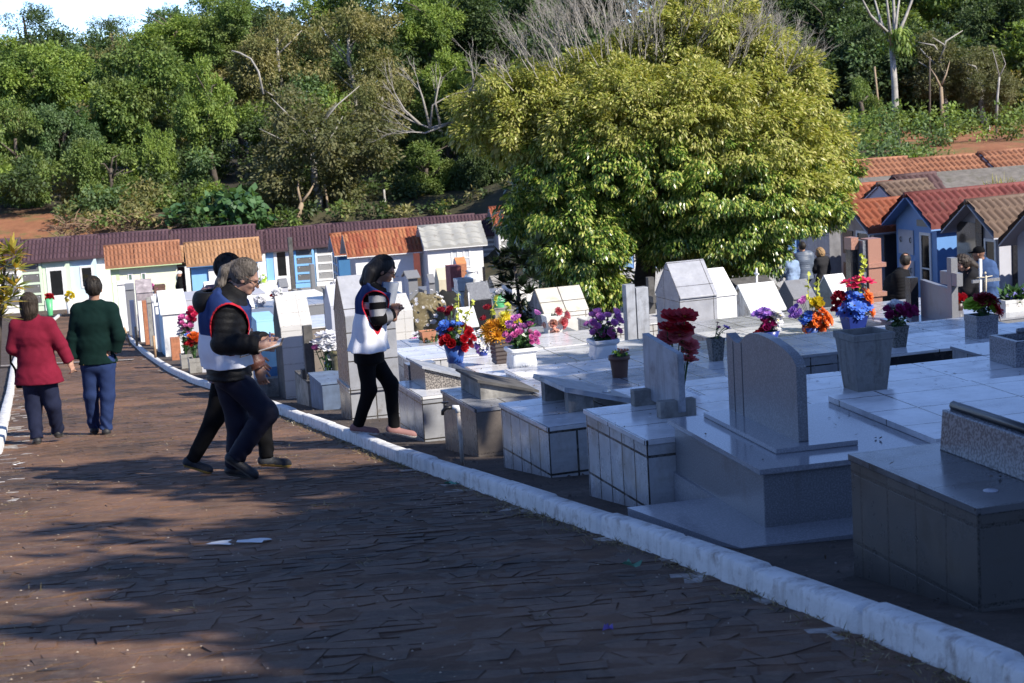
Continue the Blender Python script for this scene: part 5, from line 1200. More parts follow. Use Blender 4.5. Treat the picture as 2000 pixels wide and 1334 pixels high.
def bouquet(label, base, Y, pot, groups, a=16, vines=(), nleaf=60, cat='flower pot', group='flower pots', dz=None, leafL=.07, soil=True):
    """groups: (blossom kind, colour, core, px, py, spread px, spread py, count, size m)"""
    P = on_slab(base[0], base[1], Y); kY = float(P[1])/Y; Y = float(P[1]); rt = root('flower_pot', label, cat, P, R_(a), group); h_ = 0
    if pot: make_pot(rt, pot[0], pot[1]*kY*(.86 if pot[0] in ('urn', 'taper', 'cube', 'ribbed') else 1), pot[2]*kY, pot[3]); h_ = pot[2]*kY
    k = Y*1.012/F_PX; stems = MB(); lv = []; org = np.array([0, 0, h_*.9]); hs = []
    for (kd, cl, core, px, py, sx, sy, n, sz) in groups:
        me = blossom_mesh(kd, PC[cl], core); C = loc(rt, at(px, py, Y)); done = []; tries = 0; sz *= kY*1.18; sx *= 1.12; sy *= 1.1; n = int(round(n*(1.5 if 3 < n < 24 else 1)))
        while len(done) < n and tries < 400:
            tries += 1; d = unit(1)[0]*np.cbrt(random.uniform(.25, 1)); p = C+np.array([d[0]*sx*k, d[1]*max(sx, sy)*k*.9, d[2]*sy*k])
            if any(np.linalg.norm(p-q_) < sz*.85 for q_ in done) and tries < 300: continue
            done.append(p)
        for p in done:
            out = (p-org)/np.linalg.norm(p-org)+unit(1)[0]*.3+np.array([.0, -.35, .15]); o = link('blossom', me, rt); put(o, p, out, sz*random.uniform(.85, 1.15))
            hs.append(p)
            mid = (p+org)/2+np.array([0, 0, .02]); stems.tube([org+unit(1)[0]*.015, mid, p], .004, 4, caps=False)
            for _ in range(max(1, nleaf//max(1, len(groups)*4))): lv.append((org+(p-org)*random.uniform(.15, .92), (p-org)*.3+unit(1)[0]*.25))
    if hs: stems.build('stems', [FOL], rt)
    if lv:
        P_ = np.array([l[0] for l in lv]); D_ = np.array([l[1] for l in lv]); V, q = leaves(P_, D_, unit(len(P_))+np.array([0, 0, .8]), leafL*RNG.uniform(.7, 1.3, len(P_)), leafL*.5)
        link('foliage', rawmesh('foliage', V, q, FOL), rt)
    for vn in vines:
        c = [np.array(loc(rt, at(x, y, Y))) for x, y in vn]; vm = MB(); vm.tube(c, .006, 4); Pv = []; 
        for i in range(len(c)-1):
            for t in np.linspace(0, 1, 9): Pv.append(c[i]+(c[i+1]-c[i])*t)
        Pv = np.array(Pv); V, q = leaves(Pv, unit(len(Pv))+np.array([0, -.2, .1]), unit(len(Pv)), .075*RNG.uniform(.6, 1.2, len(Pv)), .06)
        o = vm.build('trailing_vine', [VINE], rt); link('vine_leaves', rawmesh('vine_leaves', V, q, VINE), o)
    return rt
bouquet('white square urn of pink roses at the front of the long white tomb', (1020, 724), 20.4, ('urn', .40, .28, WPOT), [('rose', 'pink', None, 1022, 655, 30, 20, 11, .055), ('rose', 'lilac', None, 1010, 632, 22, 14, 6, .055), ('rose', 'lilac', None, 1043, 613, 4, 4, 1, .055)], nleaf=110)
bouquet('white square urn of lilac-pink roses further right on the same slab', (1180, 709), 21.4, ('urn', .40, .30, WPOT), [('rose', 'lilac', None, 1180, 632, 32, 24, 14, .06), ('rose', 'pink', None, 1190, 650, 20, 12, 4, .06)], nleaf=110)
bouquet('round brown clay pot with small succulents beside the second white urn', (1211, 736), 17.9, ('round', .22, .22, BROWNP), [('small', 'lime', None, 1210, 690, 14, 4, 5, .022), ('rose', 'cream', None, 1212, 686, 12, 5, 5, .022)], nleaf=30, leafL=.04)
bouquet('white fluted planter with red and cream roses before the sunlit shrine', (1083, 692), 25.5, ('taper', .32, .30, M('fluted_white_planter', (.66, .65, .62), .6, .1, 5, streak=((.4, .38, .34), .3, 30))), [('rose', 'cream', None, 1082, 632, 14, 14, 5, .085), ('rose', 'coral', None, 1088, 622, 16, 14, 4, .085)], nleaf=40)
bouquet('dark ribbed pot of golden spiky chrysanthemums', (982, 708), 21.4, ('ribbed', .30, .30, DRIB), [('mum', 'mum', None, 968, 648, 15, 14, 5, .09), ('mum', 'yellow', None, 992, 634, 14, 12, 4, .09), ('rose', 'dred', None, 955, 608, 3, 3, 1, .06), ('rose', 'dred', None, 950, 626, 3, 3, 1, .06)], nleaf=50, vines=[[(962, 660), (960, 610), (972, 580)], [(975, 650), (985, 610), (998, 595)]])
bouquet('blue bucket of dark red roses with blue flowers', (890, 708), 24.4, ('bucket', .30, .25, BLUEPOT), [('rose', 'red', None, 892, 662, 28, 20, 14, .075), ('daisy', 'blue', CORE, 866, 640, 10, 9, 5, .065), ('rose', 'dred', None, 872, 616, 10, 14, 3, .07), ('daisy', 'blue', CORE, 886, 634, 10, 6, 3, .06)], nleaf=90, vines=[[(892, 650), (896, 610), (895, 575)], [(905, 650), (912, 615), (925, 592)]])
bouquet('terracotta trough of small white flowers', (838, 704), 25.6, ('taper', .26, .16, TERRA), [('small', 'white', None, 838, 670, 24, 13, 24, .032)], nleaf=50)
bouquet('green pot of pink and white blossoms behind the terracotta trough', (818, 690), 27.5, ('taper', .22, .16, GREENP), [('small', 'pink', None, 812, 660, 12, 6, 6, .03), ('small', 'white', None, 818, 655, 14, 7, 10, .032)], nleaf=30)
bouquet('small blue pot of white and violet orchids', (944, 694), 24., ('bucket', .16, .10, DBLUEPOT), [('small', 'white', COREY, 944, 662, 14, 20, 14, .045), ('small', 'purple', None, 936, 678, 10, 8, 5, .035)], nleaf=30)
bouquet('large red and pink hibiscus blooms behind the upright marble slab', (1315, 735), 12.0, ('taper', .20, .18, DRIB), [('hibiscus', 'red', COREY, 1302, 622, 10, 2, 1, .072), ('hibiscus', 'red', COREY, 1336, 619, 5, 2, 1, .072), ('hibiscus', 'red', COREY, 1308, 642, 12, 4, 2, .072), ('hibiscus', 'red', COREY, 1338, 640, 6, 4, 2, .07), ('hibiscus', 'coral', COREY, 1326, 660, 5, 4, 1, .082), ('hibiscus', 'coral', COREY, 1298, 664, 12, 7, 3, .065), ('hibiscus', 'coral', COREY, 1343, 682, 6, 9, 3, .06), ('hibiscus', 'coral', COREY, 1346, 702, 4, 4, 1, .06)], nleaf=40)
bouquet('narrow dark stone vase with dried sprigs', (1399, 704), 16.2, ('taper', .16, .21, MPOT), [('small', 'purple', None, 1418, 640, 4, 4, 2, .025), ('small', 'magenta', None, 1405, 634, 8, 6, 2, .018)], nleaf=26, leafL=.05)
bouquet('blue pot of violet, white and crimson daisies behind the wave headstone', (1504, 664), 26.5, ('bucket', .30, .14, DBLUEPOT), [('daisy', 'purple', None, 1490, 612, 12, 8, 6, .07), ('daisy', 'white', COREY, 1516, 618, 12, 9, 4, .075), ('daisy', 'white', COREY, 1516, 642, 8, 5, 3, .075), ('rose', 'magenta', None, 1500, 634, 13, 10, 5, .07), ('rose', 'dred', None, 1488, 648, 12, 5, 4, .06)], nleaf=50)
bouquet('blue pot of orange daisies with violet and yellow blooms', (1586, 658), 26.2, ('bucket', .27, .15, BLUEPOT), [('daisy', 'orange', CORE, 1603, 622, 18, 17, 12, .075), ('daisy', 'blue', CORE, 1577, 622, 10, 10, 5, .065), ('rose', 'purple', None, 1556, 614, 8, 12, 5, .07), ('rose', 'lilac', None, 1567, 592, 7, 6, 3, .065), ('rose', 'yellow', None, 1593, 596, 12, 8, 4, .075), ('daisy', 'orange', CORE, 1582, 640, 18, 5, 5, .065)], nleaf=60, vines=[[(1582, 605), (1578, 565), (1580, 533)], [(1595, 605), (1596, 570), (1600, 545)]])
bouquet('dark blue tapered pot of bright blue daisies with pink lilies', (1668, 649), 25.2, ('taper', .36, .24, DBLUEPOT), [('daisy', 'blue', CORE, 1668, 602, 26, 15, 15, .085), ('daisy', 'blue', CORE, 1668, 580, 14, 6, 4, .085), ('rose', 'dred', None, 1641, 588, 8, 12, 4, .075), ('rose', 'dred', None, 1634, 607, 6, 5, 2, .07), ('lily', 'orange', None, 1690, 580, 10, 8, 3, .09), ('lily', 'orange', None, 1702, 612, 4, 6, 2, .08), ('lily', 'hot', COREY, 1658, 556, 10, 6, 2, .10), ('lily', 'hot', COREY, 1695, 551, 5, 4, 1, .11), ('lily', 'hot', COREY, 1674, 553, 5, 4, 1, .10)], nleaf=80, vines=[[(1678, 570), (1682, 540), (1690, 515), (1684, 498)], [(1675, 560), (1684, 530), (1689, 508)]])
bouquet('dark stone pot of deep magenta flowers by the square planter', (1753, 677), 20.4, ('taper', .24, .25, MPOT), [('rose', 'magenta', None, 1755, 612, 26, 9, 10, .07), ('daisy', 'white', None, 1748, 596, 9, 7, 4, .05), ('rose', 'magenta', None, 1780, 610, 8, 6, 3, .065), ('daisy', 'white', None, 1737, 608, 5, 5, 2, .045)], nleaf=50)
bouquet('square granite planter of lime green and dark red blooms', (1917, 658), 20.2, ('cube', .33, .26, GPOT), [('hibiscus', 'lime', None, 1902, 598, 9, 7, 4, .085), ('hibiscus', 'dred', None, 1925, 586, 12, 6, 4, .08), ('hibiscus', 'lime', None, 1928, 594, 14, 7, 3, .075), ('lily', 'red', None, 1944, 602, 8, 8, 3, .09), ('small', 'white', None, 1945, 590, 7, 5, 4, .03)], nleaf=50)
bouquet('white planter box of lilac agapanthus at the right margin', (1972, 606), 25.5, ('cube', .40, .17, WOLD), [('small', 'agap', None, 1974, 577, 15, 9, 40, .032), ('small', 'white', None, 1996, 590, 8, 10, 10, .03), ('small', 'agap', None, 2000, 572, 10, 8, 14, .032)], nleaf=60, leafL=.16)
bouquet('low pot of orange and red flowers below the bowed woman', (1872, 606), 28., ('bucket', .2, .12, DRIB), [('rose', 'orange', None, 1866, 588, 6, 7, 4, .07), ('rose', 'red', None, 1876, 586, 6, 7, 4, .075)], nleaf=20)
bouquet('mossy pot of white and pink lilies between the old planter and the brown shrine', (642, 722), 23.4, ('round', .24, .26, MOSSP), [('lily', 'white', None, 638, 672, 18, 12, 8, .085), ('lily', 'white', None, 635, 656, 10, 5, 2, .08), ('rose', 'pink', None, 622, 682, 10, 6, 3, .06), ('small', 'white', None, 648, 700, 8, 6, 5, .05)], nleaf=60)
bouquet('second mossy pot, bare, right of the white lilies', (660, 722), 23.2, ('round', .20, .26, MOSSP), [], nleaf=10)
bouquet('tall stems of pink blossoms by the white and blue shrine', (364, 700), 38., ('cube', .3, .3, CONC), [('rose', 'hot', None, 374, 618, 6, 12, 7, .09), ('rose', 'pink', None, 362, 632, 12, 18, 12, .075), ('small', 'white', None, 358, 648, 10, 12, 8, .06)], nleaf=50)
bouquet('orange and red blossoms beside the companion with the pink scarf', (380, 702), 36., ('cube', .3, .3, CONC), [('rose', 'orange', None, 380, 662, 9, 7, 8, .075), ('rose', 'red', None, 374, 672, 10, 6, 6, .07), ('small', 'blue', None, 370, 658, 6, 5, 4, .06)], nleaf=30)
bouquet('white vase of red and white flowers on the sunlit slab', (540, 600), 40., ('vase', .16, .20, WPOT), [('rose', 'red', None, 538, 580, 5, 3, 4, .06), ('small', 'white', None, 542, 572, 9, 8, 14, .05)], nleaf=20)
bouquet('white blossoms in a low pot behind the ponytailed woman', (508, 598), 42., ('bucket', .2, .15, WPOT), [('small', 'white', None, 508, 588, 9, 8, 14, .06)], nleaf=20)
bouquet('white roses lined up behind the tall brown shrine', (668, 568), 30., ('cube', .3, .12, CONC), [('rose', 'white', None, 660, 554, 7, 4, 5, .07), ('rose', 'white', None, 678, 553, 6, 4, 5, .07)], nleaf=30)
bouquet('pot of red flowers before the pale green glass-door crypt', (96, 592), 81., ('bucket', .34, .78, GREENP), [('rose', 'red', None, 96, 581, 5, 4, 7, .12)], nleaf=20)
bouquet('pot of yellow and white flowers before the pale blue crypt', (135, 590), 81.5, ('bucket', .34, .78, WPOT), [('rose', 'yellow', None, 135, 579, 5, 6, 7, .12), ('small', 'white', None, 135, 583, 5, 4, 4, .1)], nleaf=20)
bouquet('brown box of pink flowers below the green crypt', (312, 574), 66., ('cube', .5, .3, BROWNP), [('rose', 'pink', None, 304, 561, 6, 4, 6, .13)], nleaf=20)
bouquet('white urn of yellow and white flowers by the brick shrine', (922, 553), 53., ('vase', .45, .40, WPOT), [('small', 'white', None, 925, 537, 6, 5, 8, .1), ('small', 'yellow', None, 917, 536, 3, 3, 3, .1)], nleaf=20)
bouquet('white box of pink flowers beside the red stone slab', (906, 566), 46., ('cube', .5, .3, WPOT), [('rose', 'hot', None, 905, 552, 5, 4, 7, .08), ('small', 'white', None, 914, 553, 4, 4, 4, .08)], nleaf=20)
bouquet('pot of white blossoms left of the dark leafy shrub', (975, 600), 36., ('bucket', .3, .25, GREENP), [('rose', 'white', None, 974, 578, 8, 8, 8, .075)], nleaf=20)
bouquet('small pots of plants on the white step by the blue crypt', (514, 556), 70., ('bucket', .25, .3, WPOT), [('small', 'lime', None, 514, 545, 4, 6, 6, .1)], nleaf=30)
# big empty cement planter
P = on_slab(1690, 758, 13.2); rt = root('planter', 'large empty flared cement planter on the white slab', 'planter', P, R_(16)); rt.scale = (P[1]/13.2*.78, P[1]/13.2*.78, P[1]/13.2)
m_ = MB(); sqpot(m_, [(.155, 0), (.158, .02), (.205, .38), (.218, .385), (.222, .43), (.185, .435), (.172, .30)], n=16, pw=.05)
for sd in range(4):
    c_, s_ = math.cos(sd*math.pi/2), math.sin(sd*math.pi/2)
    for (z0, z1) in ((.05, .12), (.14, .21), (.23, .30)):
        for (a0, a1) in ((-.105, -.01), (.01, .105)):
            k0 = .153+.125*z0; k1 = .153+.125*z1
            f_ = [(-k0-.006, a0*(1+z0), z0), (-k0-.006, a1*(1+z0), z0), (-k1-.006, a1*(1+z1), z1), (-k1-.006, a0*(1+z1), z1)]
            b_ = [(x+.02, y, z) for x, y, z in f_]; vs = [(x*c_-y*s_, x*s_+y*c_, z) for x, y, z in f_+b_]
            m_.add(vs, [[3, 2, 1, 0], [0, 1, 5, 4], [1, 2, 6, 5], [2, 3, 7, 6], [3, 0, 4, 7]])
m_.build('pot', [CONCP], rt, .004); s2 = MB(); s2.box(-.17, .17, -.17, .17, .27, .30); s2.build('soil', [SOIL], rt)
# granite trough at the right margin
P = on_slab(2008, 716, 16.2); rt = root('planter', 'open granite trough cut by the right margin', 'planter', P, R_(14))
m_ = MB(); m_.box(-.10, .45, 0, .04, 0, .20); m_.box(-.10, .45, .36, .40, 0, .20); m_.box(-.10, -.06, .0401, .3599, 0, .20); m_.box(.41, .45, .0401, .3599, 0, .20); m_.build('trough', [GPOT], rt, .003)
MB().box(-.059, .409, .041, .359, .01, .13).build('soil', [SOIL], rt); MB().tube([(.12, .36, .215), (.42, .36, .225)], .022, 8).build('rod', [GPOT], rt)
# mossy rock with white blossoms
bm_ = []
def rock(label, base, Y, rx, ry, rz, mt):
    P = hit(*base) if Y < 10 else at(base[0], base[1], Y); import bmesh
    bm = bmesh.new(); bmesh.ops.create_icosphere(bm, subdivisions=4, radius=1)
    from mathutils import noise as mn
    for v in bm.verts:
        n_ = mn.noise(v.co*1.5)*.20+mn.noise(v.co*4)*.10+mn.noise(v.co*9)*.05; v.co *= 1+n_; v.co = Vector((v.co.x*rx, v.co.y*ry, v.co.z*rz))
    me = bpy.data.meshes.new('rock'); bm.to_mesh(me); bm.free(); me.materials.append(mt); me.polygons.foreach_set('use_smooth', np.ones(len(me.polygons), bool))
    rt = root('rock', label, 'rock', P); o = link('stone', me, rt); o.location = (0, 0, rz*.6); return rt
rt = rock('mossy lichen-spotted rock mound with small white blossoms', (836, 668), 36., .52, .5, .62, M('lichen_rock', (.16, .13, .07), .95, .4, 7, .7, 25, stain=((.62, .60, .56), .18, 14)))
me = blossom_mesh('small', PC['white'])
for _ in range(46):
    d = unit(1)[0]; d[1] = -abs(d[1]); d[2] = d[2]*.8+.1; o = link('blossom', me, rt); put(o, np.array([d[0]*.58, d[1]*.55, .43+d[2]*.72]), d, .045*random.uniform(.6, 1.2))
rock('black charred stump beside the mossy rock', (876, 650), 37., .36, .34, .55, M('charred', (.012, .012, .012), .95, .3, 6, .6, 20))
# whitewashed line across the lane, litter, stones and grass on the paving
V = []
for i in range(21):
    x = -13.2+i*.205; yc = 43.6-(x+13.2)*.25
    for dy in (-.22, .22): V.append((x, yc+dy, g(x, yc+dy)+.035))
o = link('lane_marking', rawmesh('lane_marking', V, np.array([(2*i, 2*i+2, 2*i+3, 2*i+1) for i in range(20)]), MWASH2)); tag(o, kind='structure')
Vs = []; Fs = []; off = 0
for _ in range(900):
    y = 3.5+abs(random.gauss(0, 6)); x = float(LX(y))+random.random()**1.5*3.2
    if random.random() < .75 and math.sin(x*1.9+y*.7)+math.sin(y*1.3-x) < .3: continue
    r = random.uniform(.003, .008)*(.7+y*.02); zc = g(x, y)+.016
    for dx, dy, dz in ((-1, -.6, 0), (.9, -.8, 0), (1, .7, 0), (-.7, .9, 0), (0, 0, .9)): Vs.append((x+dx*r*random.uniform(.6, 1.2), y+dy*r, zc+dz*r))
    Fs += [(off, off+1, off+4), (off+1, off+2, off+4), (off+2, off+3, off+4), (off+3, off, off+4)]; off += 5
o = link('pebbles', rawmesh('pebbles', Vs, np.array(Fs), M('pale_pebble', (.42, .34, .26), .9, .4, 40))); tag(o, 'pale pebbles and chips strewn over the paving', 'pebbles', kind='stuff')
Ps = []; Ds = []
for _ in range(1000):
    if random.random() < .75: y = random.uniform(3.6, 26); x = float(RX(y))-abs(random.gauss(0, .05))-.005
    else: y = random.uniform(4, 30); x = random.uniform(float(LX(y)), float(RX(y)))
    if random.random() < .5 and math.sin(y*2.1+x*3) < .2: continue
    for _ in range(random.randint(4, 9)): Ps.append((x+random.gauss(0, .03), y+random.gauss(0, .03), g(x, y)+.008)); d = unit(1)[0]; d[2] = abs(d[2])*.5+.12; Ds.append(d)
V, q = leaves(np.array(Ps), np.array(Ds), unit(len(Ps)), RNG.uniform(.02, .055, len(Ps)), .004)
o = link('dry_grass', rawmesh('dry_grass', V, q, leafmat('straw', [(0, (.05, .06, .02)), (.4, (.20, .15, .07)), (1, (.36, .29, .15))], trans=.1))); tag(o, 'dry grass wisps and weeds in the paving joints', 'grass', kind='stuff')
for (px, py, w_, mt, lab) in ((1232, 1106, .05, M('green_leaf_litter', (.12, .30, .20), .5, .2, 9), 'fallen pale green leaf on the paving by the kerb'), (884, 946, .06, M('green_plastic', (.05, .32, .22), .3, .2, 9), 'scrap of green plastic at the kerb'), (435, 1062, .09, WPAINT, 'white paint splash on the paving, left of two'), (498, 1056, .09, WPAINT, 'white paint splash on the paving, right of two'), (38, 908, .07, WPAINT, 'crumpled white paper at the left edge'), (1188, 1230, .03, M('violet_scrap', (.25, .18, .55), .6, .2, 9), 'tiny violet petal on the shaded paving')):
    P = hit(px, py, .02); n = 11; V = [(0, 0, .004)]
    for k in range(n):
        t = 2*math.pi*k/n; r = w_*random.uniform(.3, 1.2); V.append((math.cos(t)*r, math.sin(t)*r*.55, random.uniform(0, .006 if 'splash' in lab else .03)))
    o = link('litter', rawmesh('litter', V, [(0, 1+k, 1+(k+1) % n) for k in range(n)], mt)); o.location = tuple(P); tag(o, lab, 'litter', 'litter on the lane')
Ps = []; Ns = []
for o in list(COL.objects):
    if o.parent is None and 'WLH' in o and o.get('group') == 'flat tombs' and o.location.y < 26:
        W_, L_, H_ = o['WLH']
        for _ in range(int(26*W_*L_)):
            p = np.array([random.uniform(0, L_), random.uniform(0, W_), 0]); wp = world(o, p); Ps.append((wp[0], wp[1], o.location.z+H_+.003))
for _ in range(500):
    y = random.uniform(4.5, 24); x = float(RX(y))+random.uniform(.14, 1.2); Ps.append((x, y, g(x, y)-.012))
n = len(Ps); D = unit(n); D[:, 2] = np.abs(D[:, 2])*.25; V, q = leaves(np.array(Ps), D, np.array([[0, 0, 1.]])+unit(n)*.3, RNG.uniform(.008, .035, n), RNG.uniform(.005, .016, n))
o = link('fallen_leaves', rawmesh('fallen_leaves', V, q, leafmat('dead_leaf', [(0, (.02, .015, .01)), (.6, (.07, .045, .025)), (1, (.16, .11, .06))], trans=.05))); tag(o, 'small dead leaves and twig bits on the tomb tops and bare soil', 'fallen leaves', kind='stuff')
Vs = []; Fs = []; off = 0
for _ in range(900):
    y = random.uniform(4.2, 26); x = float(RX(y))+.13+random.random()**1.5*1.6; r = random.uniform(.006, .022); zc = g(x, y)-.022
    for dx, dy, dz in ((-1, -.6, 0), (.9, -.8, 0), (1, .7, 0), (-.7, .9, 0), (0, 0, 1)): Vs.append((x+dx*r*random.uniform(.6, 1.2), y+dy*r, zc+dz*r))
    Fs += [(off, off+1, off+4), (off+1, off+2, off+4), (off+2, off+3, off+4), (off+3, off, off+4)]; off += 5
o = link('gravel', rawmesh('gravel', Vs, np.array(Fs), M('dark_gravel', (.11, .09, .08), .95, .6, 30))); tag(o, 'dark gravel and clods on the soil between kerb and tombs', 'gravel', kind='stuff')
# water tap on its pipe
P = hit(903, 905); rt = root('water_tap', 'black garden tap on a rusty white standpipe at the kerb', 'tap', P)
hgt = zat(800, P[0], P[1])-P[2]
MB().tube([(0, 0, -.1), (0, 0, hgt*.5), (-.008, 0, hgt)], .016, 10).build('pipe', [M('rusty_pipe', (.55, .50, .44), .7, .2, 10, stain=((.16, .07, .035), .5, 9), streak=((.14, .07, .04), .6, 30))], rt)
MB().tube([(-.008, 0, hgt-.02), (-.012, 0, hgt+.018), (-.05, 0, hgt+.022)], [.021, .022, .018], 10).build('elbow', [WPAINT], rt)
tp = MB(); BL = M('black_plastic', (.012, .012, .013), .4, .1, 5); tp.tube([(-.05, 0, hgt+.02), (-.10, 0, hgt+.02), (-.125, 0, hgt-.005), (-.128, 0, hgt-.035)], [.015, .017, .014, .012], 9); tp.tube([(-.10, 0, hgt+.02), (-.102, 0, hgt+.055)], [.011, .008], 8); tp.build('tap', [BL], rt); MB().box(-.13, -.075, -.01, .01, hgt+.055, hgt+.068).build('handle', [BL], rt, .003)
# ================================================================== people: bodies and clothes grown as smooth distance fields
import openvdb as vdb
def smin(a, b, k):
    h = np.clip(.5+.5*(b-a)/k, 0, 1); return b+(a-b)*h-k*h*(1-h)
def cone(p, a, b, ra, rb, lat=None, sq=1.):
    a = np.asarray(a, np.float32); b = np.asarray(b, np.float32); q = p-a; ba = b-a
    if lat is not None:
        l = np.asarray(lat, np.float32); q = q-l*((q@l)*(1-1/sq))[:, None]; ba = ba-l*float(ba@l)*(1-1/sq)
    t = np.clip((q@ba)/max(float(ba@ba), 1e-8), 0, 1)
    return np.linalg.norm(q-t[:, None]*ba, axis=1)-(ra+(rb-ra)*t)
def ell(p, c, r, ax=None):
    q = p-np.asarray(c, np.float32)
    if ax is not None: q = q@np.asarray(ax, np.float32).T
    r = np.asarray(r, np.float32); k0 = np.linalg.norm(q/r, axis=1); k1 = np.linalg.norm(q/(r*r), axis=1)+1e-9
    return k0*(k0-1)/k1
def sdf_mesh(fn, lo, hi, vox):
    lo = np.asarray(lo, np.float32)-2*vox; n = np.ceil((np.asarray(hi)+2*vox-lo)/vox).astype(int)+1
    gx = [lo[i]+vox*np.arange(n[i], dtype=np.float32) for i in range(3)]
    A = np.empty(n, np.float32)
    Yg, Zg = np.meshgrid(gx[1], gx[2], indexing='ij'); base = np.stack([np.zeros(Yg.size, np.float32), Yg.ravel(), Zg.ravel()], 1)
    for s in range(0, n[0], 16):
        e = min(s+16, n[0]); P = np.tile(base, (e-s, 1)); P[:, 0] = np.repeat(gx[0][s:e], base.shape[0])
        A[s:e] = fn(P).reshape(e-s, n[1], n[2])
    gr = vdb.FloatGrid(1.); gr.copyFromArray(A); pts, quads = gr.convertToQuads(isovalue=0.)
    V = np.asarray(pts, np.float32)*vox+lo; Q = np.asarray(quads, np.int64)
    return V, Q[:, ::-1]
def relax(V, Q, it=2):
    for _ in range(it):
        acc = np.zeros_like(V); cnt = np.zeros(len(V))
        for a, b in ((0, 1), (1, 2), (2, 3), (3, 0)):
            np.add.at(acc, Q[:, a], V[Q[:, b]]); np.add.at(acc, Q[:, b], V[Q[:, a]]); np.add.at(cnt, Q[:, a], 1); np.add.at(cnt, Q[:, b], 1)
        V = V*.5+.5*acc/np.maximum(cnt, 1)[:, None]
    return V.astype(np.float32)
SKIN = M('skin', (.48, .27, .19), .5, .08, 9); SKIN2 = M('tanned_skin', (.40, .22, .15), .5, .08, 9); SKIND = M('brown_skin', (.27, .14, .09), .5, .08, 9)
LIP = M('lips', (.40, .14, .12), .45, .1, 9); EYE = M('eye_dark', (.03, .02, .018), .3, .1, 9)
def cloth(name, base, rough=.85, var=.2, b=.25, bs=90, sheen=0): return M(name, base, rough, var, 7, b, bs, spec=.12)
def hairm(name, a, b):
    if name in _MC: return _MC[name]
    mt, nt, bs = newmat(name); tc = _n(nt, 'ShaderNodeTexCoord').outputs['Object']
    mp = _n(nt, 'ShaderNodeMapping'); mp.inputs['Scale'].default_value = (90, 90, 9); nt.links.new(tc, mp.inputs[0])
    f = noise(nt, mp.outputs[0], 1, 4, .6); nt.links.new(ramp(nt, f, [(.35, a), (.65, b)]), bs.inputs['Base Color'])
    bs.inputs['Roughness'].default_value = .55; bs.inputs['Specular IOR Level'].default_value = .3; bump(nt, bs, f, .8, .008); _MC[name] = mt; return mt
def nrm(v): v = np.asarray(v, float); return v/(np.linalg.norm(v)+1e-9)
def strands(s, mt, paths, r=.0022, name='hair_strands'):
    m_ = MB()
    for p in paths: m_.tube(p, [r, r, r*.9]+[r*.6]*(len(p)-3) if len(p) > 3 else r, 3, caps=False)
    return m_.build(name, [mt], s.rt)
def mop(s, mt, n=130, R=(.113, .093, .114)):
    ps = []
    for _ in range(n):
        a = random.uniform(0, 6.28); d = np.array([math.cos(a)*.9, math.sin(a)*.9, random.uniform(-.55, .1) if math.cos(a) < .2 else random.uniform(.35, .6)])
        ps.append(cap_path(s, np.array([-.25, .1, 1.])+unit(1)[0]*.25, d, 5, R))
    strands(s, mt, ps, .0024)
def cap_path(s, d0, d1, n=6, R=(.116, .095, .116), jit=.03):
    a = nrm(d0); b = nrm(d1); out = []
    for t in np.linspace(0, 1, n):
        d = nrm(a*(1-t)+b*t); out.append(s.H(*(np.array([-.020, 0, .028])+d*np.array(R)*(1+.012*math.sin(t*3.1)))))
    return out
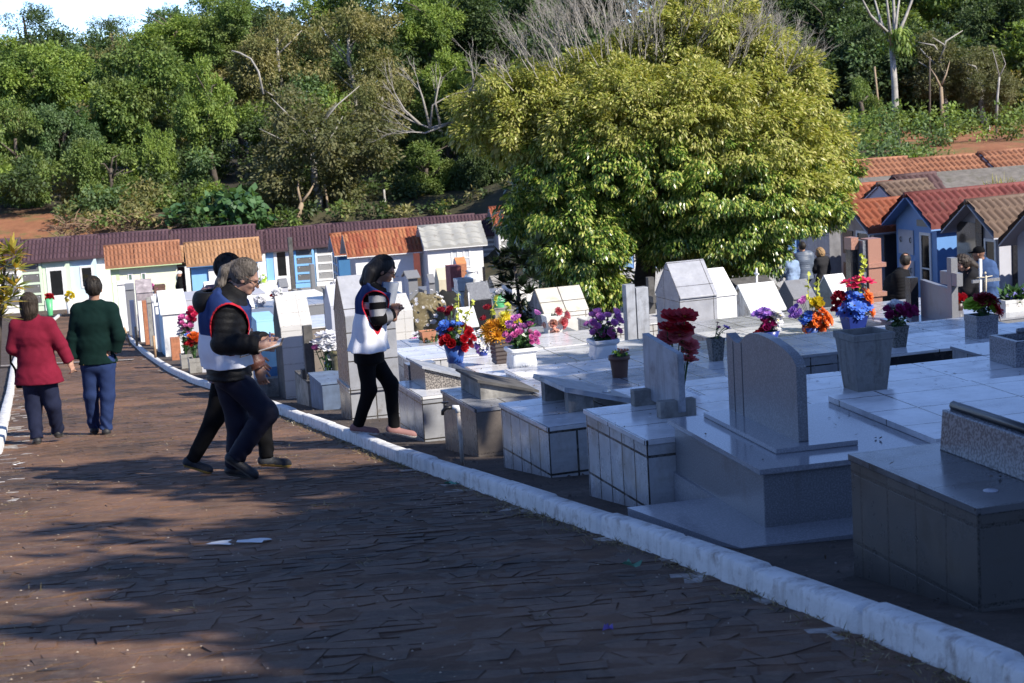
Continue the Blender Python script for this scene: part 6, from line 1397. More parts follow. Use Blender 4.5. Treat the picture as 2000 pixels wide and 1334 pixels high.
class Person:
    def __init__(s, label, foot, Y, h=1.65, face=0., J=None, head=None, lean=0., vox=.010, skin=SKIN, z=None, dz=0., group=None):
        """foot: picture point under the feet at depth Y; face: heading in degrees (0 = to the right, 90 = away); J: joints {name: (px, py, dy)}"""
        P = at(foot[0], foot[1], Y); P[2] = g(P[0], P[1])+dz if z is None else z
        s.rt = root('person', label, 'person', P, 0, group); s.P = P; s.Y = Y; s.vox = vox; s.skin = skin
        f = np.array([math.cos(R_(face)), math.sin(R_(face)), 0.]); l = np.array([-f[1], f[0], 0.]); k = h/1.68; s.f, s.l, s.k = f, l, k
        U3 = np.array([0, 0, 1.])
        B = lambda fw, lt, up: f*fw*k+l*lt*k+U3*up*k
        j = dict(pelvis=B(0, 0, .95), waist=B(0, 0, 1.07), chest=B(0, 0, 1.26), neck=B(-.01, 0, 1.42), head=B(.02, 0, 1.565))
        for sd, sg in (('l', 1), ('r', -1)):
            j['sh'+sd] = B(0, .165*sg, 1.375); j['el'+sd] = B(-.02, .215*sg, 1.10); j['wr'+sd] = B(.05, .215*sg, .86)
            j['hip'+sd] = B(0, .085*sg, .90); j['kn'+sd] = B(.02, .09*sg, .49); j['an'+sd] = B(-.02, .09*sg, .085); j['toe'+sd] = B(.13, .10*sg, .03)
        s.up = lambda x, y, dy=0: (at(x, y, Y+dy)-P).astype(np.float32)
        for kk, v in (J or {}).items(): j[kk] = s.up(*v)
        s.j = {a: np.asarray(b, np.float32) for a, b in j.items()}
        hd = head or (face, 0.)         # heading and downward tilt of the face
        a, t = R_(hd[0]), R_(hd[1]); s.hf = np.array([math.cos(a)*math.cos(t), math.sin(a)*math.cos(t), -math.sin(t)], np.float32)
        s.hl = np.array([-math.sin(a), math.cos(a), 0], np.float32); s.hu = np.cross(s.hf, s.hl).astype(np.float32); s.ax = np.stack([s.hf, s.hl, s.hu])
    def hq(s, p): return ((p-s.j['head'])@s.ax.T)/s.k
    def H(s, fw, lt, up): return s.j['head']+(s.hf*fw+s.hl*lt+s.hu*up)*s.k
    def mesh(s, name, fn, pts, r, mats, mi=None, vox=None, sm=2, parent=None):
        pts = np.array(pts); V, Q = sdf_mesh(fn, pts.min(0)-r, pts.max(0)+r, vox or s.vox)
        if not len(Q): return None
        V = relax(V, Q, sm); m_ = mi(V[Q].mean(1)) if mi else None
        return link(name, rawmesh(name, V, Q, mats, m_, smooth=True), parent or s.rt)
    # --- fields
    def torso(s, p, th=0., w=1.42, hem=None, r=(.115, .105, .115, .055), sh=.062):
        j, k = s.j, s.k; L = s.l
        d = cone(p, j['pelvis'], j['waist'], r[0]*k+th, r[1]*k+th, L, w)
        d = smin(d, cone(p, j['waist'], j['chest'], r[1]*k+th, r[2]*k+th, L, w), .05)
        d = smin(d, cone(p, j['chest'], j['neck']*.6+j['chest']*.4, r[2]*k+th, .085*k+th, L, w), .05)
        d = smin(d, cone(p, j['chest']*.25+j['neck']*.75, j['neck'], .07*k+th, r[3]*k+th), .05)
        d = smin(d, cone(p, j['shl'], j['shr'], sh*k+th, sh*k+th), .06)
        if hem is not None: d = smin(d, cone(p, j['pelvis'], j['pelvis']-np.array([0, 0, hem], np.float32), r[0]*k+th, r[0]*k+th*1.6+.01, L, w), .05)
        return d
    def arm(s, p, sd, th, r=(.060, .050, .038), t0=0., t1=1.):
        j, k = s.j, s.k; e = j['el'+sd]; wv = e+(j['wr'+sd]-e)*t1
        return smin(cone(p, j['sh'+sd], e, r[0]*k+th, r[1]*k+th), cone(p, e, wv, r[1]*k+th, r[2]*k+th), .03)
    def leg(s, p, sd, th, r=(.090, .066, .045), t1=1.):
        j, k = s.j, s.k; kn = j['kn'+sd]; an = kn+(j['an'+sd]-kn)*t1
        return smin(cone(p, j['hip'+sd], kn, r[0]*k+th, r[1]*k+th), cone(p, kn, an, r[1]*k+th, r[2]*k+th), .04)
    def pts(s, *names): return [s.j[n] for n in names]
    def armpos(s, p):
        """distance to either arm axis and position along it"""
        best = np.full(len(p), 9., np.float32); pos = np.zeros(len(p), np.float32)
        for sd in 'lr':
            o = 0.
            for a, b in ((s.j['sh'+sd], s.j['el'+sd]), (s.j['el'+sd], s.j['wr'+sd])):
                ba = b-a; L = float(np.linalg.norm(ba)); t = np.clip((p-a)@ba/(L*L), 0, 1); d = np.linalg.norm(p-a-t[:, None]*ba, axis=1)
                m_ = d < best; best = np.where(m_, d, best); pos = np.where(m_, o+t*L, pos); o += L
        return best, pos
    # --- body
    def body(s, hands=('l', 'r'), hand_dir=None, vox_head=.0055, detail=True):
        j, k = s.j, s.k; Vs = []; Qs = []; Ms = []; off = 0
        def acc(V, Q, mi):
            nonlocal off
            Vs.append(V); Qs.append(Q+off); Ms.append(mi); off += len(V)
        def fb(p):
            d = s.torso(p, -.012)
            for sd in 'lr':
                d = smin(d, s.arm(p, sd, -.016), .02); d = smin(d, s.leg(p, sd, -.016), .02)
            return smin(d, cone(p, j['neck'], s.H(-.02, 0, -.07), .055*k, .052*k), .03)
        allp = np.array(list(j.values())); V, Q = sdf_mesh(fb, allp.min(0)-.17, allp.max(0)+.17, .018); acc(relax(V, Q, 1), Q, np.zeros(len(Q), int))
        def fh(p):
            q = s.hq(p); d = ell(q, (-.014, 0, .022), (.099, .078, .098)); d = smin(d, ell(q, (.030, 0, -.038), (.066, .060, .088)), .03)
            d = smin(d, ell(q, (.062, 0, -.100), (.026, .028, .022)), .025); d = smin(d, ell(q, (.083, 0, .018), (.018, .048, .012)), .02)
            if detail:
                for sg in (-1, 1):
                    d = -smin(-d, ell(q, (.108, .032*sg, -.006), (.020, .017, .012)), .012); d = smin(d, ell(q, (.060, .042*sg, -.035), (.022, .02, .02)), .02)
                    d = smin(d, ell(q, (-.004, .078*sg, -.014), (.020, .010, .032)), .008)
                d = smin(d, cone(q, (.092, 0, .002), (.114, 0, -.034), .008, .013), .012)
                d = smin(d, ell(q, (.090, 0, -.062), (.014, .024, .007)), .006); d = smin(d, ell(q, (.087, 0, -.075), (.013, .022, .007)), .006)
            d = d*k
            return smin(d, cone(p, j['neck'], s.H(-.022, 0, -.06), .056*k, .052*k), .025)
        V, Q = sdf_mesh(fh, np.minimum(s.H(0, 0, 0), j['neck'])-.17*k, np.maximum(s.H(0, 0, 0), j['neck'])+.17*k, vox_head); V = relax(V, Q, 1)
        c = s.hq(V[Q].mean(1)); mi = np.zeros(len(Q), int)
        if detail:
            mi[(np.abs(c[:, 2]+.068) < .010) & (np.abs(c[:, 1]) < .024) & (c[:, 0] > .085)] = 1
            for sg in (-1, 1): mi[(np.linalg.norm((c-np.array([.092, .032*sg, -.006]))*np.array([.6, 1, 1.4]), axis=1) < .0115)] = 2
        acc(V, Q, mi)
        for sd in hands:
            w_ = j['wr'+sd]; d0 = nrm((hand_dir or {}).get(sd, w_-j['el'+sd])); sg = 1 if sd == 'l' else -1
            inn = -s.l*sg+s.f*.25; n_ = nrm(inn-d0*(inn@d0)); sv = np.cross(d0, n_)*sg   # palm towards the thigh; sv towards the thumb side
            if sv@s.f < 0: sv = -sv
            q0 = w_; curl = (hand_dir or {}).get('curl'+sd, .55)
            def fhand(p, d0=d0, n_=n_, sv=sv, q0=q0, curl=curl):
                A = np.stack([d0, sv, n_]).astype(np.float32); d = ell(p, q0+d0*.045*k, np.array([.055, .040, .018])*k, A)
                d = smin(d, cone(p, q0-d0*.05, q0+d0*.02, .028*k, .026*k, sv, 1.15), .02)
                for i, (o, ln) in enumerate(((.031, .070), (.011, .078), (-.010, .073), (-.029, .058))):
                    r0 = q0+(d0*.082+sv*o)*k; r1 = r0+nrm(d0*(1-curl*.35)+n_*curl*.6+sv*o*1.2)*ln*.5*k; r2 = r1+nrm(d0*(1-curl*.9)+n_*curl*1.2+sv*o)*ln*.55*k
                    d = smin(d, smin(cone(p, r0, r1, .0098*k, .0088*k), cone(p, r1, r2, .0088*k, .0072*k), .004), .006)
                t0_ = q0+(d0*.020+sv*.028)*k; t1_ = t0_+nrm(d0*.75+sv*.75+n_*.35)*.042*k; t2_ = t1_+nrm(d0*1.+sv*.15+n_*.45)*.034*k
                return smin(d, smin(cone(p, t0_, t1_, .0135*k, .0105*k), cone(p, t1_, t2_, .0105*k, .0085*k), .005), .01)
            V, Q = sdf_mesh(fhand, q0-.21*k, q0+.21*k, .0042); acc(relax(V, Q, 1), Q, np.zeros(len(Q), int))
        o = link('body', rawmesh('body', np.concatenate(Vs), np.concatenate(Qs), [s.skin, LIP, EYE], np.concatenate(Ms), smooth=True), s.rt); return o
    # --- clothes
    def top(s, name, mats, th=.02, hem=.10, w=1.42, r=(.115, .105, .115, .055), sleeve=(.060, .050, .042), t1=.97, puff=0., hemz=None, mi=None, fold=.004, flare=0., collar=.05, cut=None, sleeves='lr'):
        j, k = s.j, s.k; hz = j['pelvis'][2]-hem if hemz is None else hemz; nz = j['neck'][2]
        ndir = nrm(s.j['head']-s.j['neck'])
        def fn(p):
            q = p; d = s.torso(q, th, w, max(.02, float(j['pelvis'][2]-hz)+.05), r)
            if flare: d = d-np.clip((j['waist'][2]-p[:, 2]), 0, .5)*flare
            if puff: d = d-puff*np.abs(np.sin(np.pi*p[:, 2]/.055+.5*np.sin(p[:, 0]*14)))**.55
            if fold: d = d-fold*np.sin(p[:, 0]*31+4*np.sin(p[:, 2]*17))*np.sin(p[:, 2]*27+3*np.sin(p[:, 0]*19+p[:, 1]*15))
            for sd in sleeves:
                a = s.arm(p, sd, th, sleeve, t1=t1)
                if puff: _, pos = s.armpos(p); a = a-puff*np.abs(np.sin(np.pi*pos/.052+.4*np.sin(pos*9)))**.55
                if fold: _, pos = s.armpos(p); a = a-fold*.9*np.sin(pos*55+2*np.sin(pos*23))
                d = smin(d, a, .035)
            d = smin(d, cone(p, j['neck']-ndir*.03, j['neck']+ndir*collar, .062*k+th, .056*k+th*.8), .03)
            d = np.maximum(d, hz-p[:, 2])
            d = np.maximum(d, (p-(j['neck']+ndir*collar))@ndir.astype(np.float32))
            for sd in sleeves:
                e = j['el'+sd]; wv = e+(j['wr'+sd]-e)*t1; dv = nrm(j['wr'+sd]-e).astype(np.float32); cutd = (p-wv)@dv; near = np.linalg.norm(p-wv, axis=1) < .11
                d = np.where(near, np.maximum(d, cutd), d)
            if cut is not None: d = np.maximum(d, cut(p))
            return d
        ps = s.pts('pelvis', 'neck', 'shl', 'shr', 'ell', 'elr', 'wrl', 'wrr', 'chest'); ps.append(np.array([*j['pelvis'][:2], hz]))
        return s.mesh(name, fn, ps, .26, mats, mi)
    def trousers(s, mat_, th=.012, r=(.095, .070, .050), t1=1.02, fold=.004, waist=.06, mi=None, w=1.45):
        j, k = s.j, s.k; wz = j['pelvis'][2]+waist
        def fn(p):
            d = cone(p, j['pelvis']+np.array([0, 0, .05], np.float32), j['pelvis']-np.array([0, 0, .03], np.float32), .105*k+th, .112*k+th, s.l, w)
            for sd in 'lr':
                lg = s.leg(p, sd, th, r, t1)
                lg = lg-fold*np.sin(p[:, 2]*46+5*np.sin(p[:, 0]*16+p[:, 1]*11))*np.clip(np.sin(p[:, 2]*7.5+1), -.2, 1)
                d = smin(d, lg, .03)
            d = np.maximum(d, p[:, 2]-wz)
            for sd in 'lr':
                kn = j['kn'+sd]; e = kn+(j['an'+sd]-kn)*t1; dv = nrm(j['an'+sd]-kn).astype(np.float32); near = np.linalg.norm(p-e, axis=1) < .10
                d = np.where(near, np.maximum(d, (p-e)@dv), d)
            return d
        return s.mesh('trousers', fn, s.pts('pelvis', 'hipl', 'hipr', 'knl', 'knr', 'anl', 'anr'), .2, [mat_], mi)
    def shoes(s, mats, r=.042, sole=.022, L=None):
        for sd in 'lr':
            a, t = s.j['an'+sd], s.j['toe'+sd]; k = s.k; ax = t-a; 
            ax = nrm([ax[0], ax[1], ax[2]+.055]); lat = nrm(np.cross([0, 0, 1], ax)); up = np.cross(ax, lat); heel = (a-up*.05*k-ax*.035*k); toe = t
            n_ = up.astype(np.float32); base = min(0., 0.)
            def fn(p):
                q = p; d = cone(q, heel+up*.018*k, toe+up*.010*k-ax*.03*k, .040*k, .036*k, lat, 1.12); d = smin(d, ell(p, toe+up*.008*k-ax*.045*k, np.array([.060, .045, .034])*k, np.stack([ax, lat, up])), .02)
                d = smin(d, cone(p, heel+up*.03*k+ax*.01*k, a+up*.02*k, .036*k, .040*k), .03)
                d = np.maximum(d, -((p-heel)@n_)-.022*k); d = np.maximum(d, (p-a)@n_-.035*k); return d
            zf = lambda c: np.where(((c-heel)@n_) < -.022*k+sole*k, 1, 0)
            s.mesh('shoe', fn, [a, heel, toe], .08, mats, zf if len(mats) > 1 else None, vox=min(s.vox*.55, .009), sm=1)
    def hair(s, mt, style, extra=(), vox=None):
        k = s.k
        def fn(p):
            q = s.hq(p); top_ = ell(q, (-.020, 0, .028), (.112, .091, .112))
            line = q[:, 0]-.060-.30*np.clip(q[:, 2]-.05, -1, 1)           # hairline in front
            d = np.maximum(top_, line)
            side = np.maximum(q[:, 0]-(-.018), -(q[:, 2]+.02))            # keep hair off the cheek below the temple
            cheek = np.minimum(-q[:, 0]+.012, q[:, 2]-.022)               # negative inside the cheek / ear region
            d = np.maximum(d, -np.maximum(-q[:, 0]-.010+.0, q[:, 2]-.030) if style != 'long' else d)
            if style in ('short', 'bald', 'bob0'): d = np.maximum(d, -(q[:, 2]+.085+.3*np.clip(q[:, 0]+.05, -1, 1)))
            if style == 'bald': d = np.maximum(d, -ell(q, (-.05, -.02, .118), (.050, .042, .030)))
            if style == 'bob': d = smin(d, np.maximum(ell(q, (-.030, 0, -.045), (.098, .098, .115)), q[:, 0]-.022), .03)
            if style == 'curly': d = smin(d, np.maximum(ell(q, (-.045, 0, -.02), (.115, .105, .125)), q[:, 0]-.03), .03); d = d-.012*np.sin(q[:, 0]*85)*np.sin(q[:, 1]*85+1)*np.sin(q[:, 2]*80)
            if style == 'cap': d = np.maximum(ell(q, (-.010, 0, .040), (.112, .092, .092)), -(q[:, 2]-.015)); d = np.minimum(d, np.maximum(ell(q, (.11, 0, .028), (.085, .075, .016)), -(q[:, 0]-.04)))
            d = d*k
            for (a, b, ra, rb) in extra: d = smin(d, cone(p, a, b, ra, rb), .025)
            if style != 'cap': d = d-.0025*np.sin(q[:, 1]*160+q[:, 0]*60)
            return d
        ps = [s.H(0, 0, 0)]+[e[0] for e in extra]+[e[1] for e in extra]
        return s.mesh('cap' if style == 'cap' else 'hair', fn, ps, .21*k, [mt], vox=vox or min(.008, s.vox), sm=1)
    def glasses(s):
        m_ = MB()
        for sg in (-1, 1):
            c = [s.H(.112, .034*sg+.026*math.cos(t), -.006+.019*math.sin(t)) for t in np.linspace(0, 2*math.pi, 13)]; m_.tube(c, .0032, 5)
            m_.tube([s.H(.110, .060*sg, .0), s.H(.05, .078*sg, .004), s.H(-.01, .084*sg, .002)], .0035, 5)
        m_.tube([s.H(.114, .010, .0), s.H(.114, -.010, .0)], .003, 5); return m_.build('glasses', [M('black_frame', (.01, .01, .012), .3, .1, 5)], s.rt)
BLK = cloth('black_cloth', (.006, .006, .007)); BLKP = M('black_nylon', (.006, .006, .007), .62, .25, 7, .5, 45, spec=.22); NAVY = cloth('navy_cloth', (.020, .040, .135)); WHT = cloth('white_cloth', (.74, .75, .80), var=.06, b=.15); RED = cloth('red_piping', (.42, .02, .035))
NVT = M('navy_hiking_cloth', (.010, .011, .024), .7, .2, 7, .2, 80, spec=.2); SHOEB = M('dark_shoe', (.014, .014, .016), .6, .3, 9, .2, 60); SOLEG = M('grey_sole', (.10, .095, .085), .8, .2, 9); SOLEW = M('white_sole', (.72, .70, .68), .6, .1, 9); PINKS = M('pink_knit_shoe', (.27, .14, .13), .85, .12, 9, .2, 120)
DENIM = cloth('blue_denim', (.020, .036, .105)); DENIMD = cloth('dark_denim', (.016, .020, .045))
def vest(s, th, hemz, c, ea, eb, split, w=1.45, sh=.058, r=(.115, .105, .115, .055), flare=.0, tip=0., open_=0):
    """sleeveless bib: torso shell with two big armholes, navy above and white below, red edge"""
    j = s.j; fw = s.f.astype(np.float32); cc = np.asarray(c, np.float32)
    def hole(p):
        u = (p-cc)@fw; v = p[:, 2]-cc[2]; bb = np.where(v < 0, eb*(1+tip), eb); sx = ea*(1-np.clip(-v/(eb*(1+tip)), 0, 1)*.55) if tip else ea
        k0 = np.sqrt((u/sx)**2+(v/bb)**2); return (k0-1)*ea*.9
    ndir = nrm(j['head']-j['neck']).astype(np.float32)
    def fn(p):
        d = s.torso(p, th, w, max(.02, float(j['pelvis'][2]-hemz)+.06), r, sh=sh)
        d = d-np.clip(j['waist'][2]-p[:, 2], 0, .5)*flare
        d = d-(.004+.012*np.clip(j['waist'][2]-p[:, 2], 0, .3)/.3)*np.sin(np.arctan2((p-j['waist'])@s.l.astype(np.float32), (p-j['waist'])@fw)*9+p[:, 2]*5)
        d = np.maximum(d, hemz-p[:, 2]); d = np.maximum(d, -hole(p)); d = np.maximum(d, (p-(j['neck']+ndir*.0))@ndir)
        return d
    def mi(c_):
        h_ = hole(c_); return np.where(h_ < .010, 2, np.where(c_[:, 2] > split, 0, 1))
    ps = s.pts('pelvis', 'neck', 'shl', 'shr', 'chest'); ps.append(np.array([*j['pelvis'][:2], hemz]))
    return s.mesh('vest', fn, ps, .24, [NAVY, WHT, RED], mi, vox=.0072)

# --- woman with the ponytail, walking right with a clipboard
s = Person('woman with grey ponytail, black puffer jacket and navy-white vest, walking with a clipboard', (468, 935), 13.28, 1.66, face=8, head=(2, 26), vox=.010, skin=SKIN,
 J=dict(head=(479, 541, 0), neck=(455, 577, 0), chest=(440, 622, 0), waist=(437, 675, 0), pelvis=(447, 722, 0), shr=(442, 598, -.17), shl=(452, 596, .17), elr=(436, 671, -.22), wrr=(509, 674, -.24), ell=(465, 668, .16), wrl=(518, 666, -.04),
 hipr=(455, 738, -.085), knr=(519, 806, -.09), anr=(461, 893, -.08), toer=(500, 932, -.08), hipl=(445, 738, .085), knl=(466, 826, .08), anl=(458, 912, .08), toel=(497, 930, .08)))
s.body(hand_dir=dict(r=(1, .15, -.25), curlr=1.0, l=(.9, -.3, -.1), curll=.9))
s.top('jacket', [BLKP], th=.030, hem=.06, r=(.118, .120, .135, .06), sleeve=(.060, .051, .037), puff=.0075, fold=.003, collar=.075)
vest(s, .055, float(s.up(430, 716)[2])+.01, s.up(449, 634), .135, .185, float(s.up(430, 646)[2]), r=(.112, .120, .134, .055), flare=.08, sh=.082)
s.trousers(NVT, th=.016, r=(.096, .073, .052), fold=.011, waist=.05)
s.shoes([SHOEB, SOLEG]); s.glasses()
T_ = s.H(-.112, 0, .055)
s.hair(hairm('grey_streaked_hair', (.045, .036, .03), (.19, .165, .14)), 'pony', [(T_, s.up(441, 530), .034, .046), (s.up(441, 530), s.up(431, 554), .046, .040), (s.up(431, 554), s.up(423, 566), .040, .018)])
gh = hairm('grey_streaked_hair', (.045, .036, .03), (.19, .165, .14)); ps = []
for _ in range(260):
    a = random.uniform(-2.6, 2.6); d0 = (random.uniform(.2, .75), math.sin(a)*.9, math.cos(a)*.75+.2); ps.append(cap_path(s, d0, (-.82, random.uniform(-.12, .12), .30+random.uniform(-.1, .1))))
for _ in range(120):
    o_ = unit(1)[0]*np.array([.022, .030, .022]); q_ = unit(1)[0]*np.array([.03, .045, .02]); ps.append([T_+o_*.5, s.up(441, 530)+o_*2.0, s.up(431, 554)+q_, s.up(421, 569)+q_*.8])
strands(s, gh, ps, .0018)
MB().tube([T_+np.array([.0, 0, .012]), T_+np.array([-.022, 0, -.004])], .026, 10).build('hair_tie', [M('gold_tie', (.35, .22, .08), .5, .2, 9)], s.rt)
hd_ = MB(); o_ = s.up(408, 590)
def hoodf(p): return np.maximum(np.abs(ell(p, o_+np.array([.03, 0, .01], np.float32), (.13, .16, .11)))-.022, (p[:, 2]-float(s.up(430, 566)[2])))
s.mesh('hood', hoodf, [o_], .24, [BLKP])
bd_ = MB(); c = s.up(512, 679, -.16); ux = nrm(s.up(556, 668, -.16)-s.up(472, 693, -.16)); uy = nrm(np.array([0, 1., .10])-ux*(ux@np.array([0, 1., .10]))); uz = np.cross(ux, uy)
def plate(m_, c, a, b, t, mi=0):
    vs = [c+ux*i*a+uy*j_*b+uz*k_*t for k_ in (-1, 1) for j_ in (-1, 1) for i in (-1, 1)]; m_.add(vs, [[0, 2, 3, 1], [4, 5, 7, 6], [0, 1, 5, 4], [2, 6, 7, 3], [0, 4, 6, 2], [1, 3, 7, 5]], mi)
cb = root('clipboard', 'clipboard with white papers held by the ponytailed woman', 'clipboard', np.array(s.P)+c)
b1 = MB(); plate(b1, np.zeros(3), .160, .115, .002); b1.build('board', [M('brown_hardboard', (.30, .20, .11), .6, .2, 9)], cb)
b2 = MB(); plate(b2, uz*.005-ux*.004, .148, .105, .0018); b2.build('papers', [WPAINT], cb)
pn = root('pen', 'blue pen held upright over the clipboard', 'pen', np.array(s.P)+s.up(528, 668, -.16)); MB().tube([(-.005, 0, -.05), (.002, 0, .075)], .005, 6).build('barrel', [BLUEPOT], pn)
# --- her companion, just behind
s = Person('person in a rust-brown jacket with dusty pink scarf, walking behind the ponytailed woman', (450, 908), 13.95, 1.68, face=10, head=(10, 10), vox=.011, skin=SKIN2,
 J=dict(head=(449, 529, 0), neck=(444, 571, 0), chest=(446, 622, 0), waist=(446, 680, 0), pelvis=(447, 726, 0), shr=(440, 595, -.18), shl=(452, 592, .18), elr=(480, 665, -.16), wrr=(505, 722, -.18), ell=(470, 665, .22), wrl=(500, 700, .2),
 hipr=(438, 742, -.08), knr=(420, 815, -.08), anr=(377, 898, -.08), toer=(412, 921, -.08), hipl=(455, 742, .08), knl=(512, 822, .08), anl=(522, 893, .05), toel=(566, 908, .05)))
s.body(hand_dir=dict(r=(.25, 0, -1), curlr=.7))
s.top('jacket', [M('sunlit_jacket_rust', (.15, .062, .045), .42, .35, 12, .5, 40), M('shaded_jacket_mauve', (.20, .14, .17), .8, .2, 7)], th=.030, hem=.06, r=(.13, .13, .13, .06), sleeve=(.062, .052, .042), fold=.008, mi=lambda c: np.where(c[:, 0] < -.06, 1, 0))  # one jacket: sunlit front and shaded back painted as two tones
s.trousers(BLK, th=.008, r=(.092, .066, .048), fold=.007); s.shoes([M('patterned_shoe', (.022, .025, .032), .7, .7, 60), M('mustard_sole', (.40, .26, .06), .7, .2, 9)])
s.hair(hairm('black_hair', (.008, .008, .009), (.022, .02, .02)), 'short'); mop(s, hairm('black_hair', (.008, .008, .009), (.022, .02, .02)))
sc = MB(); sc.tube([s.up(404, 566, .02), s.up(398, 577, 0), s.up(397, 590, .0)], [.04, .055, .045], 10); sc.tube([s.up(404, 566, .02), s.up(430, 566, .1), s.up(450, 574, .0)], [.04, .05, .04], 10); sc.build('scarf', [M('dusty_pink_scarf', (.38, .22, .23), .9, .2, 9, .4, 40)], s.rt)
# --- woman in the striped sweater stepping over the kerb
s = Person('woman with long black hair, striped sweater and navy-white vest, stepping over the kerb', (735, 862), 16.1, 1.60, face=5, head=(-2, 24), vox=.010, skin=SKIND, dz=.11,
 J=dict(head=(750, 527, 0), neck=(736, 557, 0), chest=(728, 590, 0), waist=(722, 640, 0), pelvis=(720, 686, 0), shr=(737, 568, -.16), shl=(742, 566, .16), elr=(741, 621, -.20), wrr=(770, 613, -.12), ell=(750, 622, .14), wrl=(772, 606, .02),
 hipr=(714, 700, -.08), knr=(721, 762, -.08), anr=(699, 831, -.08), toer=(738, 846, -.08), hipl=(728, 700, .08), knl=(763, 750, .04), anl=(770, 834, .0), toel=(811, 852, 0.)))
s.body(hand_dir=dict(r=(.1, .5, .8), curlr=.8, l=(.3, -.6, .6), curll=.9))
def stripemat():
    mt, nt, bs = newmat('striped_knit'); at_ = _n(nt, 'ShaderNodeAttribute', attribute_name='stripe_pos')
    fr = _n(nt, 'ShaderNodeMath', operation='FRACT'); nt.links.new(at_.outputs['Fac'], fr.inputs[0])
    gt = _n(nt, 'ShaderNodeMath', operation='GREATER_THAN'); gt.inputs[1].default_value = .5; nt.links.new(fr.outputs[0], gt.inputs[0])
    nt.links.new(mixc(nt, gt.outputs[0], (.006, .006, .007), (.30, .30, .31)), bs.inputs['Base Color'])
    bs.inputs['Roughness'].default_value = .9; bs.inputs['Specular IOR Level'].default_value = .12
    bump(nt, bs, noise(nt, _n(nt, 'ShaderNodeTexCoord').outputs['Object'], 120, 3, .6), .3); return mt
o = s.top('sweater', [stripemat()], th=.016, hem=.05, r=(.105, .105, .115, .055), sleeve=(.060, .052, .042), fold=.003, collar=.03)
c = np.empty(len(o.data.vertices)*3, np.float32); o.data.vertices.foreach_get('co', c); c = c.reshape(-1, 3)
d, pos = s.armpos(c); val = np.where(d < .085, pos/.124+.15, (c[:, 2]-s.j['pelvis'][2])/.124+5.2)
o.data.attributes.new('stripe_pos', 'FLOAT', 'POINT').data.foreach_set('value', val.astype(np.float32))
s.top('tunic', [BLK], th=.018, hem=.10, r=(.112, .105, .105, .05), sleeves='', fold=.003, collar=0.)
vest(s, .040, float(s.up(720, 683)[2]), s.up(733, 592), .115, .135, float(s.up(720, 609)[2]), r=(.116, .106, .112, .055), flare=.12, tip=.75, sh=.072)
s.trousers(BLK, th=.006, r=(.088, .064, .046), fold=.003); s.shoes([PINKS, SOLEW]); s.glasses()
s.hair(hairm('long_black_hair', (.006, .006, .007), (.018, .016, .016)), 'long', [(s.H(-.05, .0, .03), s.up(726, 532), .088, .080), (s.up(726, 532), s.up(712, 550), .078, .048), (s.up(726, 532, -.06), s.up(718, 551, -.07), .05, .04), (s.up(726, 532, .06), s.up(718, 551, .07), .05, .04), (s.H(-.06, -.055, -.01), s.up(726, 549, -.05), .045, .035), (s.H(.03, 0, .09), s.H(.09, 0, .05), .03, .012)])
bh = hairm('long_black_hair', (.006, .006, .007), (.018, .016, .016)); ps = []
for _ in range(170):
    y_ = random.uniform(-.95, .95); c = cap_path(s, (random.uniform(.0, .55), y_*.5, .9), (-.75, y_, -.15), 5); e = s.up(random.uniform(705, 722), random.uniform(546, 560), y_*.09); c.append((c[-1]+e)/2+unit(1)[0]*.01-s.hf*.02); c.append(e); ps.append(c)
strands(s, bh, ps)
fl = root('folder', 'plastic folder of papers clutched by the woman in the striped sweater', 'folder', np.array(s.P)+s.up(757, 578, -.06)); ux = nrm(np.array([-.28, 0, -1.])); uy = nrm(np.array([.55, .83, -.15])); uz = np.cross(ux, uy)
b1 = MB(); plate(b1, np.zeros(3), .13, .115, .004); b1.build('cover', [M('blue_folder', (.03, .06, .16), .3, .2, 5)], fl)
b2 = MB(); plate(b2, -uz*.012 if uz[0] < 0 else uz*.012, .128, .11, .006); b2.build('sheets', [M('sleeve_plastic', (.34, .37, .42), .12, .2, 5)], fl)
# --- the couple walking away
s = Person('man in a dark green sweater and blue jeans walking away, holding her hand', (196, 850), 19.95, 1.78, face=97, head=(100, 0), vox=.011, skin=SKIN2,
 J=dict(head=(183, 564, 0), neck=(184, 590, 0), chest=(184, 626, 0), waist=(187, 670, 0), pelvis=(191, 706, 0), shl=(153, 607, 0), shr=(216, 605, 0), ell=(144, 660, 0), wrl=(139, 702, -.04), elr=(232, 655, -.04), wrr=(226, 688, -.02),
 hipl=(176, 712, 0), hipr=(207, 712, 0), knl=(178, 772, .02), knr=(210, 772, -.02), anl=(184, 835, .12), anr=(207, 838, -.05), toel=(184, 842, .30), toer=(208, 846, .12)))
s.body(hands=('l',), hand_dir=dict(l=(-.1, -.1, -1), curll=.8), detail=True)
s.top('sweater', [cloth('dark_green_knit', (.004, .017, .015), .9)], th=.018, hem=.02, w=1.5, r=(.112, .108, .118, .055), sleeve=(.062, .054, .042), fold=.0028, collar=.03)
s.trousers(DENIM, th=.012, r=(.090, .066, .052), fold=.009); s.shoes([SHOEB, SOLEG]); s.hair(hairm('dark_brown_hair', (.012, .010, .009), (.035, .028, .022)), 'bald'); mop(s, hairm('dark_brown_hair', (.012, .010, .009), (.035, .028, .022)), 90)
MB().lathe([(.058, -.02), (.062, .0), (.056, .035)], 16, c=tuple(s.j['neck']+np.array([0, 0, .02]))).build('shirt_collar', [cloth('pale_blue_shirt', (.22, .27, .38))], s.rt)
MB().box(-.10, -.02, -.004, 0, 0, .004).build('pocket_seam', [M('seam_thread', (.35, .22, .08), .8, .1, 9)], s.rt).location = tuple(s.up(180, 712, -.125))
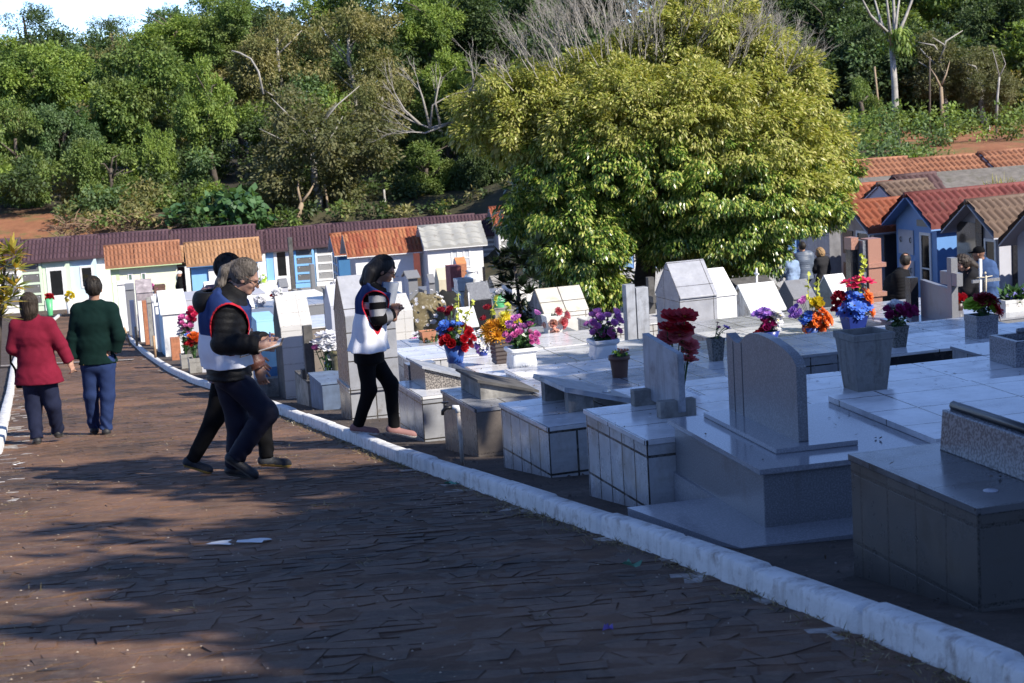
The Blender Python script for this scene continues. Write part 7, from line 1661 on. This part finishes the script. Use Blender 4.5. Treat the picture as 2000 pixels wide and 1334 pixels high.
s = Person('woman in a crimson jacket and dark jeans walking away hand in hand', (86, 862), 18.95, 1.63, face=85, head=(82, 0), vox=.011, skin=SKIN,
 J=dict(head=(58, 595, 0), neck=(61, 622, 0), chest=(64, 656, 0), waist=(70, 696, 0), pelvis=(75, 730, 0), shl=(33, 637, 0), shr=(94, 634, 0), ell=(25, 680, 0), wrl=(40, 690, .22), elr=(118, 672, 0), wrr=(136, 708, .02),
 hipl=(62, 744, 0), hipr=(92, 742, 0), knl=(66, 795, .02), knr=(103, 790, .02), anl=(72, 856, -.06), anr=(113, 842, .16), toel=(71, 866, .12), toer=(117, 850, .34)))
s.body(hands=('r',), hand_dir=dict(r=(.3, .2, -1), curlr=.9))
s.top('jacket', [cloth('crimson_wool', (.17, .012, .030), .95)], th=.020, hem=.10, w=1.5, r=(.114, .106, .114, .055), sleeve=(.060, .052, .044), fold=.0025, flare=.12, collar=.045)
s.trousers(DENIMD, th=.014, r=(.098, .072, .055), fold=.009); s.shoes([SHOEB, SOLEG]); s.hair(hairm('brown_bob_hair', (.022, .017, .013), (.07, .052, .04)), 'bob')
bh = hairm('brown_bob_hair', (.022, .017, .013), (.07, .052, .04)); ps = []
for _ in range(150):
    a = random.uniform(0, 6.28); d = np.array([-abs(math.cos(a))*.9 if math.cos(a) > .35 else math.cos(a), math.sin(a), -.1]); c = cap_path(s, d*.15+np.array([0, 0, 1.]), d, 5, R=(.116, .100, .116)); c.append(s.H(*(np.array([-.03, 0, -.05])+d*np.array([.095, .10, .2])))); c.append(s.H(*(np.array([-.035, 0, -.150-random.random()*.02])+d*np.array([.07, .075, 0])))); ps.append(c)
strands(s, bh, ps)
hb = root('handbag', 'dark handbag strap hanging from the forearm of the woman in crimson', 'handbag', np.array(s.P)+s.up(30, 720, .08))
m_ = MB(); m_.tube([np.array(s.up(x, y, .06))-np.array(s.up(30, 720, .08)) for x, y in ((34, 688), (20, 694), (21, 708), (29, 720), (33, 735))], .012, 6); m_.build('strap', [BLK], hb); MB().box(-.02, .20, .0, .12, -.22, -.02).build('bag', [BLK], hb, .02)
# --- people among the crypts on the right
s = Person('balding man in a black puffer jacket bending towards the flowers', (1744, 700), 30.6, 1.74, face=15, head=(60, 5), vox=.014, skin=SKIN,
 J=dict(head=(1769, 510, 0), neck=(1764, 530, 0), chest=(1751, 554, 0), waist=(1743, 582, 0), pelvis=(1740, 604, 0), shr=(1755, 540, -.18), shl=(1765, 538, .18), elr=(1759, 578, -.2), wrr=(1774, 600, -.15), ell=(1771, 575, .2), wrl=(1779, 600, .2)))
s.body(); s.top('jacket', [M('black_puffer', (.010, .010, .012), .8, .25, 7, spec=.15)], th=.035, hem=.12, r=(.13, .13, .135, .06), sleeve=(.064, .054, .046), puff=.012, fold=0); s.trousers(BLK); s.shoes([SHOEB, SOLEG]); s.hair(hairm('dark_brown_hair', (.012, .010, .009), (.035, .028, .022)), 'bald')
s = Person('woman with curly dark hair in a long black coat, head bowed', (1893, 700), 29., 1.68, face=195, head=(190, 38), vox=.014, skin=SKIN,
 J=dict(head=(1878, 513, 0), neck=(1896, 529, 0), chest=(1899, 556, 0), waist=(1898, 588, 0), pelvis=(1896, 614, 0), shl=(1894, 537, -.17), shr=(1902, 536, .17), ell=(1886, 566, -.2), wrl=(1871, 574, -.15), elr=(1890, 565, .2), wrr=(1874, 574, .15)))
s.body(hand_dir=dict(l=(-.6, 0, -.7), curll=.6)); s.top('coat', [cloth('charcoal_coat', (.016, .016, .019))], th=.034, hem=.30, r=(.125, .13, .135, .06), sleeve=(.064, .056, .046), fold=.004, collar=.06); s.trousers(BLK); s.shoes([SHOEB]); s.hair(hairm('dark_curls', (.014, .011, .010), (.05, .036, .028)), 'curly', [(s.H(-.08, 0, 0), s.up(1905, 520), .08, .06)])
s = Person('man in a dark cap and blue hooded jacket seen from behind', (1922, 700), 33., 1.76, face=60, head=(150, 5), vox=.016, skin=SKIND,
 J=dict(head=(1911, 495, 0), neck=(1921, 512, 0), chest=(1923, 532, 0), waist=(1925, 556, 0), pelvis=(1925, 578, 0), shl=(1909, 520, .05), shr=(1935, 519, -.05), ell=(1908, 546, .1), wrl=(1912, 570, .15), elr=(1941, 543, -.05), wrr=(1937, 566, .0)))
s.body(hands=()); s.top('jacket', [cloth('slate_blue_jacket', (.055, .10, .22))], th=.035, hem=.12, r=(.125, .125, .13, .06), fold=.006, collar=.06); s.trousers(cloth('pale_denim', (.30, .38, .50))); s.shoes([SHOEB]); s.hair(BLK, 'cap')
G3 = None
s = Person('woman with short blond curls in a dark blazer under the right branches', (1606, 600), 46., 1.64, face=140, head=(150, 5), vox=.018, skin=SKIN,
 J=dict(head=(1600, 493, 0), neck=(1604, 503, 0), chest=(1606, 515, 0), waist=(1608, 530, 0), pelvis=(1608, 543, 0), shl=(1598, 508, -.05), shr=(1613, 507, .05), ell=(1592, 524, -.05), wrl=(1590, 532, .1), elr=(1617, 524, .05), wrr=(1614, 538, .1)))
s.body(hands=()); s.top('blazer', [cloth('dark_blazer', (.03, .03, .035))], th=.03, hem=.12, flare=.1); s.trousers(DENIMD); s.shoes([SHOEB]); s.hair(hairm('blond_curls', (.20, .12, .06), (.42, .28, .15)), 'curly')
s = Person('man in a grey-blue quilted jacket, his head behind the leaves', (1570, 600), 46., 1.74, face=110, vox=.018, skin=SKIN,
 J=dict(head=(1566, 482, 0), neck=(1569, 494, 0), chest=(1570, 508, 0), waist=(1572, 526, 0), pelvis=(1573, 541, 0), shl=(1559, 499, 0), shr=(1581, 498, 0), ell=(1557, 518, 0), wrl=(1558, 535, .1), elr=(1585, 517, 0), wrr=(1584, 533, .1)))
s.body(hands=()); s.top('jacket', [M('quilted_grey_blue', (.11, .14, .20), .5, .2, 7)], th=.035, hem=.06, puff=.014, fold=0); s.trousers(DENIM); s.shoes([SHOEB]); s.hair(hairm('dark_brown_hair', (.012, .010, .009), (.035, .028, .022)), 'short')
s = Person('woman in a pale denim shirt carrying white flowers under the branches', (1546, 600), 45.5, 1.62, face=150, vox=.018, skin=SKIN,
 J=dict(head=(1543, 500, 0), neck=(1545, 511, 0), chest=(1546, 522, 0), waist=(1546, 538, 0), pelvis=(1547, 552, 0), shl=(1537, 516, -.05), shr=(1554, 515, .05), ell=(1532, 530, -.05), wrl=(1526, 540, .05), elr=(1557, 531, .05), wrr=(1556, 545, .1)))
s.body(hands=()); s.top('shirt', [cloth('pale_denim_shirt', (.26, .36, .55))], th=.028, hem=.08, fold=.008, flare=.15); s.trousers(DENIM); s.shoes([SHOEB]); s.hair(hairm('dark_brown_hair', (.012, .010, .009), (.035, .028, .022)), 'bob')
bq = root('flowers', 'white bouquet carried by the woman in pale denim', 'bouquet', np.array(s.P)+s.up(1522, 540, .05)); me = blossom_mesh('small', PC['white'])
for _ in range(16): d = unit(1)[0]; o = link('blossom', me, bq); put(o, d*np.array([.10, .08, .15])+np.array([0, 0, .05]), d+np.array([0, -.4, .3]), .055)
V, q = leaves(unit(30)*.08, unit(30), unit(30), .16, .06); link('foliage', rawmesh('foliage', V, q, FOL), bq)
s = Person('distant figure in dark clothes between the green and blue crypts', (352, 582), 72., 1.66, face=200, vox=.022, skin=SKIN,
 J=dict(head=(350, 535, 0), neck=(351, 542, 0)))
s.body(hands=(), detail=False, vox_head=.012); s.top('jacket', [BLK], th=.03, hem=.1); s.trousers(BLK); s.shoes([SHOEB]); s.hair(WPAINT, 'cap')
